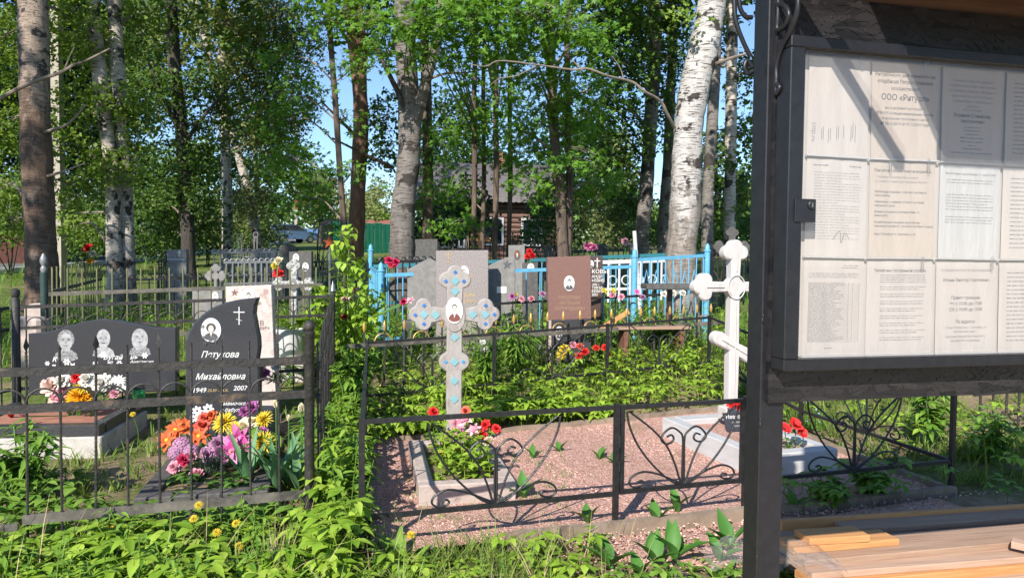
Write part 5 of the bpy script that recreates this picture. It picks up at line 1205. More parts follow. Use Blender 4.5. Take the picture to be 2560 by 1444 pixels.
MB().box(-0.10, 0.10, -0.1, 0.1, -0.02, 0.22, ch=0.01).build('stone_vase', 'concrete_pink', fp)
for i, (a, b_, s_, m_) in enumerate(((652, 925, 0.06, 'petal_pink'), (664, 935, 0.055, 'petal_magenta'), (655, 945, 0.05, 'petal_pink'), (690, 920, 0.045, 'petal_white'))):
    flower(fp, 'carnation', m_, P(a, b_, 6.22), s_, frnd(0.5), i)
sprays(fp, [P(680 + 12 * rng.random(), 935 + 20 * rng.random(), 6.28) for _ in range(5)], 'dark_leaf', 10, 0.11, 0.02)
pot = thing('white_planter', 'white round planter full of yellow green fern behind the iron fence', 'planter', (P(727, 870, 8.0).x, 8.0, zg(0, 8.0)))
MB().lathe([(0.12, 0), (0.15, 0.03), (0.165, 0.2), (0.185, 0.28), (0.19, 0.31), (0.17, 0.31), (0.16, 0.27)], 24).build('bowl', 'pot_white', pot, smooth=True)
pot.location.z = ZP(727, 892, 8.0); MINV[pot.name] = Matrix.Translation(pot.location).inverted()
MB().box(-0.2, 0.2, -0.2, 0.2, zg(0, 8) - pot.location.z - 0.03, -0.002, ch=0.01).build('pedestal', 'concrete', pot)

# ================================================================== FENCES OF THE LEFT PLOT
PR = picket_me('rebar_picket', 0.98, 0.0072, ribbed=True); PRS = picket_me('rebar_picket', 0.94, 0.0072, ribbed=True, tip='spear')
ARC = arch_me('arch', 0.073, 0.0055, h=0.075)
BP = MB(); BP.lathe([(0.027, -0.1), (0.027, 1.085), (0.031, 1.09), (0.031, 1.1), (0.02, 1.105), (0.029, 1.118), (0.031, 1.133), (0.026, 1.15), (0.012, 1.162), (0.002, 1.164)], 16)
BPm = BP.mesh('post', True)
LP1 = G(787, 4.05); dL = Vector((math.cos(R(20)), math.sin(R(20)), 0)); LP0 = LP1 - dL * 1.80
fl1 = fence('picket_fence', 'black iron fence of twisted rods with arches at the lower left', (LP0.x, LP0.y, 0), (LP1.x - 0.028 * dL.x, LP1.y - 0.028 * dL.y, 0), [(0.935, 0.945, 0.042, 0.022), (0.755, 0.762, 0.042, 0.022)], 'old_black_paint',
            [dict(n=6, me=PRS, m='old_black_paint', z0=0.09, z1=0.10, x=(0.00, 0.995)), dict(n=5, me=PR, m='old_black_paint', z0=0.07, z1=0.08, x=(0.083, 0.912))],
            [dict(n=11, me=ARC, m='old_black_paint', z0=0.775, z1=0.782, x=(0.083, 0.995), y=-0.002)], [(1.0, BPm, 'old_black_paint', 0)])
b = MB(); b.bar((0.42, 0, 0.215), (1.77, 0, 0.21), 0.022, 0.045); b.build('rail', 'rail_grey', fl1)
b = MB(); b.bar((-0.2, 0, 0.19), (0.40, 0, 0.175), 0.022, 0.045); b.build('rail', 'rail_grey', fl1)
LB1 = Vector((-1.83, 7.6, 0)); LB0 = Vector((-4.44, 6.65, 0))
PB_ = picket_me('rod_picket', 0.92, 0.0065); ARB = arch_me('arch', 0.072, 0.0055, h=0.078)
st = picket_me('rebar_picket', 0.95, 0.0065, ribbed=True)
fence('picket_fence', 'black rod fence running back from the ball topped post', (LP1.x + 0.01, LP1.y + 0.03, 0), (LB1.x, LB1.y, zg(*LB1[:2])), [(0.90, 1.02, 0.04, 0.02), (0.72, 0.86, 0.035, 0.02), (0.2, 0.36, 0.04, 0.02)], 'old_black_paint',
      [dict(n=24, me=st, m='old_black_paint', z0=0.08, z1=0.20)])
sp = MB(); sp.tube([(0, 0, 0), (0, 0, 1.02)], 0.024, 10); spm = sp.mesh('post', True)
tipm = MB().lathe([(0.026, 0), (0.024, 0.01), (0.012, 0.06), (0.002, 0.1)], 12).mesh('finial', True)
fbk = fence('picket_fence', 'black fence with small arches behind the wide black headstone', (LB0.x, LB0.y, zg(*LB0[:2])), (LB1.x, LB1.y, zg(*LB1[:2])), [(1.035, 1.115, 0.03, 0.022), (0.845, 0.925, 0.028, 0.022), (0.30, 0.38, 0.03, 0.02)], 'old_black_paint',
            [dict(n=18, me=PB_, m='old_black_paint', z0=0.12, z1=0.19, x=(0.0, 1.0))], [dict(n=17, me=ARB, m='old_black_paint', z0=0.86, z1=0.94, x=(0.028, 0.972))], [(1.0, spm, 'old_black_paint', 0.15)])
link('finial', tipm, 'steel', fbk, ((LB1 - LB0).length, 0, 1.17 - zg(*LB0[:2])))
po = MB(); po.lathe([(0.036, -0.1), (0.036, 1.08), (0.028, 1.09), (0.04, 1.12), (0.036, 1.155), (0.015, 1.17)], 14); link('post', po.mesh('post', True), 'old_black_paint', fbk, (0, 0, 0))
fence('picket_fence', 'black fence coming forward along the far left edge', (LB0.x - 0.55, LB0.y - 2.0, 0), (LB0.x - 0.03, LB0.y - 0.05, 0), [(0.9, 1.03, 0.03, 0.022), (0.72, 0.84, 0.028, 0.022), (0.2, 0.3, 0.03, 0.02)], 'old_black_paint',
      [dict(n=13, me=PB_, m='old_black_paint', z0=0.05, z1=0.12)], [dict(n=12, me=ARB, m='old_black_paint', z0=0.735, z1=0.855, x=(0.04, 0.96))])
# lime and brown picket fence behind
GP = picket_me('flat_picket', 1.12, 0.009); GA, GB = G(112, 8.3), G(806, 9.25)
fg = fence('picket_fence', 'fence of lime and brown painted rods behind the left graves', GA, GB, [(ZP(118, 735, 8.3), ZP(806, 712, 9.25), 0.045, 0.02), (0.55, 0.65, 0.04, 0.02)], 'rail_grey',
           [dict(n=20, me=GP, m='lime_paint', z0=ZP(118, 671, 8.3) - 1.12, z1=ZP(806, 668, 9.25) - 1.12, mid=True)])
gp = MB(); gp.lathe([(0.04, -0.1), (0.04, 1.05)], 10); link('post', gp.mesh('post', True), 'dark_green_paint', fg, (0, 0, 0))
gp = MB(); gp.lathe([(0.03, 1.05), (0.038, 1.09), (0.024, 1.12), (0.042, 1.17), (0.036, 1.21), (0.012, 1.26)], 12); link('finial', gp.mesh('finial', True), 'silver_paint', fg, (0, 0, 0))
fence('picket_fence', 'lime rod fence running back towards the twin birches', GA, G(256, 13.0), [(ZP(124, 733, 8.4), ZP(256, 697, 13), 0.045, 0.02)], 'rail_grey', [dict(n=17, me=GP, m='lime_paint', z0=ZP(124, 669, 8.4) - 1.12, z1=ZP(256, 652, 13) - 1.12)])

# ================================================================== GOLD TIPPED FENCE and the graves behind it
gtip = MB().lathe([(0.008, 0), (0.014, 0.02), (0.017, 0.045), (0.011, 0.075), (0.002, 0.10)], 8).mesh('finial', True)
KP = picket_me('gold_picket', 0.84, 0.009, square=True)
KA, KB = G(862, 7.15), G(1800, 8.95)
kf = fence('gold_tipped_fence', 'black fence with golden flame tips behind the crosses', KA, KB, [(ZP(862, 866, 7.15), ZP(1800, 806, 8.95), 0.042, 0.022)], 'rail_grey',
      [dict(n=22, me=KP, m='old_black_paint', z0=ZP(862, 832, 7.15) - 0.84, z1=ZP(1800, 778, 8.95) - 0.84, x=(0.02, 0.99), tip=(gtip, 'gold_paint', 0.84))],
      [dict(n=11, me=arch_me('arch', 0.085, 0.006), m='gold_paint', z0=ZP(862, 866, 7.15) + 0.022, z1=ZP(1800, 806, 8.95) + 0.022, x=(0.04, 0.99)), dict(n=11, me=arch_me('ring', 0.075, 0.006, True), m='gold_paint', name='ring', z0=ZP(862, 866, 7.15) - 0.36, z1=ZP(1800, 806, 8.95) - 0.36, x=(0.02, 0.99))])
b = MB(); W_ = (KB - KA).to_2d().length; b.bar((0, 0, ZP(862, 866, 7.15) - 0.47 - KA.z), (W_, 0, ZP(1800, 806, 8.95) - 0.47 - KA.z), 0.02, 0.03); b.build('rail', 'rail_grey', kf)

YGq = 8.95
gs = stone('granite_headstone', 'speckled grey granite headstone behind the tiled cross', [(1221, 905), (1221, 625), (1090, 626), (1090, 905)], YGq, 0.10, 'grey_granite', R(3), base=(0.06, 0))
orth(gs, 1121, 642, YGq, 30, 'letter_gold', r=0.004)
x, z = LP(gs, 1160, 682, YGq); medal(gs, x, z, 0.062, 0.085, -0.001, 1, 'enamel_white')
letters(gs, 1170, 742, YGq, 'УБИН', 10, 'letter_gold', 'CENTER', 0, 0.012); letters(gs, 1172, 757, YGq, 'ТЕРФУ', 9, 'letter_gold', 'CENTER', 0, 0.012)
b = MB(); x, z = LP(gs, 1160, 718, YGq)
for k in range(7):
    q = Vector((x + 0.014 * k, 0, z + 0.018 * k + 0.002 * k * k * 0.5))
    for sgn in (-1, 1): b.prism(ellipse(q.x + 0.012 * sgn * 0.6, q.z + 0.008, 0.016, 0.005, 8, 0.9 + sgn * 0.7), -0.002 - 0.0001 * k, 0.001)
b.build('palm_emblem', 'letter_gold', gs)
stone('winged_headstone', 'dull grey headstone with slanting top left of the granite one', [(1094, 800), (1094, 655), (1072, 645), (1018, 674), (1018, 800)], 9.35, 0.09, 'grey_stone', 0, base=(0.04, 0))
ws_ = stone('star_headstone', 'dull grey headstone with a dark star and slanting top', [(1288, 800), (1288, 643), (1266, 643), (1214, 667), (1214, 800)], 9.35, 0.09, 'grey_stone', 0, base=(0.04, 0))
x, z = LP(ws_, 1268, 661, 9.35); MB().prism(starp(x, z, 0.062), -0.004, 0.001).build('star_emblem', 'suit_print', ws_)
x, z = LP(ws_, 1254, 724, 9.35); MB().box(x - 0.06, x + 0.06, -0.006, 0, z - 0.04, z + 0.04).build('picture_plate', 'ivory', ws_)
YR = 8.5
rs = stone('red_headstone', 'speckled reddish granite headstone with a small oval portrait of a man', [(1479, 798), (1477, 638), (1368, 643), (1371, 800)], YR, 0.11, 'red_granite', R(5), ch=0.006)
x, z = LP(rs, 1423, 708, YR); medal(rs, x, z, 0.062, 0.088, -0.001, 0, 'enamel_white')
for tx, b_, h in (('МОМИН', 748, 10), ('ЕВГЕНИЙ', 761, 8), ('ЛЕОНИДОВИЧ', 774, 8)): letters(rs, 1424, b_, YR, tx, h, 'letter_faded', 'CENTER', 0, 0.01)
MB().box(-0.24, 0.24, 0.0, 0.13, -0.05, LP(rs, 1423, 800, YR)[1] - 0.001, ch=0.006).build('plinth', 'concrete_pink', rs)
bs = stone('small_black_headstone', 'small black headstone with an oval photo below the reddish granite one', [(1479, 905), (1479, 797), (1380, 800), (1380, 905)], 8.28, 0.06, 'black_granite_side', R(5), ch=0.006)
x, z = LP(bs, 1398, 832, 8.28); medal(bs, x, z, 0.052, 0.075, -0.001, 2, 'enamel_white'); letters(bs, 1462, 818, 8.28, 'НА', 8, 'ink_pale')
s2 = stone('double_portrait_stone', 'low dark stone with white portraits under the tiled cross arm', [(1231, 900), (1231, 843), (1190, 846), (1190, 900)], 8.2, 0.06, 'dark_stone', 0)
x, z = LP(s2, 1205, 857, 8.2); medal(s2, x, z, 0.045, 0.05, -0.001, 1, 'enamel_white'); x, z = LP(s2, 1218, 873, 8.2); medal(s2, x, z, 0.04, 0.04, -0.009, 2, 'enamel_white')
kv = stone('brown_headstone', 'dark brown headstone with white lettering behind the reddish one', [(1507, 800), (1507, 640), (1440, 642), (1440, 800)], 9.6, 0.08, 'brown_granite', 0)
for tx, b_, h in (('КОВЫ', 683, 10), ('АНДР', 694, 7), ('ЬЕВИЧ', 704, 7), ('1982 г.', 713, 5), ('ТИНА', 722, 7), ('ЕЕВНА', 731, 7), ('2001', 739, 6)): letters(kv, 1479, b_, 9.6, tx, h, 'letter_white', 'LEFT', 0, 0.012)
orth(kv, 1493, 657, 9.6, 25, 'letter_white', r=0.006)
x, z = LP(kv, 1477, 660, 9.6); medal(kv, x, z, 0.04, 0.05, -0.001, 0, 'enamel_white')
# red, yellow flowers before the small stone
rfl = thing('red_dahlias', 'red and yellow cloth flowers before the small black headstone', 'flowers', (P(1480, 880, 8.05).x, 8.05, zg(0, 8.05)))
for i, (a, b_, s_, m_, k_) in enumerate(((1490, 870, 0.045, 'petal_red', 'mum'), (1512, 868, 0.045, 'petal_red', 'mum'), (1520, 885, 0.04, 'petal_orange', 'mum'), (1448, 868, 0.06, 'petal_coral', 'carnation'), (1462, 880, 0.055, 'petal_red', 'carnation'), (1410, 875, 0.075, 'petal_yellow', 'mum'), (1402, 888, 0.06, 'petal_yellow', 'mum'), (1432, 862, 0.05, 'petal_pink', 'carnation'), (1445, 890, 0.05, 'petal_red', 'carnation'))):
    p = P(a, b_, 8.0); flower(rfl, k_, m_, p, s_, frnd(0.5), i)
    b = MB(); b.tube([(p.x, 8.06, p.z - 0.2), p], 0.005, 5); b.build('stem', 'stem_green', rfl, True)
# table, bench, board
tb = thing('grave_table', 'small grey topped table on a rusty post behind the gold tipped fence', 'table', (P(1671, 900, 8.8).x, 8.8, zg(0, 8.8)))
zt2 = ZP(1671, 716, 8.8) - zg(0, 8.8)
MB().box(-0.31, 0.31, -0.22, 0.22, zt2 - 0.03, zt2 + 0.03, ch=0.008).build('table_top', 'dark_stone', tb)
MB().box(-0.03, 0.03, -0.03, 0.03, -0.05, zt2 - 0.305).build('post', 'rust', tb); MB().box(-0.029, 0.029, -0.029, 0.029, zt2 - 0.304, zt2 - 0.031).build('post_sleeve', 'black_paint', tb)
bn = thing('grave_bench', 'narrow dark bench with rusty legs behind the gold tipped fence', 'bench', (P(1628, 870, 8.55).x, 8.55, zg(0, 8.55)), R(12))
zb2 = ZP(1628, 815, 8.55) - zg(0, 8.55)
for k in range(2): MB().box(-0.44, 0.44, -0.12 + 0.125 * k, -0.005 + 0.125 * k, zb2 - 0.03, zb2, ch=0.004).build('seat_board', 'wood_grey', bn)
for x in (-0.34, 0.34): MB().box(x - 0.025, x + 0.025, -0.09, 0.09, -0.05, zb2 - 0.031).build('leg', 'rust', bn)
b = MB(); b.bar(P(1500, 822, 8.45), P(1572, 778, 8.45), 0.04, 0.05); o = b.build('leaning_lath', 'wood_orange'); setp(o, 'pale wooden lath leaning on the gold tipped fence', 'lath')
# black fence with flowers tied on, in front of the blue one
BA, BB_ = G(1222, 9.1), G(1690, 9.9); za, zb3 = ZP(1222, 760, 9.1), ZP(1690, 734, 9.9)
fence('black_rail_fence', 'black rail fence hung with cloth flowers behind the reddish headstone', BA, BB_, [(za, zb3, 0.03, 0.025), (za - 0.5, zb3 - 0.5, 0.03, 0.02)], 'black_paint', [dict(n=13, me=picket_me('rod_picket', 0.66, 0.009), m='black_paint', z0=za - 0.66, z1=zb3 - 0.66)])
for i, (a, b_, m_, k_) in enumerate(((1303, 748, 'petal_pink', 'carnation'), (1328, 748, 'petal_pink', 'carnation'), (1288, 741, 'petal_yellow', 'tulip'), (1355, 736, 'petal_lilac', 'carnation'), (1281, 742, 'petal_purple', 'rose'), (1510, 727, 'petal_yellow', 'lily'), (1533, 727, 'petal_yellow', 'lily'), (1531, 738, 'petal_pink', 'carnation'), (1553, 742, 'petal_pink', 'carnation'), (1592, 731, 'petal_magenta', 'lily'), (1607, 744, 'petal_lilac', 'carnation'), (1660, 735, 'petal_white', 'carnation'), (1683, 733, 'petal_white', 'carnation'), (1706, 733, 'petal_white', 'carnation'))):
    col = {'petal_pink': 'pink', 'petal_yellow': 'yellow', 'petal_lilac': 'lilac', 'petal_purple': 'purple', 'petal_magenta': 'magenta', 'petal_white': 'white'}[m_]
    lab = {0: 'pink cloth flower tied on the black rail, first of the pair by the star headstone', 1: 'pink cloth flower tied on the black rail, nearest the reddish headstone on its left', 2: 'yellow cloth flower on the black rail near the star headstone', 3: 'lilac cloth flower beside the left edge of the reddish headstone', 4: 'purple cloth bud on the black rail near the star headstone', 5: 'yellow cloth flower under the dark brown headstone', 6: 'yellow cloth flower above a pink one by the white railings', 7: 'pink cloth flower under a yellow one on the black rail', 8: 'pink cloth flower on the black rail left of the blue post', 9: 'magenta cloth flower on the black rail right of the blue post', 10: 'lilac cloth flower hanging below the magenta one', 11: 'white cloth flower left of the table post', 12: 'white cloth flower beside the table post', 13: 'white cloth flower under the right end of the small table'}[i]
    t = thing('tied_flower', lab, 'flower', P(a, b_, 9.0 + 0.0017 * (a - 1222)), 0, 'cloth flowers tied to the black rail'); p = t.location
    flower(t, k_, m_, p, 0.052, frnd(0.4), i, name='blossom')
    b = MB(); b.tube([p, p + Vector((0.01, 0.03, -0.09))], 0.005, 5); b.build('stem', 'stem_green', t, True)

# ================================================================== BLUE FENCE
def bpost(h): return MB().lathe([(0.042, -0.1), (0.042, h - 0.12), (0.052, h - 0.115), (0.052, h - 0.10), (0.036, h - 0.09), (0.03, h - 0.03), (0.006, h)], 12).mesh('post', True)
BLP = picket_me('rod_picket', 1.05, 0.0085)
b1, b2, b3 = G(952, 9.25), G(1583, 10.2), G(1764, 10.7)
ztp = lambda px, py, Y: ZP(px, py, Y)
t = fence('blue_fence', 'sky blue iron fence behind the granite headstones', b1, b2, [(ztp(952, 688, 9.25), ztp(1583, 666, 10.2), 0.045, 0.025), (0.5, 0.62, 0.04, 0.02)], 'blue_paint',
          [dict(n=19, me=BLP, m='blue_paint', z0=ztp(952, 688, 9.25) - 1.05, z1=ztp(1583, 666, 10.2) - 1.05)], [], [(0.0, bpost(ztp(952, 655, 9.25) - b1.z), 'blue_paint', b1.z), (1.0, bpost(ztp(1583, 622, 10.2) - b2.z), 'blue_paint', b2.z)])
zig = MB()
t2 = fence('blue_fence', 'sky blue fence panel with zigzag bars before the big birch', b2 + Vector((0.06, 0.02, 0)), b3, [(ztp(1590, 649, 10.2), ztp(1760, 638, 10.7), 0.045, 0.025), (0.6, 0.62, 0.04, 0.02)], 'blue_paint',
          [dict(n=9, me=BLP, m='blue_paint', z0=ztp(1590, 649, 10.2) - 1.05, z1=ztp(1760, 638, 10.7) - 1.05)], [], [(1.0, bpost(ztp(1764, 608, 10.7) - b3.z), 'blue_paint', b3.z)])
Wz = (b3 - b2).to_2d().length
for i in range(7):
    a = 0.06 + (Wz - 0.1) * i / 7; c = (Wz - 0.1) / 14; z0 = ztp(1590, 735, 10.2) - b2.z; z1 = ztp(1590, 675, 10.2) - b2.z
    b = MB(); b.tube([(a, 0.012, z0), (a + c, 0.012, z1), (a + 2 * c, 0.012, z0)], 0.009, 6); b.build('zigzag_bar', 'blue_paint', t2)
b4, b5 = G(926, 12.6), G(1772, 13.6)
fence('blue_fence', 'blue fence side running back beside the leafy shrub', b1, b4, [(ztp(950, 688, 9.25), ztp(926, 668, 12.6), 0.05, 0.02)], 'blue_paint', [dict(n=16, me=BLP, m='blue_paint', z0=ztp(950, 688, 9.25) - 1.05, z1=ztp(926, 668, 12.6) - 1.05)], [], [(1.0, bpost(1.25), 'blue_paint', b4.z)])
fence('blue_fence', 'dark teal rear rail of the blue fenced plot', b4, b5, [(ztp(926, 666, 12.6), ztp(1772, 632, 13.6), 0.06, 0.03), (0.75, 0.85, 0.04, 0.02)], 'teal_paint', [dict(n=34, me=BLP, m='teal_paint', z0=ztp(926, 666, 12.6) - 1.05, z1=ztp(1772, 632, 13.6) - 1.05)])
# white railings
wa, wb2 = G(1478, 11.4), G(1740, 11.9)
t = fence('white_railing', 'white painted railing with rings behind the blue post', wa, wb2, [(ztp(1478, 656, 11.4), ztp(1740, 648, 11.9), 0.06, 0.03), (ztp(1478, 724, 11.4), ztp(1740, 716, 11.9), 0.04, 0.03)], 'white_paint', [dict(n=10, me=picket_me('rod_picket', 0.62, 0.018), m='white_paint', z0=ztp(1478, 656, 11.4) - 0.62, z1=ztp(1740, 648, 11.9) - 0.62)],
          [dict(n=8, me=arch_me('ring', 0.07, 0.012, True), name='ring', m='white_paint', z0=ztp(1478, 702, 11.4), z1=ztp(1740, 696, 11.9))])
# ================================================================== STONES FURTHER BACK
def simple(nm, lab, a0, a1, ytop, Y, m, th=0.1, ybot=None, round_=0.0, cat='headstone', rz=0.0, base=True):
    yb = 650 + 1.3 * FPX / Y if ybot is None else ybot
    if round_: pts = [(a1, yb)] + [(a1 - (a1 - a0) * k / 10, ytop + round_ * (abs(2 * k / 10 - 1) ** 2.2)) for k in range(11)] + [(a0, yb)]
    else: pts = [(a1, yb), (a1, ytop), (a0, ytop + 1), (a0, yb)]
    return stone(nm, lab, pts, Y, th, m, rz, cat, base=(0.05, 0) if base else None)
t = simple('portrait_headstone', 'dark grey headstone with two oval portraits beyond the left fences', 722, 779, 628, 11.6, 'dark_stone')
for a, b_ in ((740, 645), (764, 667)): x, z = LP(t, a, b_, 11.6); medal(t, x, z, 0.05, 0.07, -0.001, 0, 'enamel_white')
t = simple('text_headstone', 'grey headstone with a cross and two engraved lines near the kerb', 417, 466, 623, 12.6, 'grey_stone'); orth(t, 448, 634, 12.6, 16, 'letter_white', r=0.005)
letters(t, 441, 651, 12.6, 'КОНСТАНТИН', 4.5, 'letter_white', bold=0.01)
simple('low_headstone', 'low dark headstone in front of the parked car', 697, 742, 611, 15.5, 'dark_stone', round_=8)
simple('low_headstone', 'pale rounded headstone left of the orange star', 626, 690, 622, 14.5, 'grey_stone', round_=6)
simple('tall_dark_headstone', 'tall dark purple grey slab at the foot of the forked birch', 1033, 1094, 597, 13.2, 'dark_stone')
simple('tall_dark_headstone', 'narrow grey slab beside the tall dark one', 1011, 1031, 602, 13.6, 'grey_stone')
t = simple('oval_photo_headstone', 'pale grey headstone with an oval photo beside red flowers', 1271, 1312, 612, 12.8, 'grey_stone'); x, z = LP(t, 1293, 637, 12.8); medal(t, x, z, 0.055, 0.085, -0.001, 0, 'rust')
simple('leaning_slab', 'small pale square stone by the leaning white pole', 1574, 1594, 606, 14.5, 'grey_stone')
t = simple('tiny_headstone', 'small dark rounded headstone far behind the black fence', 1494, 1518, 608, 15.5, 'dark_stone', round_=7)
t = simple('tiny_headstone', 'small dark rounded headstone near the log house corner', 1360, 1384, 612, 16, 'dark_stone', round_=7)
t = simple('white_photo_stone', 'small grey stone with a round white photo by the blue rail', 1306, 1345, 656, 11.0, 'dark_stone'); x, z = LP(t, 1327, 668, 11.0); medal(t, x, z, 0.05, 0.06, -0.001, 0, 'enamel_white')
t = simple('pale_headstone', 'pale grey stone with a star photo left of the pale pink headstone', 480, 556, 722, 9.6, 'grey_stone'); x, z = LP(t, 538, 742, 9.6); medal(t, x, z, 0.045, 0.07, -0.001, 1, 'enamel_white')
simple('boulder_stone', 'flat brown stone behind the rail at the left birch', 60, 118, 758, 9.0, 'concrete_pink', round_=10)
# crosses
mat('carved_white', (0.16, 0.155, 0.15), (0.50, 0.49, 0.475), 26, rough=0.9, bump=1.0, bscale=26, bdist=0.02, lo=0.4, hi=0.58)
def tcross(nm, lab, px, ytop, ycen, Y, arm, m, th=0.07, k=1.0, rz=0.0, foot=False):
    p = P(px, ycen, Y); g0 = zg(p.x, Y); t = thing(nm, lab, 'cross', (p.x, Y, g0), rz); zc_ = p.z - g0
    tp = (ycen - ytop) * Y / FPX; A = arm * Y / FPX; r = 0.19 * A * k; q = trefoil_cross(0, zc_, A - 1.65 * r, tp - 1.65 * r, 0.14 * A, 0.16 * A, 0.9 * r, r, 0.7 * r)
    MB().prism(q, -th / 2, th / 2, 0.01).build('body', m, t); return t
t = tcross('carved_cross', 'white carved stone cross behind the lime picket fence', 735, 649, 710, 9.75, 52, 'carved_white', k=0.95)
x, z = 0, ZP(735, 712, 9.75) - t.location.z; medal(t, 0, z, 0.05, 0.085, -0.036, 1, 'grey_stone')
tcross('grey_stone_cross', 'small grey stone cross before the silver railings', 541, 660, 690, 9.9, 27, 'grey_stone', k=1.4)
t = tcross('dark_trefoil_cross', 'dark grey trefoil cross seen over the white one', 1829, 568, 618, 11.5, 46, 'dark_stone'); 
def tubecross(nm, lab, px, ytop, ybot, Y, arm, m, r=0.02):
    t = thing(nm, lab, 'cross', G(px, Y)); g0 = t.location.z; z1 = ZP(px, ytop, Y) - g0; z0 = min(0.0, ZP(px, ybot, Y) - g0); A = arm * Y / FPX
    for x in (-0.03, 0.03): MB().tube([(x, 0, z0), (x, 0, z1)], r * 0.6, 6).build('upright', m, t)
    for dz in (-0.03, 0.03): MB().tube([(-A, -0.02, z1 - 0.35 + dz), (A, -0.02, z1 - 0.35 + dz)], r * 0.6, 6).build('crossbar', m, t)
    b = MB(); b.tube([(0.05 * math.cos(q), 0, z1 + 0.045 + 0.05 * math.sin(q)) for q in [6.283 * k / 12 for k in range(13)]], 0.01, 6); b.build('ring', m, t)
tubecross('tube_cross', 'silver tube cross among the silver railings', 601, 598, 660, 13.5, 30, 'silver_paint')
o = tubecross('tube_cross', 'thin dark cross with a ring right of the silver one', 640, 592, 650, 15, 16, 'grey_stone')
t = thing('wooden_cross', 'plain brown wooden cross before the log house', 'cross', G(1199, 19)); g0 = t.location.z
z1 = ZP(1199, 578, 19) - g0; MB().box(-0.05, 0.05, -0.03, 0.03, -0.1, z1).build('upright', 'wood_orange', t); MB().box(-0.26, 0.26, -0.055, -0.031, z1 - 0.26, z1 - 0.16).build('crossbar', 'wood_orange', t)
# railings further back
def rail_f(nm, lab, pa, Ya, ya, pb, Yb, yb, m, n, h=0.75, arch=0, r=0.012, rails=2, group=None, top=0.0):
    A, B = G(pa, Ya), G(pb, Yb); za_, zb_ = ZP(pa, ya, Ya), ZP(pb, yb, Yb)
    rl = [(za_, zb_, 0.035, 0.025)] + ([(za_ - h * 0.55, zb_ - h * 0.55, 0.03, 0.02)] if rails > 1 else [])
    W = (B - A).to_2d().length
    ar = [dict(n=n, me=arch_me('arch', W / n * 0.42, r * 0.8, h=W / n * 0.5), m=m, z0=za_ + 0.01, z1=zb_ + 0.01)] if arch else []
    return fence(nm, lab, A, B, rl, m, [dict(n=n, me=picket_me('rod_picket', h + top, r), m=m, z0=za_ - h, z1=zb_ - h)], ar, [], 'fence', group)
rail_f('silver_railing', 'silver railing with a row of loops left of the tube cross', 530, 12.3, 632, 700, 12.9, 629, 'silver_paint', 12, 0.7, 1)
rail_f('silver_railing', 'silver railing in front of the tube cross', 560, 11.4, 656, 690, 11.7, 654, 'silver_paint', 9, 0.6, 1)
rail_f('dark_railing', 'black railing with loops between the pale stone and the lime fence', 300, 11.0, 700, 700, 11.8, 690, 'black_paint', 20, 0.8, 1)
rail_f('dark_railing', 'black fence end beside the engraved grey headstone', 395, 11.8, 655, 425, 14, 642, 'black_paint', 5, 0.9, 0)
rail_f('dark_railing', 'thin dark railing under the parked car', 640, 14.0, 662, 880, 15.0, 650, 'dark_green_paint', 24, 0.7, 0, top=0.15)
rail_f('dark_railing', 'dark railing with pointed rods behind the leafy shrub', 800, 12.2, 680, 935, 12.6, 672, 'black_paint', 12, 0.85, 0, top=0.12)
rail_f('black_loop_fence', 'black fence with loops below the far maple trunks', 1285, 14.2, 632, 1660, 15.2, 622, 'black_paint', 26, 0.85, 1)
rail_f('black_loop_fence', 'black pointed railing before the log house', 1090, 16, 628, 1360, 17, 618, 'black_paint', 24, 0.8, 0, top=0.2)
rail_f('black_loop_fence', 'black fence with loops behind the dark trefoil cross', 1765, 12.5, 648, 1960, 13, 640, 'black_paint', 12, 0.8, 1)
rail_f('dark_railing', 'black railing at the foot of the forked birch', 945, 11.2, 655, 1180, 11.8, 648, 'black_paint', 14, 0.8, 1)
rail_f('black_iron_fence', 'black iron fence beyond the plot seen under the notice board', 2440, 6.6, 985, 2720, 6.9, 960, 'old_black_paint', 9, 0.7, 1, 0.011)
rail_f('black_iron_fence', 'black fence with a fallen rail at the right picture edge', 2200, 7.6, 940, 2620, 8.2, 925, 'old_black_paint', 12, 0.6, 0, 0.010)
rail_f('black_iron_fence', 'dark fence behind the white cross stem', 1880, 8.6, 830, 2250, 9.2, 815, 'old_black_paint', 14, 0.7, 0, 0.010)
# lone flowers further back
def fl_thing(lab, items, Y, nm='cloth_flowers'):
    p0 = P(items[0][0], items[0][1], Y); t = thing(nm, lab, 'flowers', (p0.x, Y, p0.z - 0.3))
    for i, (a, b_, s_, k_, m_) in enumerate(items):
        p = P(a, b_, Y); flower(t, k_, m_, p, s_, frnd(0.4), i); b = MB(); b.tube([(p0.x, Y + 0.02, p0.z - 0.32), p], 0.008, 5); b.build('stem', 'stem_green', t, True)
fl_thing('red cloth flowers beside the oval photo headstone', [(1323, 630, 0.07, 'carnation', 'petal_red'), (1330, 640, 0.07, 'carnation', 'petal_red'), (1317, 642, 0.06, 'carnation', 'petal_red')], 12.2)
fl_thing('dark red cloth flowers at the foot of the forked birch', [(972, 652, 0.075, 'rose', 'petal_crimson'), (988, 656, 0.07, 'rose', 'petal_crimson'), (978, 662, 0.06, 'rose', 'petal_red')], 10.9)
fl_thing('bright pink cloth flowers on the far black loop fence', [(1468, 618, 0.10, 'carnation', 'petal_magenta'), (1484, 620, 0.09, 'carnation', 'petal_magenta'), (1476, 614, 0.08, 'carnation', 'petal_pink')], 14.0)
fl_thing('pale pink cloth flower near the far leaning pole', [(1562, 604, 0.09, 'carnation', 'petal_pink'), (1566, 610, 0.07, 'carnation', 'petal_blush')], 14.3)
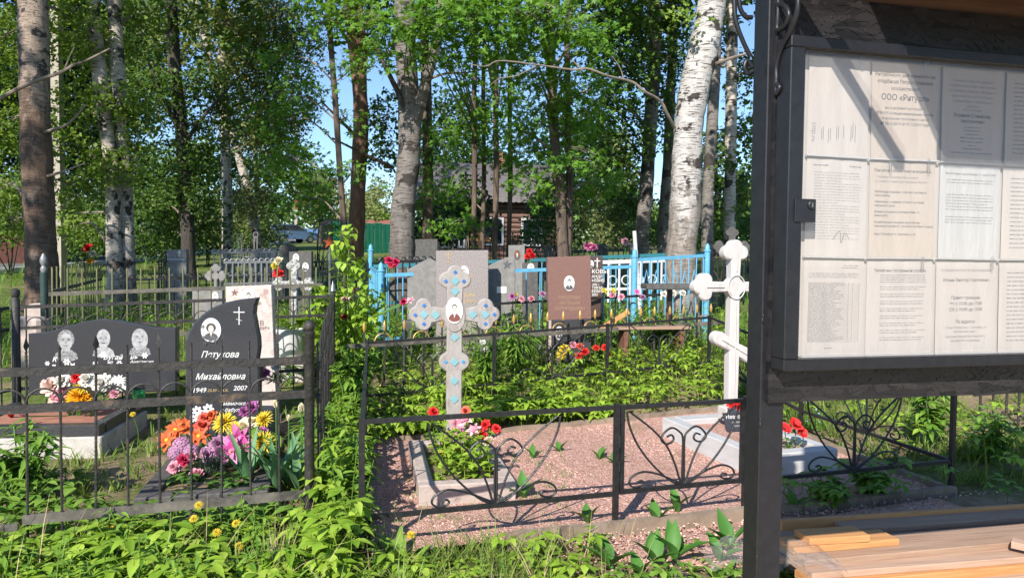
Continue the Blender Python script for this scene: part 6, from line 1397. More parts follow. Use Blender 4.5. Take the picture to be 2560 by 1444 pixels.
fl_thing('red and yellow cloth flowers below the two portrait headstone', [(697, 655, 0.09, 'carnation', 'petal_cream'), (690, 665, 0.08, 'carnation', 'petal_yellow'), (696, 684, 0.10, 'carnation', 'petal_red')], 11.2)
fl_thing('red and white cloth flowers in the shade before the left birches', [(222, 622, 0.12, 'carnation', 'petal_red'), (232, 636, 0.09, 'carnation', 'petal_white'), (226, 655, 0.09, 'carnation', 'petal_gold')], 14.5)
fl_thing('pink and white cloth flowers tangled in the leafy shrub', [(865, 750, 0.06, 'lily', 'petal_pink'), (862, 793, 0.05, 'carnation', 'petal_coral'), (1010, 755, 0.05, 'carnation', 'petal_crimson'), (1025, 753, 0.055, 'lily', 'petal_pink')], 7.9)
st_ = thing('star_ornament', 'orange red metal star on a post before the far bushes', 'star', G(823, 14)); g0 = st_.location.z
MB().prism(starp(0, ZP(823, 606, 14) - g0, 0.13), -0.02, 0.02, 0.005).build('star', 'petal_orange', st_); MB().tube([(0, 0.03, -0.1), (0, 0.03, ZP(823, 606, 14) - g0)], 0.02, 6).build('post', 'silver_paint', st_)
pl_ = thing('leaning_pole', 'thin white pole leaning over the far fence', 'pole', G(1600, 13.2)); b = MB(); b.tube([(0, 0, 0), P(1586, 577, 13.2) - pl_.location], 0.035, 8); b.build('shaft', 'white_paint', pl_)

# ================================================================== ROAD, CAR, FAR FENCES, HOUSES
def strip(name, pts, w, dz, m, seg=1):
    V = []; F = []
    for i, p in enumerate(pts):
        a = Vector(pts[max(0, i - 1)]); c = Vector(pts[min(len(pts) - 1, i + 1)]); d_ = (c - a).normalized(); n = Vector((-d_.y, d_.x))
        for s in (-0.5, 0.5): q = Vector(p) + n * w * s; V.append((q.x, q.y, zg(q.x, q.y) + dz))
    for i in range(len(pts) - 1): F.append((2 * i, 2 * i + 2, 2 * i + 3, 2 * i + 1))
    o = link(name, qmesh(name, V, F), m); o['kind'] = 'structure'; return o
rp = [(-30, 8), (-24, 14), (-19.5, 19.5), (-18.5, 26), (-19, 36), (-20.5, 50), (-22.5, 68), (-25, 90)]
rp = [tuple(v) for v in cr([(a, b_, 0) for a, b_ in rp], 5)]; rp = [(v[0], v[1]) for v in rp]
strip('road', rp, 6.5, 0.05, 'asphalt')
V = []; F = []
for i, p in enumerate(rp):
    a = Vector(rp[max(0, i - 1)]); c = Vector(rp[min(len(rp) - 1, i + 1)]); d_ = (c - a).normalized(); n = Vector((d_.y, -d_.x)); q = Vector(p) + n * 3.25; q2 = Vector(p) + n * 3.45
    z = zg(q.x, q.y); V += [(q.x, q.y, z), (q.x, q.y, z + 0.17), (q2.x, q2.y, z + 0.17), (q2.x, q2.y, z)]
for i in range(len(rp) - 1):
    for k in range(3): F.append((4 * i + k, 4 * i + k + 1, 4 * i + 5 + k, 4 * i + 4 + k))
o = link('kerb', qmesh('kerb', V, F), 'kerb_stone'); o['kind'] = 'structure'
# car
cpos = P(727, 608, 62); cr0 = thing('parked_car', 'blue grey hatchback parked on the road beyond the graves', 'car', (cpos.x, 62, zg(cpos.x, 62) + 0.05), R(48))
prof = [(-2.05, 0.28), (-2.1, 0.62), (-2.02, 0.92), (-1.75, 1.36), (-1.5, 1.44), (-0.2, 1.48), (0.35, 1.40), (1.0, 0.98), (1.75, 0.86), (2.08, 0.70), (2.12, 0.32)]
b = MB(); n = len(prof); W2 = 0.88; ring = []
for y, ins in ((-W2, 0.0), (-W2 * 0.86, 0.03), (W2 * 0.86, 0.03), (W2, 0.0)):
    ring.append([(x, (y if (z < 1.0) else y * 0.86), z) for x, z in prof])
vs = sum(ring, []); fs = [tuple(range(n)), tuple(range(4 * n - 1, 3 * n - 1, -1))]
for r_ in range(3):
    for i in range(n): j = (i + 1) % n; fs.append((r_ * n + i, r_ * n + j, (r_ + 1) * n + j, (r_ + 1) * n + i))
b.add(vs, fs); b.build('body', 'car_paint', cr0, smooth=True)
for s in (-1, 1):
    b = MB(); b.prism([(-1.6, 0.98), (-1.45, 1.36), (-0.25, 1.40), (-0.25, 0.98)], s * 0.83 - 0.06, s * 0.83 + 0.06); b.build('side_window', 'car_glass', cr0)
    b = MB(); b.prism([(-0.18, 0.98), (-0.18, 1.40), (0.3, 1.34), (0.85, 0.98)], s * 0.83 - 0.06, s * 0.83 + 0.06); b.build('side_window', 'car_glass', cr0)
    for x in (-1.3, 1.3):
        b = MB(); b.tube([(x, s * 0.68, 0.31), (x, s * 0.90, 0.31)], 0.31, 16); w_ = b.build('wheel', 'tyre', cr0); b = MB(); b.tube([(x, s * 0.895, 0.31), (x, s * 0.915, 0.31)], 0.2, 12); b.build('rim', 'silver_paint', w_)
    MB().box(-2.11, -1.98, s * 0.66 - 0.12, s * 0.66 + 0.12, 0.70, 0.92).build('tail_light', 'tail_light', cr0)
b = MB(); b.add([(-2.05, -0.62, 0.98), (-2.05, 0.62, 0.98), (-1.76, 0.56, 1.38), (-1.76, -0.56, 1.38)], [(0, 1, 2, 3)]); b.build('rear_window', 'car_glass', cr0)
MB().box(-2.13, -2.08, -0.26, 0.26, 0.5, 0.62).build('number_plate', 'white_paint', cr0)
# green corrugated fence: one sheet after another
gA, gB = G(830, 40), G(1012, 43); gd = (gB - gA); gn = 9
cf = thing('corrugated_fence', 'green corrugated metal fence beyond the reddish pine trunk', 'fence', gA, math.atan2(gd.y, gd.x)); Wg = gd.to_2d().length / gn
for k in range(gn):
    V = []; F = []; m_ = 24; h_ = ZP(950, 557, 41) - gA.z + 0.04 * (k % 2)
    for i in range(m_ + 1):
        y = 0.03 * (1 if (i // 2) % 2 else -1); x = (Wg - 0.01) * i / m_
        V += [(x, y, 0), (x, y, h_)]
    for i in range(m_): F.append((2 * i, 2 * i + 2, 2 * i + 3, 2 * i + 1))
    link('sheet', qmesh('sheet', V, F), 'green_sheet', cf, (Wg * k, 0, 0))
sh_ = thing('shed', 'low shed with a red brown roof behind the green fence', 'building', G(880, 47))
g0 = sh_.location.z; zr0, zr1 = ZP(880, 562, 47) - g0, ZP(880, 549, 47) - g0
MB().box(-1.9, 2.2, 0.2, 3.8, -0.2, zr0 - 0.05).build('wall', 'house_cream', sh_)
b = MB(); b.add([(-2.1, 0, zr0 - 0.06), (2.4, 0, zr0 - 0.06), (2.4, 2.0, zr1 + 0.1), (-2.1, 2.0, zr1 + 0.1), (2.4, 4, zr0 - 0.06), (-2.1, 4, zr0 - 0.06)], [(0, 1, 2, 3), (3, 2, 4, 5)]); b.build('roof', 'red_roof', sh_)
bf = thing('blue_board_fence', 'low blue board fence across the road behind the car', 'fence', G(560, 78)); g0 = bf.location.z
for k in range(26): MB().box(0.42 * k, 0.42 * k + 0.40, 0, 0.04, 0, ZP(640, 571, 78) - g0 + 0.03 * (k % 3)).build('board', 'blue_boards', bf)
wl_ = thing('pale_wall', 'pale plaster wall glimpsed behind the left trunks', 'wall', G(330, 44)); MB().box(0, 7.0, 0, 0.3, -0.2, ZP(420, 560, 44) - wl_.location.z).build('wall_body', 'wall_pale', wl_); MB().box(-0.05, 7.05, -0.05, 0.35, ZP(420, 560, 44) - wl_.location.z + 0.001, ZP(420, 560, 44) - wl_.location.z + 0.08).build('coping', 'kerb_stone', wl_)
br = thing('red_barn', 'dark red barn in deep shade at the left edge', 'building', G(-260, 27)); g0 = br.location.z
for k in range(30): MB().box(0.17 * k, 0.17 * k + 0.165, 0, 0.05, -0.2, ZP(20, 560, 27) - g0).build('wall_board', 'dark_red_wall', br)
b = MB(); zt4 = ZP(20, 560, 27) - g0; b.add([(-0.3, -0.3, zt4), (5.4, -0.3, zt4), (5.4, 2.4, zt4 + 1.3), (-0.3, 2.4, zt4 + 1.3), (5.4, 5, zt4), (-0.3, 5, zt4)], [(0, 1, 2, 3), (3, 2, 4, 5)]); b.build('roof', 'slate_roof', br)
# log house
YHs = 34.0; h0 = G(1045, YHs); hse = thing('log_house', 'brown log house with a grey ribbed roof behind the trees', 'house', h0, R(6)); g0 = h0.z
zE = ZP(1200, 500, YHs) - g0; zRd = ZP(1250, 412, YHs + 3) - g0; WH = 6.6; DH = 5.0
MB().box(0.15, 2.3, 0.3, DH - 0.3, -0.3, zE - 0.05).build('plaster_wall', 'house_cream', hse)
r = 0.11
for k in range(int(zE / (2 * r)) + 1):
    b = MB(); b.tube([(2.35, 0.18, r + 2 * r * k), (WH, 0.18, r + 2 * r * k)], r, 8); b.build('log', 'log_brown', hse, smooth=True)
    b = MB(); b.tube([(WH - 0.15, -0.05, 2 * r + 2 * r * k), (WH - 0.15, DH, 2 * r + 2 * r * k)], r, 8); b.build('log', 'log_brown', hse, smooth=True)
MB().box(2.4, WH - 0.3, 0.4, DH, -0.3, zE - 0.05).build('core_wall', 'log_brown', hse)
def window(x, z, w, h, y=0.28):
    f = MB(); f.box(x - w / 2 - 0.09, x + w / 2 + 0.09, y - 0.05, y, z - h / 2 - 0.09, z - h / 2); f.box(x - w / 2 - 0.09, x + w / 2 + 0.09, y - 0.05, y, z + h / 2, z + h / 2 + 0.09)
    for s in (-1, 1): f.box(x + s * (w / 2 + 0.045) - 0.045, x + s * (w / 2 + 0.045) + 0.045, y - 0.049, y, z - h / 2 + 0.001, z + h / 2 - 0.001)
    f.box(x - 0.025, x + 0.025, y - 0.045, y, z - h / 2 + 0.001, z + h / 2 - 0.001)
    o = f.build('window', 'white_paint', hse); MB().box(x - w / 2, x + w / 2, y - 0.02, y - 0.008, z - h / 2, z + h / 2).build('pane', 'car_glass', o)
window(0.95, 1.25, 0.8, 1.15); window(1.85, 1.25, 0.35, 1.15); window(3.4, 1.35, 0.8, 1.1, 0.06); window(5.2, 1.35, 0.8, 1.1, 0.06)
V = []; F = []; nr = 60
for i in range(nr + 1):
    x = -0.4 + (WH + 0.8) * i / nr; dz = 0.04 * (i % 2)
    V += [(x, -0.45, zE - 0.1 + dz), (x, DH / 2, zRd + dz), (x, DH + 0.45, zE - 0.1 + dz)]
for i in range(nr): a = 3 * i; F += [(a, a + 3, a + 4, a + 1), (a + 1, a + 4, a + 5, a + 2)]
link('roof', qmesh('roof', V, F), 'slate_roof', hse)
b = MB(); b.add([(WH - 0.05, 0.1, zE - 0.1), (WH - 0.05, DH, zE - 0.1), (WH - 0.05, DH / 2, zRd - 0.15)], [(0, 1, 2)]); b.build('gable', 'log_brown', hse)
MB().box(3.6, 4.1, 2.2, 2.7, zRd - 0.4, zRd + 0.6).build('chimney', 'brick_red', hse)
# poles
def pole(nm, lab, px, Y, ytop, w, m, bands=None):
    t = thing(nm, lab, 'pole', G(px, Y)); g0 = t.location.z; z1 = ZP(px, ytop, Y) - g0; ww = w * Y / FPX / 2
    b = MB(); b.add([(-ww, -ww, -0.3), (ww, -ww, -0.3), (ww, ww, -0.3), (-ww, ww, -0.3), (-ww * 0.75, -ww * 0.75, z1), (ww * 0.75, -ww * 0.75, z1), (ww * 0.75, ww * 0.75, z1), (-ww * 0.75, ww * 0.75, z1)], [(3, 2, 1, 0), (4, 5, 6, 7), (0, 1, 5, 4), (1, 2, 6, 5), (2, 3, 7, 6), (3, 0, 4, 7)]); b.build('shaft', m, t)
    return t, z1, ww
pole('concrete_pole', 'square concrete utility pole behind the left birch', 151, 17.0, -120, 24, 'pole_concrete')
t, z1, ww = pole('roadside_pole', 'slim concrete pole with red and white markings beside the road', 741, 72, 300, 7.5, 'pole_concrete')
for k, (a, b_, m_) in enumerate(((533, 524, 'white_paint'), (524, 516, 'red_plastic'), (516, 508, 'white_paint'), (508, 498, 'red_plastic'))): MB().box(-ww - 0.012, ww + 0.012, -ww - 0.012, ww + 0.012, ZP(741, a, 72) - t.location.z + 0.002, ZP(741, b_, 72) - t.location.z).build('band', m_, t)

# ================================================================== TREES
MAPLE = []
for ang, ln in ((0, 0.66), (0.9, 0.55), (-0.9, 0.55), (1.9, 0.38), (-1.9, 0.38)):
    c = Vector((0, 0.36)); d_ = lambda a, l: (c.x + l * math.sin(a), c.y + l * math.cos(a))
    MAPLE.append([(c.x, c.y), d_(ang - 0.42, ln * 0.5), d_(ang, ln), d_(ang + 0.42, ln * 0.5)])
MAPLE = np.array(MAPLE).reshape(-1, 2); MAPLE = np.concatenate([MAPLE, (-0.10 * np.abs(MAPLE[:, :1]) - 0.08 * MAPLE[:, 1:] ** 2)], 1)
DIA = np.array([(0, 0, 0), (0.36, 0.42, 0.05), (0, 1, -0.1), (-0.36, 0.42, 0.05)])
def leaf_cloud(cl, size, kind='dia', cover=2.0, seed=1, hang=0.2, jit=0.35, twig=7):
    """cl: list of (x,y,z,rx,ry,rz,cover factor) ellipsoids -> quads"""
    g = np.random.default_rng(seed); Vs = []; Ns = 0
    T = MAPLE if kind == 'maple' else DIA
    la = size * size * (0.42 if kind == 'maple' else 0.33)
    pos = []
    for (x, y, z, rx, ry, rz, cf) in cl:
        n = int(math.pi * rx * rz * cover * cf / la)
        nt = max(1, n // twig)
        d_ = g.normal(size=(nt, 3)); d_ /= np.linalg.norm(d_, axis=1)[:, None]; u = g.random(nt) ** 0.45
        c = d_ * u[:, None] * np.array([rx, ry, rz])
        out = d_ * np.array([1, 1, 0.25]); out[:, 2] -= hang + 0.3 * g.random(nt)
        st = np.linspace(0, 1, twig); L_ = (0.16 + 0.3 * g.random(nt)) * (size / 0.09) ** 0.5
        p = c[:, None, :] + out[:, None, :] * (st[None, :, None] * L_[:, None, None]) + g.normal(size=(nt, twig, 3)) * size * jit
        pos.append(p.reshape(-1, 3) + np.array([x, y, z]))
    pos = np.concatenate(pos); N = len(pos)
    nrm = np.array([-0.15, -0.35, 0.75]) + g.normal(size=(N, 3)) * 0.55; nrm /= np.linalg.norm(nrm, axis=1)[:, None]
    ax = g.normal(size=(N, 3)); ax[:, 2] -= hang * 2.2; ax -= nrm * (ax * nrm).sum(1)[:, None]; ax /= np.linalg.norm(ax, axis=1)[:, None]
    sd_ = np.cross(ax, nrm); s = size * (0.65 + 0.7 * g.random(N))
    V = pos[:, None, :] + (sd_[:, None, :] * T[None, :, 0:1] + ax[:, None, :] * T[None, :, 1:2] + nrm[:, None, :] * T[None, :, 2:3]) * s[:, None, None]
    return V.reshape(-1, 3), np.arange(N * len(T)).reshape(-1, 4)
NLEAF = 0
def crown(root, cl, size, kind, m, cover, seed, hang=0.2, jit=0.35):
    global NLEAF
    V, F = leaf_cloud(cl, size, kind, cover, seed, hang, jit); NLEAF += len(F)
    loc = np.array(root.location)
    o = link('crown', qmesh('crown', V - loc, F), m, root); return o
def clump(px, py, rx, ry, Y, cf=1.0):
    p = P(px, py, Y); k = Y / FPX; a, c = rx * k, ry * k
    return (p.x, p.y, p.z, a, 0.65 * (a + c), c, cf)
TID = [0]
def tree(name, label, path, r0, r1, m, H=14.0, clumps=(), leaf=('maple_leaf', 0.11, 'maple', 2.0, 0.2), upper=5, uw=2.2, branches=True, bm='branch_grey', fork=None, flare=1.5, group=None, extra=(), lean=(0, 0), z_up=6.5, limbs=()):
    """path: picture points up the trunk (px,py,Y), foot first; grows on to height H above the frame"""
    TID[0] += 1; sd_ = TID[0] * 13
    f = path[0]; base = G(f[0], f[2], f[1]); root = thing(name, label, 'tree', base, 0, group)
    pts = [Vector((base.x, base.y, base.z - 0.2)), Vector((base.x, base.y, base.z + 0.02))] + [P(*q) for q in path[1:]]
    last = pts[-1]; d_ = (pts[-1] - pts[-2]).normalized(); d_ = Vector((d_.x * 0.6 + lean[0], d_.y * 0.3 + lean[1], 1)).normalized()
    while pts[-1].z < H: pts.append(pts[-1] + d_ * 1.6 + Vector((rng.uniform(-0.12, 0.12), rng.uniform(-0.12, 0.12), 0)))
    sm = cr(pts, 9); n = len(sm); tot = sm[-1].z - base.z; rs = []
    for p in sm:
        t = max(0, (p.z - base.z) / tot); hh = max(0, p.z - base.z); rs.append((r0 + (r1 - r0) * min(1, t * 1.6 if t < 0.625 else 1)) * (1 - 0.75 * max(0, t - 0.45) / 0.55) * (1 + (flare - 1) * math.exp(-hh / 0.35)) * (1 + 0.03 * math.sin(hh * 3.1 + sd_) + 0.02 * math.sin(hh * 7.7)))
    b = MB(); b.tube([p - base for p in sm], rs, 14, True, 0.035); b.build('trunk', m, root, smooth=True)
    cl = [clump(*c) for c in clumps]
    def limb(q, r_a, r_b, mm, nm='branch'):
        b = MB(); q = cr(q, 5); b.tube([v - base for v in q], [r_a + (r_b - r_a) * i / (len(q) - 1) for i in range(len(q))], 7, True, 0.06); b.build(nm, mm, root, smooth=True)
    for (lp, ra, rb, mm) in limbs: limb([P(*q) for q in lp], ra, rb, mm or m, 'limb')
    if branches:
        for c in cl:
            C = Vector(c[:3]); zt = C.z - 0.25 * abs(C.x - base.x) - 0.3
            j = min(range(n), key=lambda i: abs(sm[i].z - max(base.z + 1.0, zt))); A = sm[j]
            if (C - A).length > 5: continue
            mid = (A + C) / 2 + Vector((0, 0, 0.12 * (C - A).length)) + Vector((rng.uniform(-0.1, 0.1), 0, 0))
            limb([A, mid, C], min(rs[j] * 0.35, 0.035), 0.007, bm)
            for k in range(2):
                e = C + Vector((rng.uniform(-1, 1) * c[3], rng.uniform(-1, 1) * c[4] * 0.6, rng.uniform(-0.9, 0.6) * c[5])) * 0.9
                s0 = (mid + C) / 2; limb([s0, (s0 + e) / 2 + Vector((0, 0, 0.08)), e], 0.010, 0.003, bm)
    up = []
    r_ = random.Random(sd_)
    for k in range(upper):
        zz_ = base.z + z_up + (H + 1.5 - z_up) * (k + 0.5) / upper; j = min(range(n), key=lambda i: abs(sm[i].z - zz_)); a = r_.uniform(0, 6.28); R_ = uw * (1.0 - 0.5 * k / upper)
        up.append((sm[j].x + R_ * 0.5 * math.cos(a), sm[j].y + R_ * 0.5 * math.sin(a), zz_, R_, R_, R_ * 0.65, 1.0))
    mm, sz, kd, cov, hg = leaf
    if cl and branches:
        tw = MB(); g_ = random.Random(sd_ + 5)
        for c in cl:
            C = Vector(c[:3]) - base
            for k in range(9):
                a = Vector((g_.gauss(0, 0.35) * c[3], g_.gauss(0, 0.35) * c[4], g_.gauss(0, 0.35) * c[5])); e = Vector((g_.uniform(-1, 1) * c[3], g_.uniform(-1, 1) * c[4], g_.uniform(-1, 0.5) * c[5]))
                tw.tube([C + a, C + (a + e) * 0.5 + Vector((0, 0, 0.06)), C + e], [0.006, 0.0045, 0.0025], 3, False)
        tw.build('twigs', bm, root)['kind'] = 'stuff'
    if cl: crown(root, cl, sz, kd, mm, cov, sd_, hg)
    if up: 
        o = crown(root, up, max(0.2, sz * 1.8), 'dia', mm, 1.0, sd_ + 1, hg); o.name = 'upper_crown'
    return root
def shrub(name, label, px, Y, clumps, leaf, stems=5, sm='bark_dark'):
    TID[0] += 1; base = G(px, Y); root = thing(name, label, 'shrub', base); cl = [clump(*c) for c in clumps]
    for k in range(stems):
        c = cl[k % len(cl)]; e = Vector(c[:3]); q = [Vector((rng.uniform(-0.1, 0.1), rng.uniform(-0.1, 0.1), -0.05)), (e - base) * 0.5 + Vector((rng.uniform(-0.15, 0.15), 0, 0.1)), e - base]
        b = MB(); b.tube(cr(q, 5), [0.022, 0.02, 0.018, 0.016, 0.014, 0.012, 0.01, 0.008, 0.007, 0.006, 0.005], 6); b.build('stem', sm, root, smooth=True)
    mm, sz, kd, cov, hg = leaf; crown(root, cl, sz, kd, mm, cov, TID[0] * 17, hg); return root
ML = ('maple_leaf', 0.135, 'maple', 4.2, 0.2); BL = ('birch_leaf', 0.08, 'dia', 3.2, 0.35); DL = ('dark_leaf', 0.095, 'dia', 3.6, 0.25); MD = ('maple_leaf', 0.14, 'maple', 4.0, 0.2)

tree('birch', 'thick dark barked birch at the left edge', [(106, 850, 11.2), (106, 700, 11.2), (100, 560, 11.2), (92, 400, 11.2), (86, 200, 11.2), (82, 0, 11.2)], 0.215, 0.18, 'birch_old', 15,
     [(10, 90, 90, 110, 12.5), (20, 300, 70, 90, 12.5), (180, 60, 70, 80, 13), (150, 330, 60, 60, 13), (10, 470, 60, 60, 13), (190, 470, 60, 50, 13.5, 0.8), (30, 560, 60, 30, 13.5)], BL, 7, 2.6,
     limbs=[([(-60, 280, 10.6), (60, 215, 10.4), (150, 182, 10.3), (185, 162, 10.3), (215, 152, 10.2), (275, 122, 10.1)], 0.030, 0.012, 'branch_grey'), ([(160, 178, 10.3), (175, 140, 10.3), (186, 118, 10.3)], 0.012, 0.005, 'branch_grey'), ([(112, 330, 11.1), (170, 310, 10.9), (215, 262, 10.8)], 0.025, 0.008, 'branch_grey'), ([(120, 440, 11.1), (170, 425, 10.9), (212, 408, 10.8)], 0.022, 0.008, 'branch_grey')])
tree('birch', 'left stem of the white twin birches', [(290, 830, 13.4), (284, 600, 13.4), (283, 450, 13.4), (262, 300, 13.4), (246, 160, 13.4), (232, 0, 13.4)], 0.135, 0.10, 'birch_slim', 16,
     [(240, 120, 60, 70, 14), (215, 250, 60, 60, 13.5), (250, 410, 55, 50, 13), (200, 560, 60, 40, 15)], BL, 5, 2.0, group='twin birches')
tree('birch', 'right stem of the white twin birches', [(318, 830, 13.6), (318, 640, 13.6), (312, 480, 13.6), (306, 350, 13.6), (294, 180, 13.6), (286, 0, 13.6)], 0.135, 0.11, 'birch_slim', 16,
     [(300, 250, 60, 50, 13.2), (345, 300, 50, 60, 13.8), (330, 400, 40, 50, 13.4), (340, 60, 60, 60, 14.5)], BL, 5, 2.0, group='twin birches', limbs=[([(190, 532, 13.0), (260, 530, 13.0)], 0.012, 0.02, 'branch_grey')])
tree('dark_tree', 'dark trunked tree with raised branches between the birches', [(470, 800, 18.5), (470, 600, 18.5), (462, 450, 18.5), (455, 330, 18.5), (438, 180, 18.5), (428, 0, 18.5)], 0.17, 0.13, 'bark_dark', 15,
     [(400, 20, 80, 40, 18, 0.6), (520, 200, 40, 50, 18.5), (560, 230, 40, 60, 19, 0.8), (470, 480, 80, 50, 18.5), (370, 230, 70, 90, 18), (520, 300, 60, 90, 19, 0.8), (440, 400, 90, 60, 18.5), (370, 500, 80, 60, 19), (500, 560, 70, 50, 20), (400, 590, 80, 30, 20), (330, 150, 60, 80, 19)], DL, 6, 2.4,
     limbs=[([(455, 340, 18.4), (410, 250, 18.2), (370, 150, 18)], 0.07, 0.02, None), ([(460, 360, 18.4), (510, 290, 18.2), (600, 190, 18)], 0.06, 0.02, None)])
tree('birch', 'slim pale birch right of the dark tree', [(572, 760, 22), (568, 600, 22), (568, 470, 22), (560, 300, 22), (556, 140, 22), (556, 0, 22)], 0.16, 0.11, 'birch_slim', 17,
     [(590, 60, 60, 70, 22), (600, 180, 50, 70, 22), (660, 260, 50, 70, 22.5), (700, 20, 60, 40, 22), (640, 150, 60, 110, 22.5), (600, 300, 40, 70, 22.5, 0.7), (545, 560, 50, 40, 23), (620, 480, 60, 60, 23)], ('willow_leaf', 0.10, 'dia', 3.0, 0.7), 5, 2.4)
tree('birch', 'leaning pale birch behind the slim one', [(642, 740, 24), (636, 560, 24), (600, 400, 24), (540, 210, 24), (495, 30, 24)], 0.15, 0.10, 'birch_slim', 16,
     [(680, 60, 70, 70, 23), (720, 220, 60, 110, 23), (680, 330, 60, 90, 23.5), (740, 110, 60, 60, 23), (640, 560, 60, 50, 25)], ('willow_leaf', 0.10, 'dia', 3.0, 0.8), 5, 2.4)
tree('young_maple', 'thin straight maple trunk left of the pine', [(868, 800, 14.6), (862, 600, 14.6), (848, 400, 14.6), (838, 250, 14.6), (822, 40, 14.6)], 0.062, 0.05, 'bark_brown', 12,
     [(800, 50, 70, 40, 14.2), (870, 20, 60, 35, 14), (880, 170, 40, 45, 14.6, 0.7), (750, 240, 60, 50, 15), (700, 140, 50, 45, 15.2), (870, 290, 36, 26, 14.6, 0.7), (720, 400, 70, 50, 15.4), (800, 440, 50, 30, 15), (880, 420, 36, 22, 14.6), (760, 500, 60, 40, 16), (690, 300, 50, 50, 16)], ML, 3, 2.0)
tree('pine', 'reddish pine trunk before the green fence', [(884, 790, 18), (890, 620, 18), (896, 450, 18), (902, 330, 18), (898, 200, 18), (882, 60, 18), (880, 0, 18)], 0.19, 0.165, 'bark_pine', 15,
     [(940, 40, 50, 50, 17.6, 0.7), (968, 290, 36, 70, 18.5, 0.8), (955, 380, 40, 45, 18, 0.8), (920, 130, 30, 30, 17.8, 0.6)], DL, 5, 2.2,
     limbs=[([(900, 230, 17.9), (912, 150, 17.8), (905, 60, 17.8), (900, 0, 17.8)], 0.09, 0.06, None), ([(890, 340, 17.9), (850, 300, 17.6), (800, 250, 17.4)], 0.05, 0.015, None), ([(985, 420, 17.6), (920, 390, 17.5), (830, 345, 17.3)], 0.05, 0.02, 'bark_brown')])
tree('forked_birch', 'grey forked birch standing behind the granite headstone', [(1000, 800, 13.2), (1004, 640, 13.2), (1008, 520, 13.2), (1022, 400, 13.2), (1024, 290, 13.2), (1018, 180, 13.2), (1012, 60, 13.2)], 0.225, 0.145, 'birch_grey', 15,
     [], DL, 6, 2.4, limbs=[([(1026, 330, 13.2), (1048, 270, 13.1), (1066, 200, 13.0), (1090, 110, 12.9), (1108, 0, 12.9)], 0.12, 0.08, None), ([(1020, 290, 13.1), (995, 230, 13.0), (960, 160, 12.9), (935, 100, 12.9)], 0.06, 0.03, 'bark_dark'), ([(1070, 200, 12.9), (1110, 185, 12.8), (1180, 180, 12.7), (1230, 165, 12.6)], 0.025, 0.008, 'branch_grey')], flare=1.35)
tree('maple', 'brown trunk just right of the forked birch', [(1072, 780, 19), (1070, 600, 19), (1070, 450, 19), (1068, 300, 19), (1062, 100, 19)], 0.145, 0.12, 'bark_brown', 13,
     [(1080, 400, 60, 50, 19, 0.8), (1095, 330, 50, 50, 18.6, 0.8), (1060, 480, 40, 40, 19, 0.7)], MD, 4, 2.2)
for i, (a, w, yy, lab) in enumerate(((1183, 0.062, 16.5, 'first of the thin maple trunks right of the forked birch'), (1206, 0.058, 18, 'second of the thin maple trunks, in shade'), (1237, 0.066, 16, 'straightest thin maple trunk before the log house'), (1272, 0.06, 17.5, 'thin maple trunk left of the twin maple'))):
    cls = [[(1080, 60, 90, 45, 11.8), (1000, 100, 60, 45, 11.8), (940, 50, 50, 40, 11.8), (960, 130, 45, 35, 12.2), (1110, 110, 60, 35, 12), (1060, 20, 80, 35, 11.4), (1150, 25, 80, 40, 11.4), (1130, 180, 50, 40, 13)], [(1160, 330, 60, 45, 17), (1130, 470, 50, 40, 18), (1200, 240, 50, 50, 17)], [(1220, 60, 70, 50, 11.6), (1200, 110, 60, 35, 11.8), (1270, 110, 40, 45, 12),(1180, 30, 60, 40, 11.2),  (1240, 140, 60, 40, 13), (1230, 300, 60, 50, 16), (1150, 560, 70, 30, 16, 0.8)], [(1290, 230, 50, 45, 15), (1280, 380, 50, 45, 17), (1310, 320, 40, 40, 16)]][i]
    tree('young_maple', lab, [(a - 4, 760, yy), (a, 600, yy), (a + 4, 430, yy), (a + 2, 260, yy), (a + 6, 60, yy)], w, w * 0.8, 'bark_brown', 11, cls, ML, 3, 2.0, group='thin maple trunks')
tree('maple', 'twin stemmed maple behind the reddish headstone', [(1412, 790, 13.4), (1408, 640, 13.4), (1400, 500, 13.4), (1385, 330, 13.4), (1378, 180, 13.4), (1370, 0, 13.4)], 0.105, 0.075, 'bark_brown', 13,
     [(1330, 40, 75, 50, 11.2), (1400, 80, 80, 55, 11.6), (1460, 30, 60, 45, 11.8), (1320, 130, 60, 45, 12), (1400, 190, 60, 40, 12.4), (1370, 270, 60, 40, 12.8), (1450, 390, 60, 45, 12.8), (1330, 450, 50, 40, 13.4), (1480, 300, 36, 50, 14, 0.8), (1490, 460, 45, 45, 14.6), (1300, 30, 60, 50, 11.0), (1360, 20, 70, 40, 10.8), (1430, 140, 60, 45, 12), (1490, 90, 45, 50, 12.5), (1350, 200, 50, 40, 12.6), (1440, 250, 50, 45, 13), (1300, 330, 40, 45, 14), (1420, 330, 55, 40, 13.4), (1500, 220, 40, 50, 13.5), (1400, 470, 60, 40, 14), (1350, 380, 50, 40, 14)], ML, 4, 2.2,
     limbs=[([(1420, 640, 13.5), (1424, 480, 13.5), (1420, 320, 13.6), (1418, 120, 13.6), (1420, 0, 13.6)], 0.07, 0.05, None)])
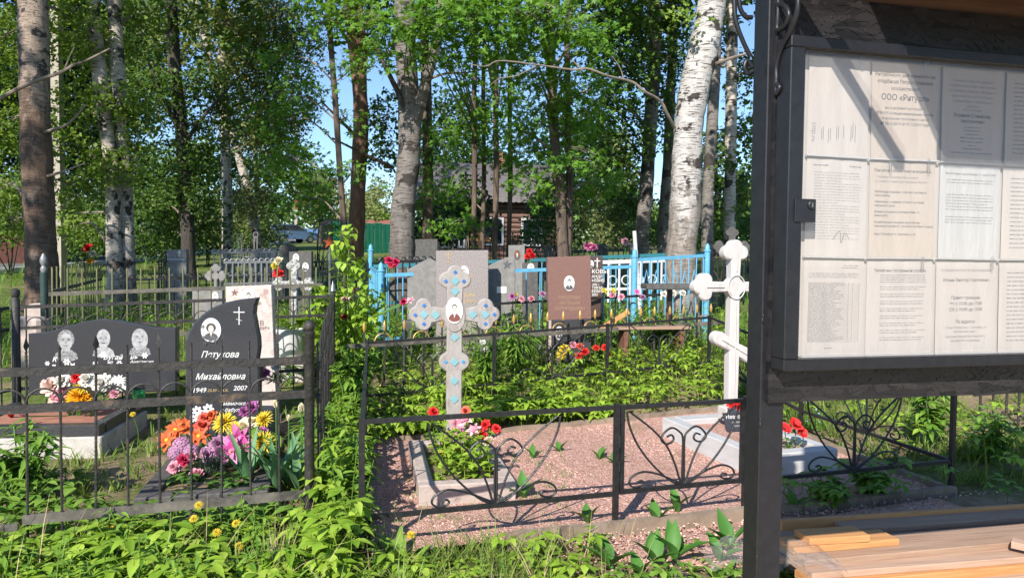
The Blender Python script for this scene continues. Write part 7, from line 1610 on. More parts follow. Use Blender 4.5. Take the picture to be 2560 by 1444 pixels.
tree('birch', 'straight birch left of the big white one', [(1600, 770, 16.8), (1605, 600, 16.8), (1618, 440, 16.8), (1628, 280, 16.8), (1638, 120, 16.8), (1636, 0, 16.8)], 0.165, 0.125, 'birch_grey', 16,
     [(1560, 50, 60, 60, 15.5), (1510, 130, 45, 55, 15.5), (1530, 20, 60, 50, 15), (1560, 160, 45, 60, 15.5), (1590, 60, 40, 60, 16), (1520, 240, 40, 50, 15.8), (1590, 340, 40, 50, 16.4), (1500, 320, 40, 50, 16), (1590, 160, 50, 60, 16, 0.8), (1560, 270, 50, 45, 16, 0.8), (1540, 390, 50, 45, 16.4), (1570, 500, 60, 40, 18)], DL, 6, 2.4)
tree('birch', 'darker slim trunk between two birches', [(1655, 760, 18.2), (1658, 560, 18.2), (1668, 420, 18.2), (1676, 250, 18.2), (1682, 80, 18.2)], 0.13, 0.10, 'birch_grey', 15,
     [(1670, 60, 45, 60, 17.5, 0.8), (1670, 130, 40, 60, 17), (1660, 280, 30, 50, 17.5, 0.8), (1690, 20, 40, 40, 17), (1665, 200, 36, 70, 17.5, 0.7), (1690, 360, 26, 40, 18, 0.7)], DL, 4, 2.2)
tree('big_birch', 'big leaning white birch with a cracked brown foot', [(1704, 800, 11.4), (1702, 640, 11.4), (1712, 540, 11.4), (1717, 420, 11.4), (1722, 310, 11.4), (1738, 210, 11.4), (1762, 110, 11.4), (1780, 0, 11.4)], 0.235, 0.205, 'birch_big', 15,
     [(1700, 30, 30, 26, 11.0, 0.8)], BL, 6, 2.4, flare=1.4, branches=False,
     limbs=[([(1686, 320, 11.3), (1668, 285, 11.1), (1650, 252, 11.0), (1610, 228, 10.8), (1580, 205, 10.8), (1520, 190, 10.6), (1470, 172, 10.5), (1430, 174, 10.5), (1340, 162, 10.4), (1250, 152, 10.3), (1215, 166, 10.3), (1170, 160, 10.3)], 0.026, 0.006, 'branch_grey'), ([(1455, 176, 10.5), (1438, 158, 10.5), (1425, 150, 10.5)], 0.012, 0.004, 'branch_grey'), ([(1340, 166, 10.4), (1290, 190, 10.3), (1250, 196, 10.3), (1225, 214, 10.2)], 0.010, 0.003, 'branch_grey'), ([(1560, 200, 10.7), (1550, 170, 10.7), (1530, 140, 10.7)], 0.010, 0.003, 'branch_grey'), ([(1790, 160, 11.3), (1830, 145, 11.0), (1875, 132, 10.8)], 0.03, 0.015, 'branch_grey'), ([(1800, 148, 11.4), (1808, 168, 11.3)], 0.06, 0.03, None)])
tree('birch', 'shaded trunk right behind the big white birch', [(1770, 760, 14.6), (1768, 600, 14.6), (1772, 430, 14.6), (1784, 250, 14.6), (1792, 60, 14.6)], 0.12, 0.09, 'birch_grey', 14, [(1790, 400, 30, 50, 15, 0.8), (1790, 520, 40, 40, 15.4, 0.9)], DL, 4, 2.2)
tree('birch', 'white birch closest to the notice board post', [(1822, 780, 15), (1824, 560, 15), (1826, 400, 15), (1828, 250, 15), (1830, 100, 15), (1828, 0, 15)], 0.12, 0.10, 'birch_slim', 15, [(1868, 180, 36, 70, 15.4), (1862, 330, 30, 60, 15.4), (1860, 480, 30, 50, 15.4), (1790, 120, 26, 40, 15.6, 0.8)], DL, 5, 2.2)
# shrubs
shrub('shrub', 'grey green rowan bush behind the black loop fence', 1490, 18, [(1490, 500, 60, 60, 18), (1450, 560, 50, 40, 18), (1540, 560, 40, 40, 18.4), (1500, 440, 40, 40, 18)], ('willow_leaf', 0.07, 'dia', 1.3, 0.3), 6)
shrub('shrub', 'bright bush under the slim pale birch', 620, 26, [(600, 590, 50, 22, 26), (660, 590, 40, 20, 26), (640, 560, 40, 20, 27)], ('maple_leaf', 0.10, 'dia', 2.0, 0.2))
shrub('shrub', 'leafy bush right of the roadside pole', 795, 26, [(805, 540, 34, 46, 26), (835, 580, 30, 26, 24), (800, 480, 36, 36, 27)], ('maple_leaf', 0.12, 'maple', 1.8, 0.2))
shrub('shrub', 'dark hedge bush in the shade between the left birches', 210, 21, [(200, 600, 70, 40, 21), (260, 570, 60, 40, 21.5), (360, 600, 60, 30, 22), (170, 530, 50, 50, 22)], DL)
shrub('shrub', 'dark bush left of the barn corner', 30, 22, [(20, 520, 60, 40, 20), (60, 470, 50, 50, 21), (-40, 560, 60, 60, 20)], DL)
shrub('shrub', 'pale flowering bush behind the green fence', 945, 50, [(945, 500, 36, 36, 50), (925, 530, 30, 24, 49), (962, 460, 24, 30, 51)], ('willow_leaf', 0.2, 'dia', 1.8, 0.2), 4)
shrub('shrub', 'bush by the log house corner', 1350, 26, [(1350, 560, 36, 40, 26), (1330, 590, 40, 24, 25)], DL, 4)
shrub('shrub', 'dark bush behind the dark trefoil cross', 1800, 20, [(1800, 560, 50, 40, 20), (1860, 560, 40, 50, 20.5), (1760, 590, 50, 25, 20)], DL, 4)
shrub('shrub', 'dark bush at the foot of the two birches', 1650, 24, [(1640, 570, 50, 30, 24), (1580, 580, 50, 30, 24)], DL, 4)
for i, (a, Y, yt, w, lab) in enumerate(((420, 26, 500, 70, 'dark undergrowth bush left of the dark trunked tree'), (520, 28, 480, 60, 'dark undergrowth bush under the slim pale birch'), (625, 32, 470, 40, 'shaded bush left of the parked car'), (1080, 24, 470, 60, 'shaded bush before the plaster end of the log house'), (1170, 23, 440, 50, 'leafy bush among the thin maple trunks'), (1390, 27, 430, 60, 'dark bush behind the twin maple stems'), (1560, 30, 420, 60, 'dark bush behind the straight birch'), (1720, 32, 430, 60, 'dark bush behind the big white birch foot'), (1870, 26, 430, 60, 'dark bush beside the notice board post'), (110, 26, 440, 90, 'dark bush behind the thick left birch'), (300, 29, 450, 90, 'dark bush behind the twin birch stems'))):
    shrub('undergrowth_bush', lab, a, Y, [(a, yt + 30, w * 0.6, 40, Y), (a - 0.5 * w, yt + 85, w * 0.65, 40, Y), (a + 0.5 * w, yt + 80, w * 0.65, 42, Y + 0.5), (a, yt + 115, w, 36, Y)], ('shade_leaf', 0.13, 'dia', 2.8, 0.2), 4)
# tree behind the viewer on the left; its crown shades the left birches
tree('roadside_tree', 'tall tree left of the photographer whose crown shades the left birches', [(-7700, 700, 2.2), (-7700, 0, 2.2)], 0.25, 0.2, 'bark_dark', 13, [], DL, 7, 2.4, z_up=5.0, branches=False)
# far trees filling the distance
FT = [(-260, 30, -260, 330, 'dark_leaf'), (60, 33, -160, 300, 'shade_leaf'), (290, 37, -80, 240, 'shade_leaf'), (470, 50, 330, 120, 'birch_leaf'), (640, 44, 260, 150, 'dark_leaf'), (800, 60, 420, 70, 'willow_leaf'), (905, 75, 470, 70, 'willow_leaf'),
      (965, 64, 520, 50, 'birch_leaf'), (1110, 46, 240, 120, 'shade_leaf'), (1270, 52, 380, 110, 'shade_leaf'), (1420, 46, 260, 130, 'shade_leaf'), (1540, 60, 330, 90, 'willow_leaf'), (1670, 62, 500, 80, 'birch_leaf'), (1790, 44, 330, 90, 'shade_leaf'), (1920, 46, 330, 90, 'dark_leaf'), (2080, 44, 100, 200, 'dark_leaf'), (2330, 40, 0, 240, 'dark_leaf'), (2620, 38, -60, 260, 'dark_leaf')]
FL_ = ['spreading dark tree beyond the left picture edge', 'dense dark tree behind the thick birch', 'dense dark tree behind the twin birches', 'far lighter tree behind the dark trunked tree', 'dense tree behind the leaning pale birch', 'rounded yellow green tree beyond the road', 'pale willow like tree under the open sky', 'low far tree beside the forked birch foot', 'tall dark tree left behind the log house', 'dark tree above the log house ridge', 'dark tree right behind the log house', 'pale drooping tree far behind the rowan bush', 'low far trees seen between two birches', 'dark tree behind the big white birch', 'dark tree behind the notice board post', 'dark tree hidden behind the notice board', 'tall tree behind the right part of the notice board', 'tall tree beyond the right picture edge']
for i, (a, Y, yt, w, m_) in enumerate(FT):
    yb = 548 if i in (4, 5) else 605; h = (yb - yt); cls = []
    r_ = random.Random(i + 50)
    for k in range(11):
        t = k / 10; ww = w * (0.55 + 0.45 * math.sin(math.pi * min(1, t * 0.9 + 0.12)))
        cls.append((a + r_.uniform(-0.6, 0.6) * ww, yt + h * (0.08 + 0.92 * t) + r_.uniform(-15, 15), ww * 0.55, max(h * 0.13, 26), Y + r_.uniform(-2, 2), 1.0))
    H_ = ZP(a, yt + 0.15 * h, Y); g_ = G(a, Y)
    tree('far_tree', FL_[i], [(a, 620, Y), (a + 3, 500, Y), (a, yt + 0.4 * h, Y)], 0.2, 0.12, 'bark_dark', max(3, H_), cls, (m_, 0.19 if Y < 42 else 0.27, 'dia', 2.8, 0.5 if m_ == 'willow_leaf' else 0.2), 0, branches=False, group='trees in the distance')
r_ = random.Random(77); cl_ = []
for k in range(64):
    x = -75 + 165 * k / 63; y = 96 + r_.uniform(-4, 4); h_ = r_.uniform(1.6, 3.6); z = zg(x, y)
    cl_.append((x, y, z + h_ * 0.8, 2.6, 2.0, h_, 1.0))
V, F = leaf_cloud(cl_, 0.6, 'dia', 2.2, 99, 0.2); setp(link('far_woods', qmesh('far_woods', V, F), 'dark_leaf'), 'low line of far woods along the horizon', 'woods', None, 'stuff')
print('leaf quads', NLEAF)

# ================================================================== LOW PLANTS
def gz(x, y): return ground_z(x, y)
OVL = (0.06, 0.8, 1.0, 0.62, 0.04)
def sprig(h, L, W, seed, groups=3, leaflets=3, prof=OVL):
    """ground elder: stem, spreading stalks with three leaflets each"""
    r = random.Random(seed); ts = [tube_t([(0, 0, 0), (0.01, 0.0, h * 0.6), (0.0, 0.01, h)], 0.0028)]
    for g_ in range(groups):
        a = 6.283 * g_ / groups + r.uniform(-0.4, 0.4); el = r.uniform(0.25, 0.75); ln = r.uniform(0.6, 1.1) * L * 0.9
        hz = h * r.uniform(0.75, 1.0); tip = (ln * math.cos(a) * math.cos(el), ln * math.sin(a) * math.cos(el), hz + ln * math.sin(el)); ts.append(tube_t([(0, 0, hz), tip], 0.0016))
        for k in range(leaflets):
            da = (k - (leaflets - 1) / 2) * 1.05; t = leaf_t(L * r.uniform(0.8, 1.15) * (1.15 if k == leaflets // 2 else 0.9), W * r.uniform(0.85, 1.15), prof, r.uniform(0.15, 0.4), r.uniform(0.2, 0.6))
            ts.append(xf(t, rot3(a - math.pi / 2 + da, r.uniform(-0.1, 0.35)), tip))
    return join(ts)
def upright(h, L, W, seed, n=10):
    r = random.Random(seed); ts = [tube_t([(0, 0, 0), (r.uniform(-0.02, 0.02), 0.0, h * 0.5), (r.uniform(-0.05, 0.05), 0.02, h)], 0.0035)]
    for k in range(n):
        t = leaf_t(L * r.uniform(0.7, 1.15), W * r.uniform(0.8, 1.15), OVL, 0.3, r.uniform(0.2, 0.7)); ts.append(xf(t, rot3(k * 2.4 + r.uniform(-0.3, 0.3), r.uniform(-0.05, 0.75)), (0, 0, h * (0.25 + 0.75 * k / n))))
    return join(ts)
def rosette(L, W, seed, n=9):
    r = random.Random(seed); ts = []
    for k in range(n): ts.append(xf(leaf_t(L * r.uniform(0.7, 1.1), W * r.uniform(0.8, 1.1), (0.2, 0.5, 0.85, 1.0, 0.7, 0.1), 0.35, r.uniform(0.3, 0.8)), rot3(k * 2.4 + r.uniform(-0.2, 0.2), r.uniform(0.35, 1.15))))
    return join(ts)
def tuft(h, seed, n=14, w=0.006):
    r = random.Random(seed); ts = []
    for k in range(n): ts.append(xf(leaf_t(h * r.uniform(0.5, 1.15), w * r.uniform(0.7, 1.3), (1, 0.9, 0.7, 0.1), 0.2, r.uniform(0.1, 0.7)), rot3(r.uniform(0, 6.28), r.uniform(0.8, 1.5)), (r.uniform(-0.03, 0.03), r.uniform(-0.03, 0.03), 0)))
    return join(ts)
ELD = [sprig(0.16 + 0.03 * i, 0.075, 0.042, i) for i in range(6)]; ELDF = [sprig(0.13 + 0.04 * i, 0.068, 0.036, 20 + i, 3, 3, (0.1, 1.0, 0.05)) for i in range(5)]
ELS = [sprig(0.075 + 0.015 * i, 0.075, 0.042, i + 200) for i in range(6)]
ELT = [sprig(0.06 + 0.02 * i, 0.05, 0.024, i + 230, 3, 3) for i in range(4)] + [sprig(0.10 + 0.02 * i, 0.095, 0.05, i + 240, 2, 3) for i in range(3)]
UPS = [upright(0.16 + 0.03 * i, 0.075, 0.02, 140 + i, 12) for i in range(5)]
leaf_mat('straw', (0.30, 0.22, 0.11), (0.38, 0.29, 0.15), (0.46, 0.37, 0.21), 0.2)
leaf_mat('litter', (0.12, 0.07, 0.035), (0.20, 0.125, 0.06), (0.30, 0.20, 0.10), 0.1)
STW = [tuft(0.3, 150 + i, 4, 0.005) for i in range(4)]
UPR = [upright(0.34 + 0.05 * i, 0.10, 0.035, 40 + i, 11) for i in range(5)]; UPB = [upright(0.32 + 0.05 * i, 0.085, 0.06, 60 + i, 9) for i in range(4)]
ROS = [rosette(0.17, 0.042, 80 + i) for i in range(4)]; TUF = [tuft(0.16, 90 + i) for i in range(5)]; TUL = [tuft(0.34, 95 + i, 12, 0.007) for i in range(4)]
TUS = [tuft(0.10, 120 + i, 9, 0.007) for i in range(4)]
def cover(name, label, temps, m, n, fn, cond=None, smin=0.8, smax=1.3, seed=0, cat='ground cover'):
    r = random.Random(seed); sp = []; tries = 0
    while len(sp) < n and tries < n * 30:
        tries += 1; x, y = fn(r)
        if cond and not cond(x, y): continue
        sp.append((x, y, gz(x, y) - 0.005, r.uniform(smin, smax)))
    V, F = scatter(temps, sp, seed + 1); o = link(name, qmesh(name, V, F, True), m); setp(o, label, cat, None, 'stuff'); return o
def rect(x0, x1, y0, y1): return lambda r: (r.uniform(x0, x1), r.uniform(y0, y1))
def lnx(p, q, y): return p.x + (q.x - p.x) * (y - p.y) / (q.y - p.y)
dLn = Vector((-dL.y, dL.x, 0))
def front_of_L(x, y): return (Vector((x, y, 0)) - LP1).dot(dLn) < -0.03
def left_strip(x, y):      # lush strip between the two fences
    return y < 7.4 and lnx(LP1, LB1, y) + 0.03 < x < (lnx(EA, ED, y) - 0.02 if y > EA.y else EA.x - 0.0)
def bed_in(root, W, L, x, y, mrg=0.0):
    q = MINV[root.name] @ Vector((x, y, 0)); return -mrg < q.x < W + mrg and -mrg < q.y < L + mrg
clear = lambda x, y: not (bed_in(bedP, 0.74, 1.35, x, y, 0.03) or (lambda q: -1.15 < q.x < 0.03 and -0.03 < q.y < 1.1)(MINV[bedA.name] @ Vector((x, y, 0))))
cover('ground_elder', 'bright ground elder along the front of the left fence', ELS + ELT, 'elder_leaf', 330, rect(-3.1, -0.85, 3.05, 4.1), lambda x, y: front_of_L(x, y) and math.sin(3.1 * x + 2.3 * y) + 0.6 * math.sin(7 * y - 4 * x) > -0.75, 0.5, 1.2, 1)
cover('weeds', 'mixed taller weeds among the ground elder at the lower left', UPS, 'weed_leaf', 110, rect(-3.1, -0.85, 3.05, 4.1), lambda x, y: front_of_L(x, y), 0.5, 1.1, 41)
cover('dry_stalks', 'dry straw stalks in the weeds at the lower left', STW, 'straw', 80, rect(-3.1, 0.6, 3.05, 4.0), lambda x, y: front_of_L(x, y) and not in_encl(x, y), 0.6, 1.2, 42)
cover('ground_elder', 'lush ground elder between the picket fence and the low fence', ELD + ELT, 'elder_leaf', 420, rect(-1.9, -0.7, 3.3, 7.2), left_strip, 0.6, 1.25, 2)
cover('weeds', 'tall pale green weeds in the strip between the two fences', UPR, 'weed_leaf', 70, rect(-1.9, -0.75, 3.5, 7.2), left_strip, 0.7, 1.1, 3)
cover('ground_elder', 'ground elder before the low iron fence', ELS, 'elder_leaf', 85, lambda r: (lambda t, d_: (EA.x + uF.x * t + 0.3 * d_ * nF.x, EA.y + uF.y * t + d_ * nF.y))(r.random() ** 1.7 * 1.35 - 0.15, 0.16 + 0.55 * r.random()), None, 0.5, 0.95, 4)
cover('weeds', 'dandelion leaves in the grass at the lower left', ROS, 'weed_leaf', 70, rect(-3.0, -0.4, 3.1, 3.9), lambda x, y: front_of_L(x, y) and not in_encl(x, y), 0.7, 1.2, 5)
cover('grass', 'grass tufts at the lower left', TUF, 'grass_blade', 260, rect(-3.1, 0.3, 3.1, 4.1), lambda x, y: front_of_L(x, y) and not in_encl(x, y), 0.7, 1.3, 6)
cover('grass', 'thin grass in the left grave plot', TUS, 'grass_blade', 420, rect(-4.2, -1.2, 3.9, 7.3), lambda x, y: clear(x, y) and not front_of_L(x, y) and x < lnx(LP1, LB1, y), 0.6, 1.5, 7)
cover('weeds', 'low weeds just inside the left picket fence', ELS, 'weed_leaf', 90, rect(-3.2, -1.1, 3.6, 4.7), lambda x, y: clear(x, y) and not front_of_L(x, y) and x < lnx(LP1, LB1, y) - 0.02 and (y < 4.35 - 0.33 * (x + 1.1) * -0.7 or x < -2.7), 0.8, 1.35, 8)
cover('weeds', 'mixed leaves growing in the granite frame', ELS, 'peony_leaf', 30, lambda r: tuple((Matrix.Translation(bedP.location) @ Matrix.Rotation(bedP.rotation_euler.z, 4, 'Z') @ Vector((r.uniform(0.15, 0.6), r.uniform(0.15, 0.75), 0)))[:2]), None, 0.8, 1.1, 9)
cover('weeds', 'heart shaped leaves filling the tiled cross bed', UPB, 'elder_leaf', 48, lambda r: tuple((Matrix.Translation(bxl.location) @ Matrix.Rotation(bxl.rotation_euler.z, 4, 'Z') @ Vector((r.uniform(0.13, 0.47), r.uniform(0.14, 0.95), 0)))[:2]), None, 0.6, 1.05, 10)
cover('weeds', 'feathery weeds beside the tiled cross bed', TUF, 'weed_leaf', 60, rect(-0.75, 0.4, 4.1, 5.6), lambda x, y: in_encl(x, y, -0.05) and not bed_in(bxl, WB_, LB, x, y, 0.0), 0.4, 0.8, 11)
nb_ = lambda x, y: y > ED.y + (EC.y - ED.y) * (x - ED.x) / (EC.x - ED.x) + 0.06
cover('ground_elder', 'bright ground elder behind the low fence', ELDF, 'elder_leaf', 640, rect(-1.5, 3.0, 5.9, 9.1), lambda x, y: y > 6.13 + 0.36 * (x + 0.9) and x < lnx(EB, EC, min(y, 8)) and (y < 7.5 + 0.36 * (x + 1.3)) and not bed_in(wbd, WW, LW, x, y, 0.05), 0.5, 1.15, 12)
cover('weeds', 'weeds among the graves behind the gold tipped fence', UPR, 'weed_leaf', 360, rect(-1.8, 4.5, 7.4, 10.5), lambda x, y: nb_(x, y) and y > 7.5 + 0.3 * (x + 1.3), 0.7, 1.2, 13)
cover('weeds', 'broad leaved weeds in the blue fenced plot', UPB, 'elder_leaf', 220, rect(-1.5, 5, 8.6, 13), None, 0.7, 1.2, 14)
cover('grass', 'grass clumps behind the low fence', TUL, 'grass_blade', 260, rect(-1.2, 3.2, 6.4, 9.4), lambda x, y: nb_(x, y + 0.5) and not bed_in(wbd, WW, LW, x, y, 0.05), 0.6, 1.1, 15)
cover('ground_elder', 'low edge of the ground elder along the timber behind the gravel', ELS, 'elder_leaf', 150, lambda r: (lambda t, d_: (tb0.x + (tb1.x - tb0.x) * t, tb0.y + (tb1.y - tb0.y) * t + d_))(0.62 * r.random(), 0.03 + 0.25 * r.random()), None, 0.8, 1.3, 31)
rz_ = lambda x, y: x > lnx(EB, EC, y) + 0.05 if y < 8 else True
cover('grass', 'sunlit grass behind the notice board', TUF, 'grass_blade', 420, rect(2.2, 5.6, 5.0, 8.6), rz_, 0.7, 1.5, 16)
cover('ground_elder', 'leafy weeds under the notice board', ELD, 'elder_leaf', 130, rect(2.3, 5.6, 4.9, 8.4), rz_, 0.7, 1.2, 17)
cover('weeds', 'leafy weeds along the low fence under the notice board', ELD, 'weed_leaf', 13, rect(1.5, 2.9, 4.1, 4.8), lambda x, y: True, 0.6, 1.0, 18)
cover('weeds', 'rank weeds among the far left graves', UPR, 'weed_leaf', 330, rect(-7.5, -1.6, 7.7, 12), None, 0.6, 1.1, 19)
cover('grass', 'shaded grass among the far left graves', TUL, 'weed_leaf', 650, rect(-9, -1.5, 7.7, 14), None, 0.6, 1.2, 20)
cover('grass', 'shaded grass among the far graves', TUL, 'weed_leaf', 450, rect(-3, 9, 9.5, 20), None, 0.7, 1.3, 21)
cover('grass', 'rough grass verge along the road', TUL, 'weed_leaf', 550, lambda r: (r.uniform(-22, 8), r.uniform(14, 36)), lambda x, y: x > -15 - 0.05 * y, 0.9, 1.6, 22)

cover('leaf_litter', 'brown leaf litter and twigs on the gravel', [leaf_t(0.03, 0.016, (0.1, 1, 0.7, 0.1), 0.4, 0.5), leaf_t(0.05, 0.004, (1, 1, 1, 0.5), 0.1, 0.1), leaf_t(0.02, 0.012, (0.1, 1, 0.1), 0.5, 0.5)], 'litter', 700, rect(-0.8, 3.0, 3.1, 7.0), lambda x, y: (in_encl(x, y, -0.03) and not bed_in(wbd, WW, LW, x, y, 0) and not bed_in(bxl, WB_, LB, x, y, 0)) or (x > 0.3 and y < 4.2), 0.6, 1.3, 51)
cover('leaf_litter', 'brown litter on the bare soil of the left plot', [leaf_t(0.03, 0.016, (0.1, 1, 0.7, 0.1), 0.4, 0.5), leaf_t(0.05, 0.004, (1, 1, 1, 0.5), 0.1, 0.1)], 'litter', 350, rect(-3.4, -1.4, 4.0, 7.0), lambda x, y: clear(x, y), 0.7, 1.6, 52)
cover('weeds', 'small weeds sprouting through the gravel', TUS, 'weed_leaf', 170, rect(-0.6, 2.6, 3.9, 6.3), lambda x, y: in_encl(x, y, -0.05) and not bed_in(wbd, WW, LW, x, y, 0.02) and not bed_in(bxl, WB_, LB, x, y, 0.02), 0.3, 0.9, 53)
cover('weeds', 'weeds before the gate and the notice board post', ELS + ROS, 'weed_leaf', 44, rect(0.4, 1.5, 3.2, 3.85), lambda x, y: not in_encl(x, y), 0.4, 0.9, 54)
# ------------------------------------------------------------------ single plants
def plant(name, label, cat, x, y, z, ts, m, part='leaves', group=None):
    t = thing(name, label, cat, (x, y, z), 0, group); V, F = join(ts); link(part, qmesh(part, V, F, True), m, t); return t
def wide_leaf(L, W): return leaf_t(L, W, (0.22, 0.55, 0.9, 1.0, 0.8, 0.4, 0.04), 0.45, 0.25)
LIL = [(1330, 1145, 'lily of the valley shoot at the back left of the gravel'), (1400, 1130, 'tallest lily of the valley shoot in the middle of the gravel'), (1497, 1150, 'two leaved lily shoot in mid gravel left of the gate'), (1533, 1160, 'single lily leaf close to the gate hinge post'), (1470, 1308, 'lily of the valley under the low fence left of the gate'), (1690, 1278, 'lily of the valley in the gate shadow'), (1645, 1310, 'lily of the valley leaning under the gate'), (1525, 1418, 'dark ribbed lily clump left of the gate post foot'), (1640, 1412, 'largest glossy lily clump before the gate'), (1688, 1398, 'lily clump right of the largest one'), (1825, 1368, 'tall lily leaves beside the notice board post'), (1800, 1400, 'lily leaves behind the plastic film'), (1605, 1448, 'lily leaves cut by the bottom picture edge'), (1312, 1245, 'broad lily leaves at the right corner of the concrete bed'), (1985, 1275, 'lily leaves behind the notice board post')]
for i, (a, b_, lab) in enumerate(LIL):
    p = PZ(a, b_, 0.01); r = random.Random(i); big = 1.25 if i in (7, 8, 9, 10, 13) else (0.8 if i < 4 else 1.0); ts = []
    for k in range(5 if i in (7, 8, 9, 10) else 3): ts.append(xf(wide_leaf(0.17 * big * r.uniform(0.8, 1.1), 0.062 * big * r.uniform(0.85, 1.1)), rot3(k * 2.1 + r.uniform(-0.4, 0.4), r.uniform(0.75, 1.3)), (r.uniform(-0.01, 0.01), r.uniform(-0.01, 0.01), 0)))
    plant('lily_of_the_valley', lab, 'plant', p.x, p.y, zg(p.x, p.y) + 0.008, ts, 'lily_leaf', group='lily of the valley in the gravel')
DAN = [(180, 1343, 4, 'dandelion flower above the leaves at the far lower left'), (275, 1322, 4, 'half closed dandelion under the bottom rail'), (497, 1262, 4, 'dandelion in front of the bottom fence rail'), (484, 1296, 4, 'small dandelion below the one on the rail'), (542, 1330, 4, 'left dandelion of the lower right trio'), (590, 1307, 4, 'upper dandelion of the lower right trio'), (597, 1364, 4, 'lowest dandelion of the trio'), (70, 1083, 0, 'dandelion beside the concrete footing'), (102, 1160, 0, 'dandelion in the shade of the peony'), (332, 1035, 0, 'lone yellow flower beside the black granite kerb'), (1027, 1336, 4, 'small yellow flower by the low fence foot')]
for i, (a, b_, ps_, lab) in enumerate(DAN):
    Yd = (3.72 - 0.0011 * max(0, b_ - 1260)) if b_ > 1200 else (5.35 if i != 9 else 5.6)
    p = P(a, b_, Yd); g0 = gz(p.x, p.y + 0.05); t = thing('dandelion', lab, 'flower', (p.x, p.y + 0.05, g0), 0, 'dandelions')
    flower(t, 'dandelion', 'petal_yellow', p, 0.024, (rng.uniform(-0.4, 0.4), -0.6, 0.7), i, name='blossom')
    b = MB(); b.tube(cr([(p.x, p.y + 0.05, g0), (p.x + 0.02, p.y + 0.04, (g0 + p.z) / 2), p], 4), 0.0025, 5); b.build('stem', 'weed_leaf', t, True)
# tulips
for i, (a, b_, lab) in enumerate(((753, 1030, 'open cream tulip left of the fence post'), (690, 1018, 'cream tulip above the bouquet'), (722, 1052, 'closed pale tulip between the two open ones'))):
    p = P(a, b_, 4.75); g0 = 0.03; t = thing('tulip', lab, 'flower', (p.x - 0.03, 4.78, g0), 0, 'cream tulips'); flower(t, 'tulip', 'petal_cream', p, 0.05 if i < 2 else 0.036, (0, -0.2, 1), i, name='blossom')
    b = MB(); b.tube(cr([(p.x - 0.03, 4.78, g0), (p.x - 0.01, 4.78, 0.2), p], 4), 0.004, 5); b.build('stem', 'stem_green', t, True)
    V, F = join([xf(leaf_t(0.34, 0.05, (0.4, 0.8, 1, 0.8, 0.5, 0.05), 0.5, 0.3), rot3(k * 2.2 + i, 1.1), (0, 0, 0)) for k in range(4)]); link('leaves', qmesh('leaves', V, F, True), 'tulip_leaf', t)
for i, (a, b_, lab) in enumerate(((620, 1215, 'tulip leaves right of the bouquet'), (690, 1225, 'long blue green tulip leaves before the fence post'), (745, 1220, 'tulip leaves closest to the fence post'))):
    p = PZ(a, b_, 0.05); plant('tulip_plant', lab, 'plant', p.x, p.y, 0.03, [xf(leaf_t(0.40 * rng.uniform(0.8, 1.1), 0.055, (0.4, 0.8, 1, 0.8, 0.5, 0.05), 0.5, 0.25), rot3(k * 2.4 + i, rng.uniform(1.0, 1.4))) for k in range(6)], 'tulip_leaf', group='tulip leaves')
# peony
def bush(name, label, px, Y, H, Rr, n, L, W, m, seed, cat='plant', z0=None, stems=9, sub=3, prof=OVL):
    r = random.Random(seed); p = G(px, Y); ts = []; st = []
    for s in range(stems):
        a = r.uniform(0, 6.28); q = Rr * r.random() ** 0.6; top = Vector((q * math.cos(a), q * math.sin(a), H * r.uniform(0.75, 1.05))); st.append(tube_t(cr([(0.03 * math.cos(a), 0.03 * math.sin(a), 0), (top.x * 0.5, top.y * 0.5, top.z * 0.6), top], 3), 0.0045, 4))
        for k in range(n):
            f = r.uniform(0.35, 1.0); c = Vector((top.x * f * f, top.y * f * f, top.z * f)); a2 = r.uniform(0, 6.28)
            for j in range(sub): ts.append(xf(leaf_t(L * r.uniform(0.75, 1.15), W * r.uniform(0.8, 1.15), prof, 0.3, r.uniform(0.3, 0.8)), rot3(a2 + (j - (sub - 1) / 2) * 0.7, r.uniform(-0.05, 0.7)), c))
    t = thing(name, label, cat, (p.x, p.y, gz(p.x, p.y) if z0 is None else z0)); V, F = join(ts); link('leaves', qmesh('leaves', V, F, True), m, t); V, F = join(st); link('stems', qmesh('stems', V, F, True), 'stem_green', t); return t
bush('peony_bush', 'green peony bush at the left picture edge', 45, 4.45, 0.46, 0.28, 8, 0.12, 0.033, 'weed_leaf', 5, stems=15)
bush('leafy_plant', 'narrow leaved plant left of the tulips', 640, 5.0, 0.42, 0.16, 7, 0.12, 0.03, 'weed_leaf', 6)
bush('leafy_plant', 'pale leafy plant right of the tulip blossoms', 760, 5.2, 0.5, 0.2, 7, 0.13, 0.03, 'weed_leaf', 7)
bush('leafy_plant', 'leafy plant between the fence post and the low fence', 850, 4.3, 0.50, 0.24, 11, 0.085, 0.032, 'elder_leaf', 8, stems=14)
bush('leafy_plant', 'tall nettle like plant before the gold tipped fence end', 880, 6.3, 0.75, 0.25, 10, 0.10, 0.05, 'weed_leaf', 9, stems=12)
bush('leafy_plant', 'tall sprig standing behind the wide black headstone', 195, 7.3, 0.5, 0.15, 6, 0.09, 0.03, 'weed_leaf', 10)
bush('leafy_plant', 'lily like plant right of the tiled cross stem', 1215, 7.4, 0.6, 0.2, 8, 0.16, 0.025, 'weed_leaf', 11, stems=12)
bush('leafy_plant', 'dense daylily clump under the tiled cross arm', 1290, 7.9, 0.6, 0.3, 8, 0.18, 0.025, 'weed_leaf', 12, stems=14)
bush('leafy_plant', 'daylily clump before the table post', 1640, 8.9, 0.55, 0.3, 8, 0.18, 0.025, 'weed_leaf', 13, stems=14)
bush('leafy_plant', 'tall weed at the right end of the low fence', 2330, 6.0, 0.55, 0.2, 8, 0.12, 0.05, 'weed_leaf', 14)
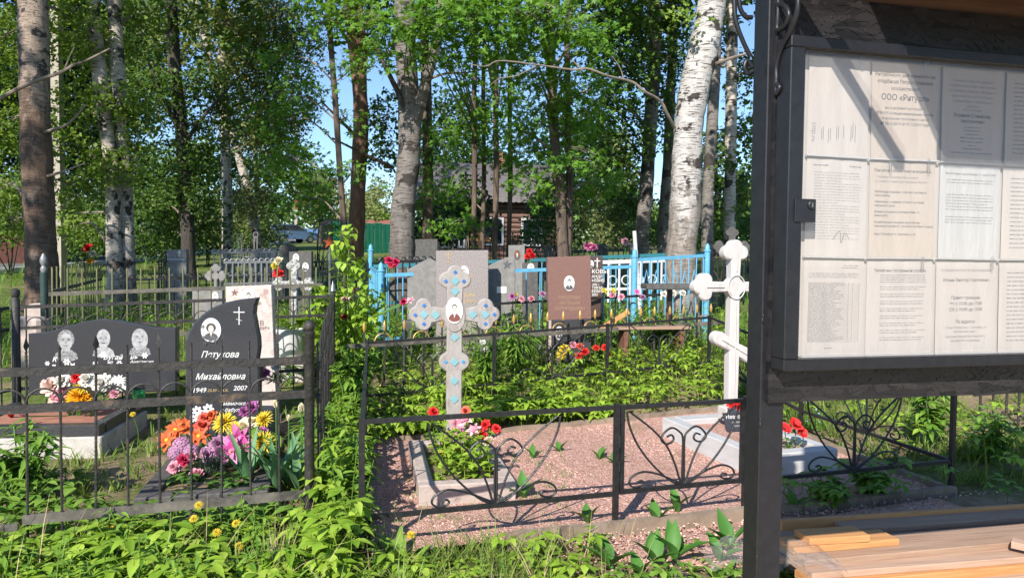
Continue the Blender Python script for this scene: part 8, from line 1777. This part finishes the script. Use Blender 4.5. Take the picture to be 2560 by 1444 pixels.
bush('leafy_plant', 'fern like weed at the right picture edge', 2500, 5.6, 0.4, 0.25, 9, 0.10, 0.035, 'weed_leaf', 15)
bush('leafy_plant', 'broad leaved weed below the notice board corner', 2080, 4.6, 0.22, 0.2, 6, 0.09, 0.06, 'weed_leaf', 16)
bush('leafy_plant', 'broad leaved weed in the board shade', 2190, 4.75, 0.24, 0.22, 7, 0.09, 0.06, 'weed_leaf', 17)
# vine covered shrub between the fences
vs_ = thing('climbing_shrub', 'tall heart leaved climbing shrub between the black and blue fences', 'shrub', G(850, 7.9)); r = random.Random(4); ts = []; st = []
for s in range(22):
    a = r.uniform(770, 960); top = P(a + r.uniform(-25, 25), r.uniform(560, 740) if 830 < a < 910 else r.uniform(690, 800), r.uniform(7.5, 8.5)); f = vs_.location + Vector((r.uniform(-0.35, 0.35), r.uniform(-0.2, 0.2), -0.02)); mid = (top + f) / 2 + Vector((r.uniform(-0.1, 0.1), 0, 0.1))
    pts = cr([f, mid, top], 8); st.append(tube_t([v - vs_.location for v in pts], 0.005, 4))
    for k in range(4, len(pts)):
        for j in range(3):
            q = pts[k] + Vector((r.uniform(-0.07, 0.07), r.uniform(-0.09, 0.03), r.uniform(-0.06, 0.04))) - vs_.location
            ts.append(xf(leaf_t(0.085 * r.uniform(0.7, 1.2), 0.075 * r.uniform(0.8, 1.1), (0.5, 1.0, 0.85, 0.5, 0.04), 0.25, 0.4), rot3(r.uniform(0, 6.28), r.uniform(-0.9, 0.3)), q))
V, F = join(ts); link('leaves', qmesh('leaves', V, F, True), 'elder_leaf', vs_); V, F = join(st); link('stems', qmesh('stems', V, F, True), 'stem_green', vs_)
# ferns
def fern(name, label, px, Y, z, n, L, seed):
    r = random.Random(seed); p = P(px, 800, Y); ts = []
    for k in range(n):
        a = 6.283 * k / n + r.uniform(-0.2, 0.2); LL = L * r.uniform(0.8, 1.1); pr = []
        for i in range(13):
            t = i / 12; rr = LL * 0.75 * t; zz_ = LL * (0.95 * t - 0.55 * t * t); pr.append(Vector((rr * math.cos(a), rr * math.sin(a), zz_)))
        ts.append(tube_t(pr, 0.003))
        for i in range(2, 13):
            w = 0.10 * L / 0.5 * math.sin(math.pi * (0.12 + 0.86 * i / 12))
            for s in (-1, 1): ts.append(xf(leaf_t(max(0.015, w), 0.026 * L / 0.5, (0.6, 1, 0.1), 0.1, 0.2), rot3(a - math.pi / 2 + s * 1.25, 0.1), pr[i]))
    plant(name, label, 'fern', p.x, Y, z, ts, 'fern_leaf', 'fronds')
fern('fern', 'yellow green fern in the white planter', 735, 7.98, pot.location.z + 0.26, 14, 0.5, 1)
fern('fern', 'yellow green fern behind the curved headstone shoulder', 468, 7.4, zg(0, 7.4), 11, 0.62, 2)
fern('fern', 'yellow green fern beside the white planter', 775, 7.9, zg(0, 7.9), 10, 0.55, 3)
# forget-me-nots
for i, (a, b_, Y, lab) in enumerate(((2020, 1030, 6.6, 'pale blue forget-me-nots beside the white bed'), (2470, 1110, 5.7, 'forget-me-nots in the shade at the right'))):
    t = thing('forget_me_nots', lab, 'flowers', G(a, Y)); r = random.Random(i)
    for k in range(14): flower(t, 'daisy', 'petal_blue', P(a + r.uniform(-45, 45), b_ + r.uniform(-30, 30), Y + r.uniform(-0.1, 0.1)), 0.012, (0, -0.5, 1), k)
    V, F = scatter(TUF, [(P(a + r.uniform(-40, 40), 1000, Y).x - t.location.x, r.uniform(-0.1, 0.1), 0, 1.2) for _ in range(14)], i); link('leaves', qmesh('leaves', V, F, True), 'weed_leaf', t)
print('done')
